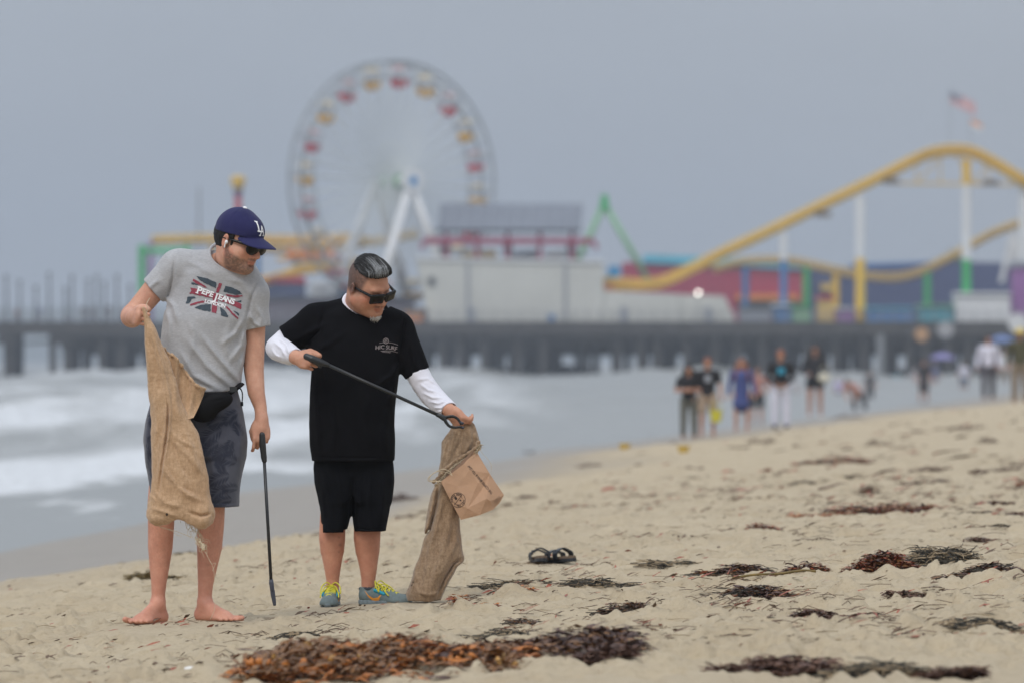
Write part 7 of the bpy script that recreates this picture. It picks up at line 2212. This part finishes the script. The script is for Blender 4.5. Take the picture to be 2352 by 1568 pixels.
def build_far_people():
    olive = (0.13, 0.13, 0.11)
    blk = (0.014, 0.014, 0.018); dk = (0.03, 0.03, 0.035)
    FP = far_person
    FP(1582, 838, 1006, 'woman with long black hair, arms folded, black tee and olive trousers', blk, olive, (0.012, 0.010, 0.010), long_hair=True, legs='long', pose='cross')
    r, k, Y = FP(1625, 822, 1002, 'person in black tee with white chest mark and pale shorts carrying a yellow bucket', blk, (0.42, 0.32, 0.24), (0.20, 0.08, 0.05), legs='shorts', chest=((0.36, 0.38, 0.42), .05, False))
    o = empty('bucket', at(1645, 953, Y-.1)); tag(o, 'yellow bucket hanging beside the leg of the person with the white chest mark', 'bucket')
    M['bucket'] = mat('yellow_plastic', (0.62, 0.56, 0.05), 0.5, 0.1, 5)
    MB().lathe([(0, -.11), (.08, -.11), (.105, .09), (.098, .09), (.07, -.09), (0, -.09)], n=14).build('pail', M['bucket'], o)
    MB().tube([(.095*math.cos(a), 0, .09+.12*math.sin(a)) for a in np.linspace(0, PI, 9)], .006, 5).build('handle', M['bucket'], o)
    FP(1703, 824, 991, 'woman with long auburn hair and bare legs in a loose blue sweater', (0.055, 0.075, 0.22), blk, (0.22, 0.085, 0.045), long_hair=True, skirt=True, sleeves=True, skin=(0.50, 0.28, 0.20))
    FP(1739, 838, 969, 'girl in pink top and black shorts just right of the blue sweater', (0.42, 0.20, 0.16), blk, (0.14, 0.08, 0.06), legs='shorts', pose='hips')
    FP(1793, 804, 984, 'person in black sweater with cyan mark and white trousers', blk, (0.66, 0.66, 0.76), (0.24, 0.09, 0.05), legs='long', pose='front', sleeves=True, chest=((0.03, 0.28, 0.42), .065, False), shoes=dk)
    r, k, Y = FP(1872, 793, 962, 'woman with long dark hair in dark jacket holding a cream bag', (0.022, 0.022, 0.028), blk, (0.018, 0.012, 0.010), long_hair=True, pose='hold', sleeves=True, shoes=(0.6, 0.6, 0.6), skin=(0.44, 0.24, 0.17))
    o = empty('tote_bag', at(1893, 862, Y-.45)); tag(o, 'cream bag held in front of the woman in the dark jacket', 'bag')
    M['cream_bag'] = mat('cream_canvas', (0.66, 0.62, 0.50), 0.8, 0.1, 5)
    s = Sdf().ell((0, 0, -.06), (.20, .09, .14)).disp(lambda P: .02*vn3(P, 8, 2)); solid('pouch', s, (-.3, -.2, -.3), (.3, .2, .2), .02, M['cream_bag'], o)
    MB().tube([(-.12, 0, .04), (-.10, 0, .22), (0, 0, .30), (.10, 0, .22), (.12, 0, .04)], .012, 5).build('handle', M['cream_bag'], o)
    FP(1822, 834, 905, 'faint distant person in white between the cyan marked sweater and the cream bag', (0.5, 0.5, 0.52), (0.3, 0.3, 0.3), (0.2, 0.16, 0.12), legs='long')
    FP(1926, 842, 905, 'small distant child in lavender top near the water', (0.50, 0.46, 0.66), (0.30, 0.30, 0.34), (0.20, 0.14, 0.10), legs='long')
    FP(1972, 829, 940, 'woman bending forward in pink top and dark trousers', (0.46, 0.25, 0.21), (0.05, 0.045, 0.05), (0.05, 0.04, 0.035), legs='long', pose='bend')
    FP(1998, 836, 915, 'person in dark grey clothes beside the bending woman', (0.09, 0.09, 0.10), (0.08, 0.08, 0.09), (0.05, 0.04, 0.035), legs='long')
    FP(2060, 829, 868, 'tiny far child in a cyan shirt by the water', (0.12, 0.42, 0.50), (0.40, 0.45, 0.50), (0.10, 0.08, 0.06))
    FP(2122, 818, 922, 'barelegged person in black dress left of the lilac umbrella', (0.035, 0.033, 0.038), blk, (0.05, 0.035, 0.03), skirt=True, skin=(0.42, 0.23, 0.17))
    FP(2146, 812, 880, 'person in blue clothing standing below the lilac umbrella', (0.10, 0.13, 0.24), (0.10, 0.13, 0.24), (0.15, 0.12, 0.10))
    FP(2105, 818, 880, 'distant person in a white top left of the black dress', (0.50, 0.50, 0.54), (0.2, 0.2, 0.22), (0.1, 0.08, 0.06))
    FP(2214, 818, 894, 'person in white top and blue jeans shorts walking away', (0.62, 0.61, 0.70), (0.13, 0.16, 0.22), (0.12, 0.08, 0.05), legs='shorts', face=180)
    FP(2270, 772, 916, 'man in white long sleeved shirt and narrow dark trousers', (0.66, 0.65, 0.75), (0.085, 0.08, 0.095), (0.05, 0.035, 0.03), legs='long', pose='walk', sleeves=True)
    FP(2306, 792, 880, 'person in white shirt below the blue umbrella', (0.60, 0.60, 0.62), (0.32, 0.28, 0.24), (0.10, 0.08, 0.06), legs='long')
    FP(2343, 757, 926, 'person in yellow straw hat, olive jacket and khaki trousers at the picture edge', (0.075, 0.07, 0.035), (0.24, 0.19, 0.14), (0.08, 0.05, 0.04), legs='long', hat=(0.60, 0.47, 0.16), sleeves=True)
    # umbrellas, round signs
    for px, py, base, wpx, col, lab in ((2165, 800, 872, 60, (0.22, 0.20, 0.42), 'lilac beach umbrella standing behind the black dress'), (2302, 768, 868, 64, (0.13, 0.20, 0.42), 'blue beach umbrella with teal edge at the right')):
        g = hit(px, base); Y = g.y
        r = empty('beach_umbrella', g); tag(r, lab, 'umbrella')
        H = (base-py)/FPX*Y+.3; R = wpx/2/FPX*Y
        key = 'umb%d' % px; M[key] = mat('umbrella_cloth', col, 0.7, 0.1, 1)
        MB().tube([(0, 0, 0), (0, 0, H)], .03, 6).build('pole', M['rail_grey'], r)
        MB().lathe([(0.0, H+.12), (R*.5, H-.02), (R*.85, H-.26), (R, H-.48), (R*.97, H-.48), (R*.8, H-.28), (R*.48, H-.06), (0, H+.06)], n=10).build('canopy', M[key], r)
    for px, py, Y, rad, col, lab in ((2117, 768, 500, .62, (0.46, 0.27, 0.14), 'round orange sign on a post below the pier deck'), (2172, 757, 520, .75, (0.34, 0.34, 0.35), 'round grey sign on a post below the pier deck'), (2338, 742, 470, .8, (0.62, 0.63, 0.64), 'round white sign on a post near the right edge')):
        gx = PX(px, Y); zb = gflat(gx, Y); zc = PZ(py, Y)-zb
        r = empty('round_sign', (gx, Y, zb)); tag(r, lab, 'sign')
        key = 'sg%d' % px; M[key] = mat('sign_face', col, 0.6, 0.08, 1)
        MB().tube([(0, 0.1, 0), (0, 0.1, zc)], .06, 6).build('post', M['dark_metal'], r)
        MB().tube([(0, 0, zc), (0, .06, zc)], rad, 20).build('disc', M[key], r)
    for px, hy, col, lab in ((38, 712, (0.30, 0.08, 0.06), 'person in red on the open left end of the pier'), (92, 708, (0.05, 0.12, 0.32), 'person in blue leaning on the open left end of the pier'), (190, 706, (0.05, 0.05, 0.06), 'dark clad person by the pier rail, second from the green frame'), (250, 704, (0.06, 0.06, 0.07), 'dark clad person by the pier rail nearest the green frame'), (285, 707, (0.20, 0.10, 0.10), 'person in maroon by the pier rail below the green frame'),
                          (214, 708, (0.04, 0.05, 0.06), 'dark clad person in the middle of the group at the pier rail')):
        far_person(px, hy, 741, lab, col, (0.04, 0.04, 0.05), (0.03, 0.02, 0.02), legs='long', Yfix=YP+2.0, zfix=DECK)

# ------------------------------------------------------------------ wrack on the sand
def kelp_mats():
    def km(n, c, c2, rough=0.45):
        M[n] = mat(n, c, rough, 0.25, 22, c2=c2, bump=0.3, bscale=60, bdist=0.01)
    km('kelp_amber', (0.36, 0.110, 0.018), (0.47, 0.165, 0.028)); km('kelp_brown', (0.125, 0.055, 0.018), (0.22, 0.10, 0.028)); km('kelp_maroon', (0.042, 0.020, 0.014), (0.085, 0.036, 0.022))
    km('kelp_red', (0.24, 0.055, 0.025), (0.32, 0.08, 0.035)); km('kelp_olive', (0.12, 0.085, 0.02), (0.20, 0.13, 0.03))
    km('float_yellow', (0.46, 0.24, 0.06), (0.56, 0.31, 0.08)); km('grass_dark', (0.030, 0.030, 0.024), (0.065, 0.055, 0.040), 0.8); km('grass_straw', (0.27, 0.20, 0.12), (0.38, 0.29, 0.18), 0.85)
    km('kelp_dry', (0.10, 0.050, 0.034), (0.16, 0.085, 0.055), 0.8)

def ribbon(mb, p, d, L, w, rr, up=0.4, ground=None, segs=5, curl=1.0):
    """one blade: tapering, wavy, drooping back to the sand; closed thin strip"""
    d = Vector(d).normalized(); pts = []; pos = Vector(p); v = Vector((d.x, d.y, up)).normalized()
    top = []; sl = L/segs
    n0 = len(mb.v)
    for i in range(segs+1):
        t = i/segs
        side = v.cross(Vector((0, 0, 1)))
        side = side.normalized() if side.length > .05 else Vector((1, 0, 0))
        side = (side+Vector((0, 0, rr.uniform(-.8, .8)*curl))).normalized()
        ww = w*(math.sin(PI*min(1, .12+.86*t))**.7)*.5
        g = ground
        for sgn in (-1, 1):
            q = pos+side*ww*sgn+Vector((0, 0, rr.uniform(-.15, .15)*w))
            if g is not None: q.z = max(q.z, g+.001)
            mb.v.append(tuple(q))
        pos = pos+v*sl
        v = (v+Vector((rr.uniform(-.5, .5), rr.uniform(-.5, .5), -up*.55+rr.uniform(-.25, .15)))*(.55*curl)).normalized()
        if g is not None and pos.z < g+.003: pos.z = g+.003; v.z = abs(v.z)*.3; v.normalize()
    for i in range(segs):
        a = n0+i*2
        mb.f.append((a, a+1, a+3, a+2))

def kelp_pile(name, label, px, py, wpx, hpx, kind, seed, depth=None, n=None, group=None, angle=0.0, cat='seaweed', tilt=0.0):
    rr = random.Random(seed)
    g = hit(px, py); Y = g.y
    W = wpx/FPX*Y; Hh = hpx/FPX*Y
    D = depth if depth is not None else max(.14, min(W*.45, 0.9))
    gz0 = gz(g.x, Y)
    r = empty(name, (g.x, Y, gz0)); tag(r, label, cat, group)
    n = n or 200
    cols = {'leafy': ['kelp_maroon', 'kelp_brown', 'kelp_red'], 'amber': ['kelp_brown', 'kelp_amber', 'kelp_amber', 'kelp_brown', 'kelp_amber', 'kelp_maroon'], 'strand': ['grass_dark', 'grass_dark', 'grass_straw'], 'mixed': ['grass_dark', 'kelp_maroon', 'kelp_brown'],
            'red': ['kelp_red', 'kelp_amber'], 'dark': ['kelp_maroon', 'kelp_maroon', 'kelp_brown'], 'dry': ['kelp_dry', 'kelp_maroon', 'kelp_dry'], 'olive': ['kelp_olive', 'kelp_olive'], 'straw': ['grass_straw', 'grass_dark']}[kind]
    mbs = {}
    lumps = [(rr.uniform(-.42, .42), rr.uniform(.5, 1.0)) for _ in range(3+int(W*2))]
    for i in range(n):
        u = rr.uniform(-.5, .5)
        env = max(.12, max(hh*math.exp(-((u-c)/.16)**2) for c, hh in lumps))*math.sqrt(max(.02, 1-(2*u)**2))
        x = u*W; y = rr.gauss(0, .25)*D*(.4+env)
        q = rr.random()
        z = Hh*env*q*math.exp(-(y/(D*.5))**2)
        gl = gz(g.x+x, Y+y)-gz0
        m = cols[rr.randrange(len(cols))]
        mb = mbs.setdefault(m, MB())
        an = rr.gauss(0, .7)+(PI if rr.random() < .5 else 0)+angle
        d = (math.cos(an), math.sin(an)*.6, 0)
        if m.startswith('grass'):
            zc_ = rr.uniform(.35, 1.35); L = rr.uniform(.04, .15)*min(1.2, .6+W); pts = [Vector((x, y, gl+z+.004))]
            v = Vector((d[0], d[1], rr.uniform(-.1, .10))).normalized()
            for k in range(4):
                v = (v+Vector((rr.uniform(-.8, .8), rr.uniform(-.8, .8), rr.uniform(-.6, .3)))*.75).normalized()
                q_ = pts[-1]+v*L/4; q_.z = min(max(q_.z, gl+.003), gl+Hh*env*zc_+.010); pts.append(q_)
            mb.tube(pts, [rr.uniform(.0014, .0028)]*5, 3, cap=False)
        else:
            L = rr.uniform(.035, .10)*min(1.3, .5+W*.9); w = rr.uniform(.007, .019)*min(1.2, .6+W*.6)
            ribbon(mb, (x, y, gl+z+.005), d, L, w, rr, up=rr.uniform(.05, .7), ground=gl)
    first = True
    for m, mb in mbs.items():
        nm = 'seagrass' if m.startswith('grass') else 'kelp_blade'
        tag(mb.build(nm, M[m], r), kind='stuff')
    return r, rr, W, Hh, D

def build_wrack():
    kelp_mats(); M['crumb_brown'] = mat('crumb_brown', (0.13, 0.085, 0.055), 0.85, 0.4, 30)
    # the long near heap: amber blades and floats, then a dark tangle
    r, rr, W, Hh, D = kelp_pile('kelp_heap', 'long amber brown kelp heap with yellow floats nearest the camera', 880, 1540, 660, 66, 'amber', 1, depth=.80, n=2000)
    mb = MB(); 
    for i in range(1300):
        u = rr.uniform(-.5, .5); y = rr.gauss(0, .22); z = Hh*.95*(1-(2*u)**4)*math.exp(-(y/.42)**2)*rr.random()**.7*(.55+.45*math.sin(u*9+1.2)**2)
        
        an = rr.gauss(.3, .8)
        ribbon(mb, (u*W, y, z), (math.cos(an), math.sin(an), 0), rr.uniform(.05, .13), rr.uniform(.008, .018), rr, up=rr.uniform(.05, .9), ground=0)
    tag(mb.build('kelp_blade', M['kelp_brown'], r), kind='stuff')
    fb = MB().lathe([(0, -.022), (.010, -.018), (.0145, -.006), (.014, .006), (.009, .018), (.004, .028), (0, .034)], n=9)
    fm = {}
    for k in ('float_yellow', 'kelp_amber'):
        me = bpy.data.meshes.new('float'); me.from_pydata(fb.v, [], fb.f); me.materials.append(M[k]); me.polygons.foreach_set('use_smooth', [True]*len(me.polygons)); fm[k] = me
    for i in range(46):
        u = rr.uniform(-.47, .47); y = rr.uniform(-.34, .1); z = Hh*(1-(2*u)**4)*math.exp(-(y/.42)**2)*rr.uniform(.15, .95)*(.55+.45*math.sin(u*9+1.2)**2)
        o = link('float', fm[rr.choice(['float_yellow', 'kelp_amber', 'kelp_amber'])], r, (u*W, y-.05, max(.02, z))); o.rotation_euler = (rr.uniform(0, 3), rr.uniform(0, 3), rr.uniform(0, 6)); s_ = rr.uniform(.55, 1.0); o.scale = (s_, s_, s_)
    kelp_pile('kelp_heap', 'dark maroon tangled kelp heap running on from the amber heap', 1255, 1506, 400, 66, 'dark', 2, depth=.75, n=2100)
    kelp_pile('seaweed_clump', 'black dry seagrass tuft left above the amber heap', 680, 1462, 62, 18, 'strand', 3, n=170)
    items = [
        (1135, 1468, 150, 16, 'strand', 'flat grey seagrass mat behind the maroon heap'), (1380, 1522, 120, 34, 'dry', 'dull brown kelp scraps at the right foot of the maroon heap'), (1430, 1480, 34, 16, 'dark', 'small dark tip at the right end of the maroon heap'),
        (1770, 1535, 300, 40, 'dry', 'wide low reddish heap at the bottom right of centre'), (2010, 1540, 160, 24, 'strand', 'grey seagrass patch right of the wide low reddish heap'), (2190, 1545, 120, 22, 'dry', 'brown scraps at the bottom near the right corner'),
        (1210, 1428, 66, 12, 'mixed', 'small dark clump between the orange strip and the maroon heap'), (1090, 1400, 90, 10, 'red', 'bright orange kelp strip right of the second sack'), (1185, 1369, 58, 12, 'red', 'small crimson frond beside the twiggy line'),
        (1170, 1354, 130, 12, 'strand', 'twiggy dark line below the sandals'), (1240, 1343, 90, 16, 'strand', 'thin dark twigs just below the sandals'), (1375, 1355, 110, 22, 'strand', 'fanned black seagrass tuft right of the sandals'),
        (1525, 1310, 80, 12, 'strand', 'narrow dark seagrass strip up from the fanned tuft'), (1680, 1320, 140, 24, 'mixed', 'dark clump with straw left of the purple kelp blades'), (1830, 1322, 110, 34, 'leafy', 'purple brown broad kelp blades with a long stalk'),
        (2025, 1316, 140, 44, 'leafy', 'tall reddish brown kelp clump with upright blades'), (2150, 1305, 130, 46, 'strand', 'bushy black seagrass mound beside the tall clump'), (2230, 1335, 130, 26, 'mixed', 'dark tangle at the right, below the bushy mound'), (2320, 1332, 90, 30, 'dark', 'dark kelp strip cut by the right edge'),
        (1755, 1380, 190, 28, 'mixed', 'broad dark clump with upright straws in mid beach'), (1425, 1405, 90, 20, 'mixed', 'mixed green brown clump right of the orange strip'), (1920, 1415, 170, 18, 'dry', 'flat dull brown patch below the tall clump'), (2105, 1388, 110, 20, 'dry', 'chestnut clump right of the flat dull patch'),
        (2262, 1450, 110, 28, 'strand', 'curled dark seagrass ring near the right edge'), (1745, 1228, 80, 26, 'leafy', 'spiky maroon clump in the middle distance'), (1665, 1222, 60, 10, 'dark', 'thin dark strip left of the spiky maroon clump'),
        (2030, 1186, 260, 32, 'leafy', 'long russet heap with an orange patch in the middle distance'), (1880, 1192, 110, 12, 'red', 'thin russet tail left of the long russet heap'), (2285, 1166, 80, 24, 'dark', 'pointed maroon clump near the right edge'),
        (2260, 1185, 60, 8, 'strand', 'faint dark dash below the pointed maroon clump'), (2330, 1195, 90, 12, 'dry', 'brown strip at the right edge beyond the fern frond'), (2252, 1243, 60, 10, 'dry', 'small brown fern like frond near the right edge'), (2330, 1225, 80, 8, 'strand', 'thin black line of seagrass at the right edge'),
        (1915, 1068, 170, 22, 'leafy', 'far long rust coloured heap beyond the russet one'), (1980, 1136, 66, 22, 'dark', 'far rounded dark clump below the rust heap'), (2120, 1115, 110, 16, 'dark', 'far flat dark clump right of the rounded one'),
        (2125, 1092, 70, 12, 'dry', 'far brown clump above the flat dark clump'), (1865, 1113, 90, 10, 'strand', 'far thin grey green streak left of the rounded clump'), (1960, 1108, 50, 10, 'straw', 'far faint greenish clump between the streak and the flat clump'), (1748, 1018, 60, 20, 'dry', 'dark hump on the wet sand below the walkers'),
        (2012, 1022, 60, 18, 'dark', 'dark hump right of the walkers'), (2265, 1018, 46, 18, 'dark', 'nearly black far clump at the right'), (2220, 985, 80, 16, 'dry', 'farthest brown strip at the right'), (2115, 992, 40, 10, 'dry', 'farthest small brown dot left of the strip'),
        (925, 1150, 66, 26, 'dry', 'brown mound just right of the black shorts'), (937, 1195, 40, 10, 'dry', 'small tan scrap below the brown mound'), (1355, 1072, 56, 10, 'dry', 'flat brown scrap near the water\'s edge'), (1215, 1040, 26, 12, 'dark', 'dark speck on the wet sand right of the sack'),
        (1480, 998, 80, 12, 'dry', 'low brown strip in the shallow water'), (1210, 1146, 40, 8, 'dry', 'small brown scrap right of the paper bag'), (435, 1280, 50, 16, 'olive', 'golden kelp scrap seen between the bare legs'), (330, 1336, 66, 18, 'olive', 'golden curled kelp scrap left of the bare legs'),
        (402, 1332, 36, 8, 'olive', 'small golden scrap between the bare legs near the ankle'), (610, 1294, 18, 6, 'dark', 'dark speck left of the standing grabber'), (2335, 1072, 50, 10, 'dark', 'far dark strip touching the right edge'), (2290, 1090, 100, 8, 'dry', 'far thin rusty line at the right'),
        (1945, 960, 70, 10, 'dry', 'brown scrap at the feet of the bending woman'), (1600, 1100, 40, 6, 'straw', 'faint scrap on the far sand right of centre'), (2340, 1250, 40, 8, 'straw', 'tiny straw wisp at the right edge'),
    ]
    for i, (px, py, w, h, kind, lab) in enumerate(items):
        kelp_pile('seaweed_clump', lab, px, py, w, h, kind, 20+i, n=int(90+w*h*(.26 if py > 1250 else .08)))
    # long stalk lying by the purple blades
    g = hit(1790, 1335); o = empty('kelp_stalk', g); tag(o, 'long yellow olive kelp stalk beside the purple brown blades', 'seaweed')
    mb = MB(); mb.tube(spl([(-.22, -.03, .015), (-.12, .0, .03), (.0, .02, .035), (.10, .0, .05), (.17, .02, .045)], 6), [.006]*25, 6); mb.build('stalk', M['kelp_olive'], o, smooth=True)
    # crumbs of wrack too small and many to count
    rr = random.Random(77)
    mbd, mbs_, mbr = MB(), MB(), MB()
    for i in range(4300):
        Y = 20+ (34)*rr.random()**1.7
        u = rr.random(); x = ((u**.75)*2-1)*.098*Y if rr.random() < .8 else rr.uniform(-.098, .098)*Y
        if wet_of(np.array([x]), np.array([Y]))[0] > .5: continue
        z = gz(x, Y)+.004
        t = rr.random(); an = rr.gauss(0, .6)
        d = Vector((math.cos(an), math.sin(an), 0))
        if t < .5:
            L = rr.uniform(.03, .16); p = Vector((x, Y, z)); q = p+d*L*.5+Vector((0, 0, rr.uniform(-.004, .012))); q2 = p+d*L+Vector((rr.uniform(-.02, .02), rr.uniform(-.02, .02), 0))
            (mbd if rr.random() < .6 else mbs_).tube([p, q, q2], rr.uniform(.0009, .0020), 3, cap=False)
        else:
            ribbon(mbr if rr.random() < .35 else mbd, (x, Y, z), d, rr.uniform(.015, .06), rr.uniform(.006, .018), rr, up=.25, segs=2)
    # loose drifts of the same crumbs, drawn out along the beach
    for i in range(150):
        Y = 21+36*rr.random()**1.4; u = (rr.random()**.6)*2-1; cx = u*.095*Y
        if wet_of(np.array([cx]), np.array([Y]))[0] > .2: continue
        ln = rr.uniform(.10, .42); dp = rr.uniform(.05, .3)
        for j in range(rr.randrange(10, 34)):
            x = cx+rr.gauss(0, ln*.5); y = Y+rr.gauss(0, dp); z = gz(x, y)+.004; an = rr.gauss(0, .6); d = Vector((math.cos(an), math.sin(an), 0))
            if rr.random() < .6:
                p = Vector((x, y, z)); mbd.tube([p, p+d*.04+Vector((0, 0, rr.uniform(0, .02))), p+d*rr.uniform(.05, .12)], rr.uniform(.0010, .0022), 3, cap=False)
            else: ribbon(mbd if rr.random() < .6 else mbr, (x, y, z+rr.uniform(0, .012)), d, rr.uniform(.03, .09), rr.uniform(.008, .018), rr, up=.4, segs=2)
    # coarser scraps on the far sand
    for i in range(420):
        Y = 44+120*rr.random()**1.3; x = rr.uniform(-.02, .099)*Y
        if wet_of(np.array([x]), np.array([Y]))[0] > .3: continue
        z = gz(x, Y)+.01; an = rr.gauss(0, .5); d = Vector((math.cos(an), math.sin(an), 0))
        ribbon(mbd if rr.random() < .75 else mbr, (x, Y, z), d, rr.uniform(.06, .30), rr.uniform(.02, .06), rr, up=.2, segs=3)
    for nm, mb, m in (('seagrass_crumb', mbd, 'crumb_brown'), ('straw_crumb', mbs_, 'grass_straw'), ('red_crumb', mbr, 'kelp_red')):
        tag(mb.build(nm, M[m]), kind='stuff')
    # pale shell at the bottom, yellow toys by the water
    g = hit(437, 1546); g.z = gz(g.x, g.y)
    M['shell'] = mat('shell', (0.72, 0.70, 0.66), 0.5, 0.1, 30)
    s = Sdf().ell((0, 0, .006), (.026, .020, .010)).disp(lambda P: .003*vn3(P, 90, 3)); o = solid('shell', s, (-.05, -.05, -.02), (.05, .05, .04), .003, M['shell'], None); o.location = g
    tag(o, 'small white shell fragment at the bottom left of the amber heap', 'shell')
    M['toy_yellow'] = mat('toy_yellow', (0.55, 0.38, 0.08), 0.4, 0.1, 10)
    for px, py, lab in ((1435, 1033, 'yellow and red beach toy on the wet sand left of the folded arms'), (1570, 1040, 'pale yellow beach toy at the feet of the folded arms')):
        g = hit(px, py); r = empty('toy_bucket', g); tag(r, lab, 'toy')
        MB().lathe([(0, 0), (.06, 0), (.08, .09), (.07, .09), (.05, .02), (0, .02)], n=12).build('pail', M['toy_yellow'], r)
        MB().tube([(.075*math.cos(a), 0, .09-.075*math.sin(a)) for a in np.linspace(0, PI, 8)], .006, 5).build('handle', M['kelp_red'], r)

def build_sandals():
    M['sandal_black'] = mat('black_leather', (0.016, 0.019, 0.024), 0.45, 0.2, 40, bump=.2, bscale=120)
    M['cork'] = mat('cork', (0.135, 0.095, 0.065), 0.85, 0.25, 90)
    pal = [(1240, 1306, math.radians(186), 'black two strap sandal with cork footbed, left one of the pair', -1), (1289, 1304, math.radians(-150), 'black two strap sandal with cork footbed, right one of the pair', 1)]
    for px, py, a, lab, mi in pal:
        g = hit(1265, 1299); g.x = PX(px, g.y); g.z = gz(g.x, g.y)+.006
        r = empty('sandal', g, a); r.rotation_euler = (math.radians(5), 0, a); tag(r, lab, 'sandal', 'pair of sandals')
        # sole outline, toe towards -y
        out = []
        for t in np.linspace(0, 2*PI, 30)[:-1]:
            y = math.cos(t)*.14; w = .047 if y < 0 else .036
            x = math.sin(t)*(w-.006*math.cos((y-.02)*26)); out.append((x*1.12+.006*mi*(y < -.05), y))
        n = len(out)
        def slab_(z0, z1, sc_): return [(x*sc_, y*sc_, z0) for x, y in out]+[(x*sc_, y*sc_, z1) for x, y in out], [tuple(range(n-1, -1, -1)), tuple(range(n, 2*n))]+[(i, (i+1) % n, (i+1) % n+n, i+n) for i in range(n)]
        MB().add(*slab_(0, .016, 1.0)).build('sole', M['sandal_black'], r)
        MB().add(*slab_(.0165, .030, .97)).build('footbed', M['cork'], r)
        for y0, hgt, w in ((-.062, .046, .044), (.022, .052, .044)):
            pts = [Vector((-.047, y0, .014)), Vector((-.046, y0, .045)), Vector((-.028, y0-.004, hgt+.008)), Vector((0, y0-.006, hgt+.020)), Vector((.028, y0-.004, hgt+.008)), Vector((.046, y0, .045)), Vector((.047, y0, .014))]
            pts = spl(pts, 4); V = []; F = []
            for i, p in enumerate(pts):
                for dy in (-w/2, w/2): V += [(p.x, p.y+dy, p.z), (p.x*1.10, p.y+dy, p.z+.006)]
            for i in range(len(pts)-1):
                b = i*4; F += [(b, b+2, b+6, b+4), (b+1, b+5, b+7, b+3), (b, b+4, b+5, b+1), (b+2, b+3, b+7, b+6)]
            st = MB().add(V, F).build('strap', M['sandal_black'], r, smooth=False)
            MB().box((.030, y0-.010, hgt-.002), (.046, y0+.010, hgt+.012)).build('buckle', M['dark_metal'], st)
# ------------------------------------------------------------------ build everything
for (x, y, fz) in ((P1(342, 1430)[0], Y1-.08, -.002), (P1(480, 1420)[0], Y1-.05, .013), (P2(764, 1390)[0], Y2_-.06, .006), (P2(872, 1388)[0], Y2_-.06, .013), (P2(978, 1374)[0], Y2_-.2, .030)):
    FEET.append((x, y, .24, fz))
g_ = hit(1265, 1299); FEET.append((g_.x, g_.y, .24, float(base_z(np.array([g_.x]), np.array([g_.y]))[0])+.012))
build_sand()
build_water()
build_hills()
build_haze()
build_pier()
build_lamps()
build_wheel()
build_family_coaster()
build_coaster()
build_buildings()
build_man1()
build_man2()
build_grabbers()
build_sack1()
build_sack2()
build_paper_bag()
build_far_people()
build_wrack()
build_sandals()
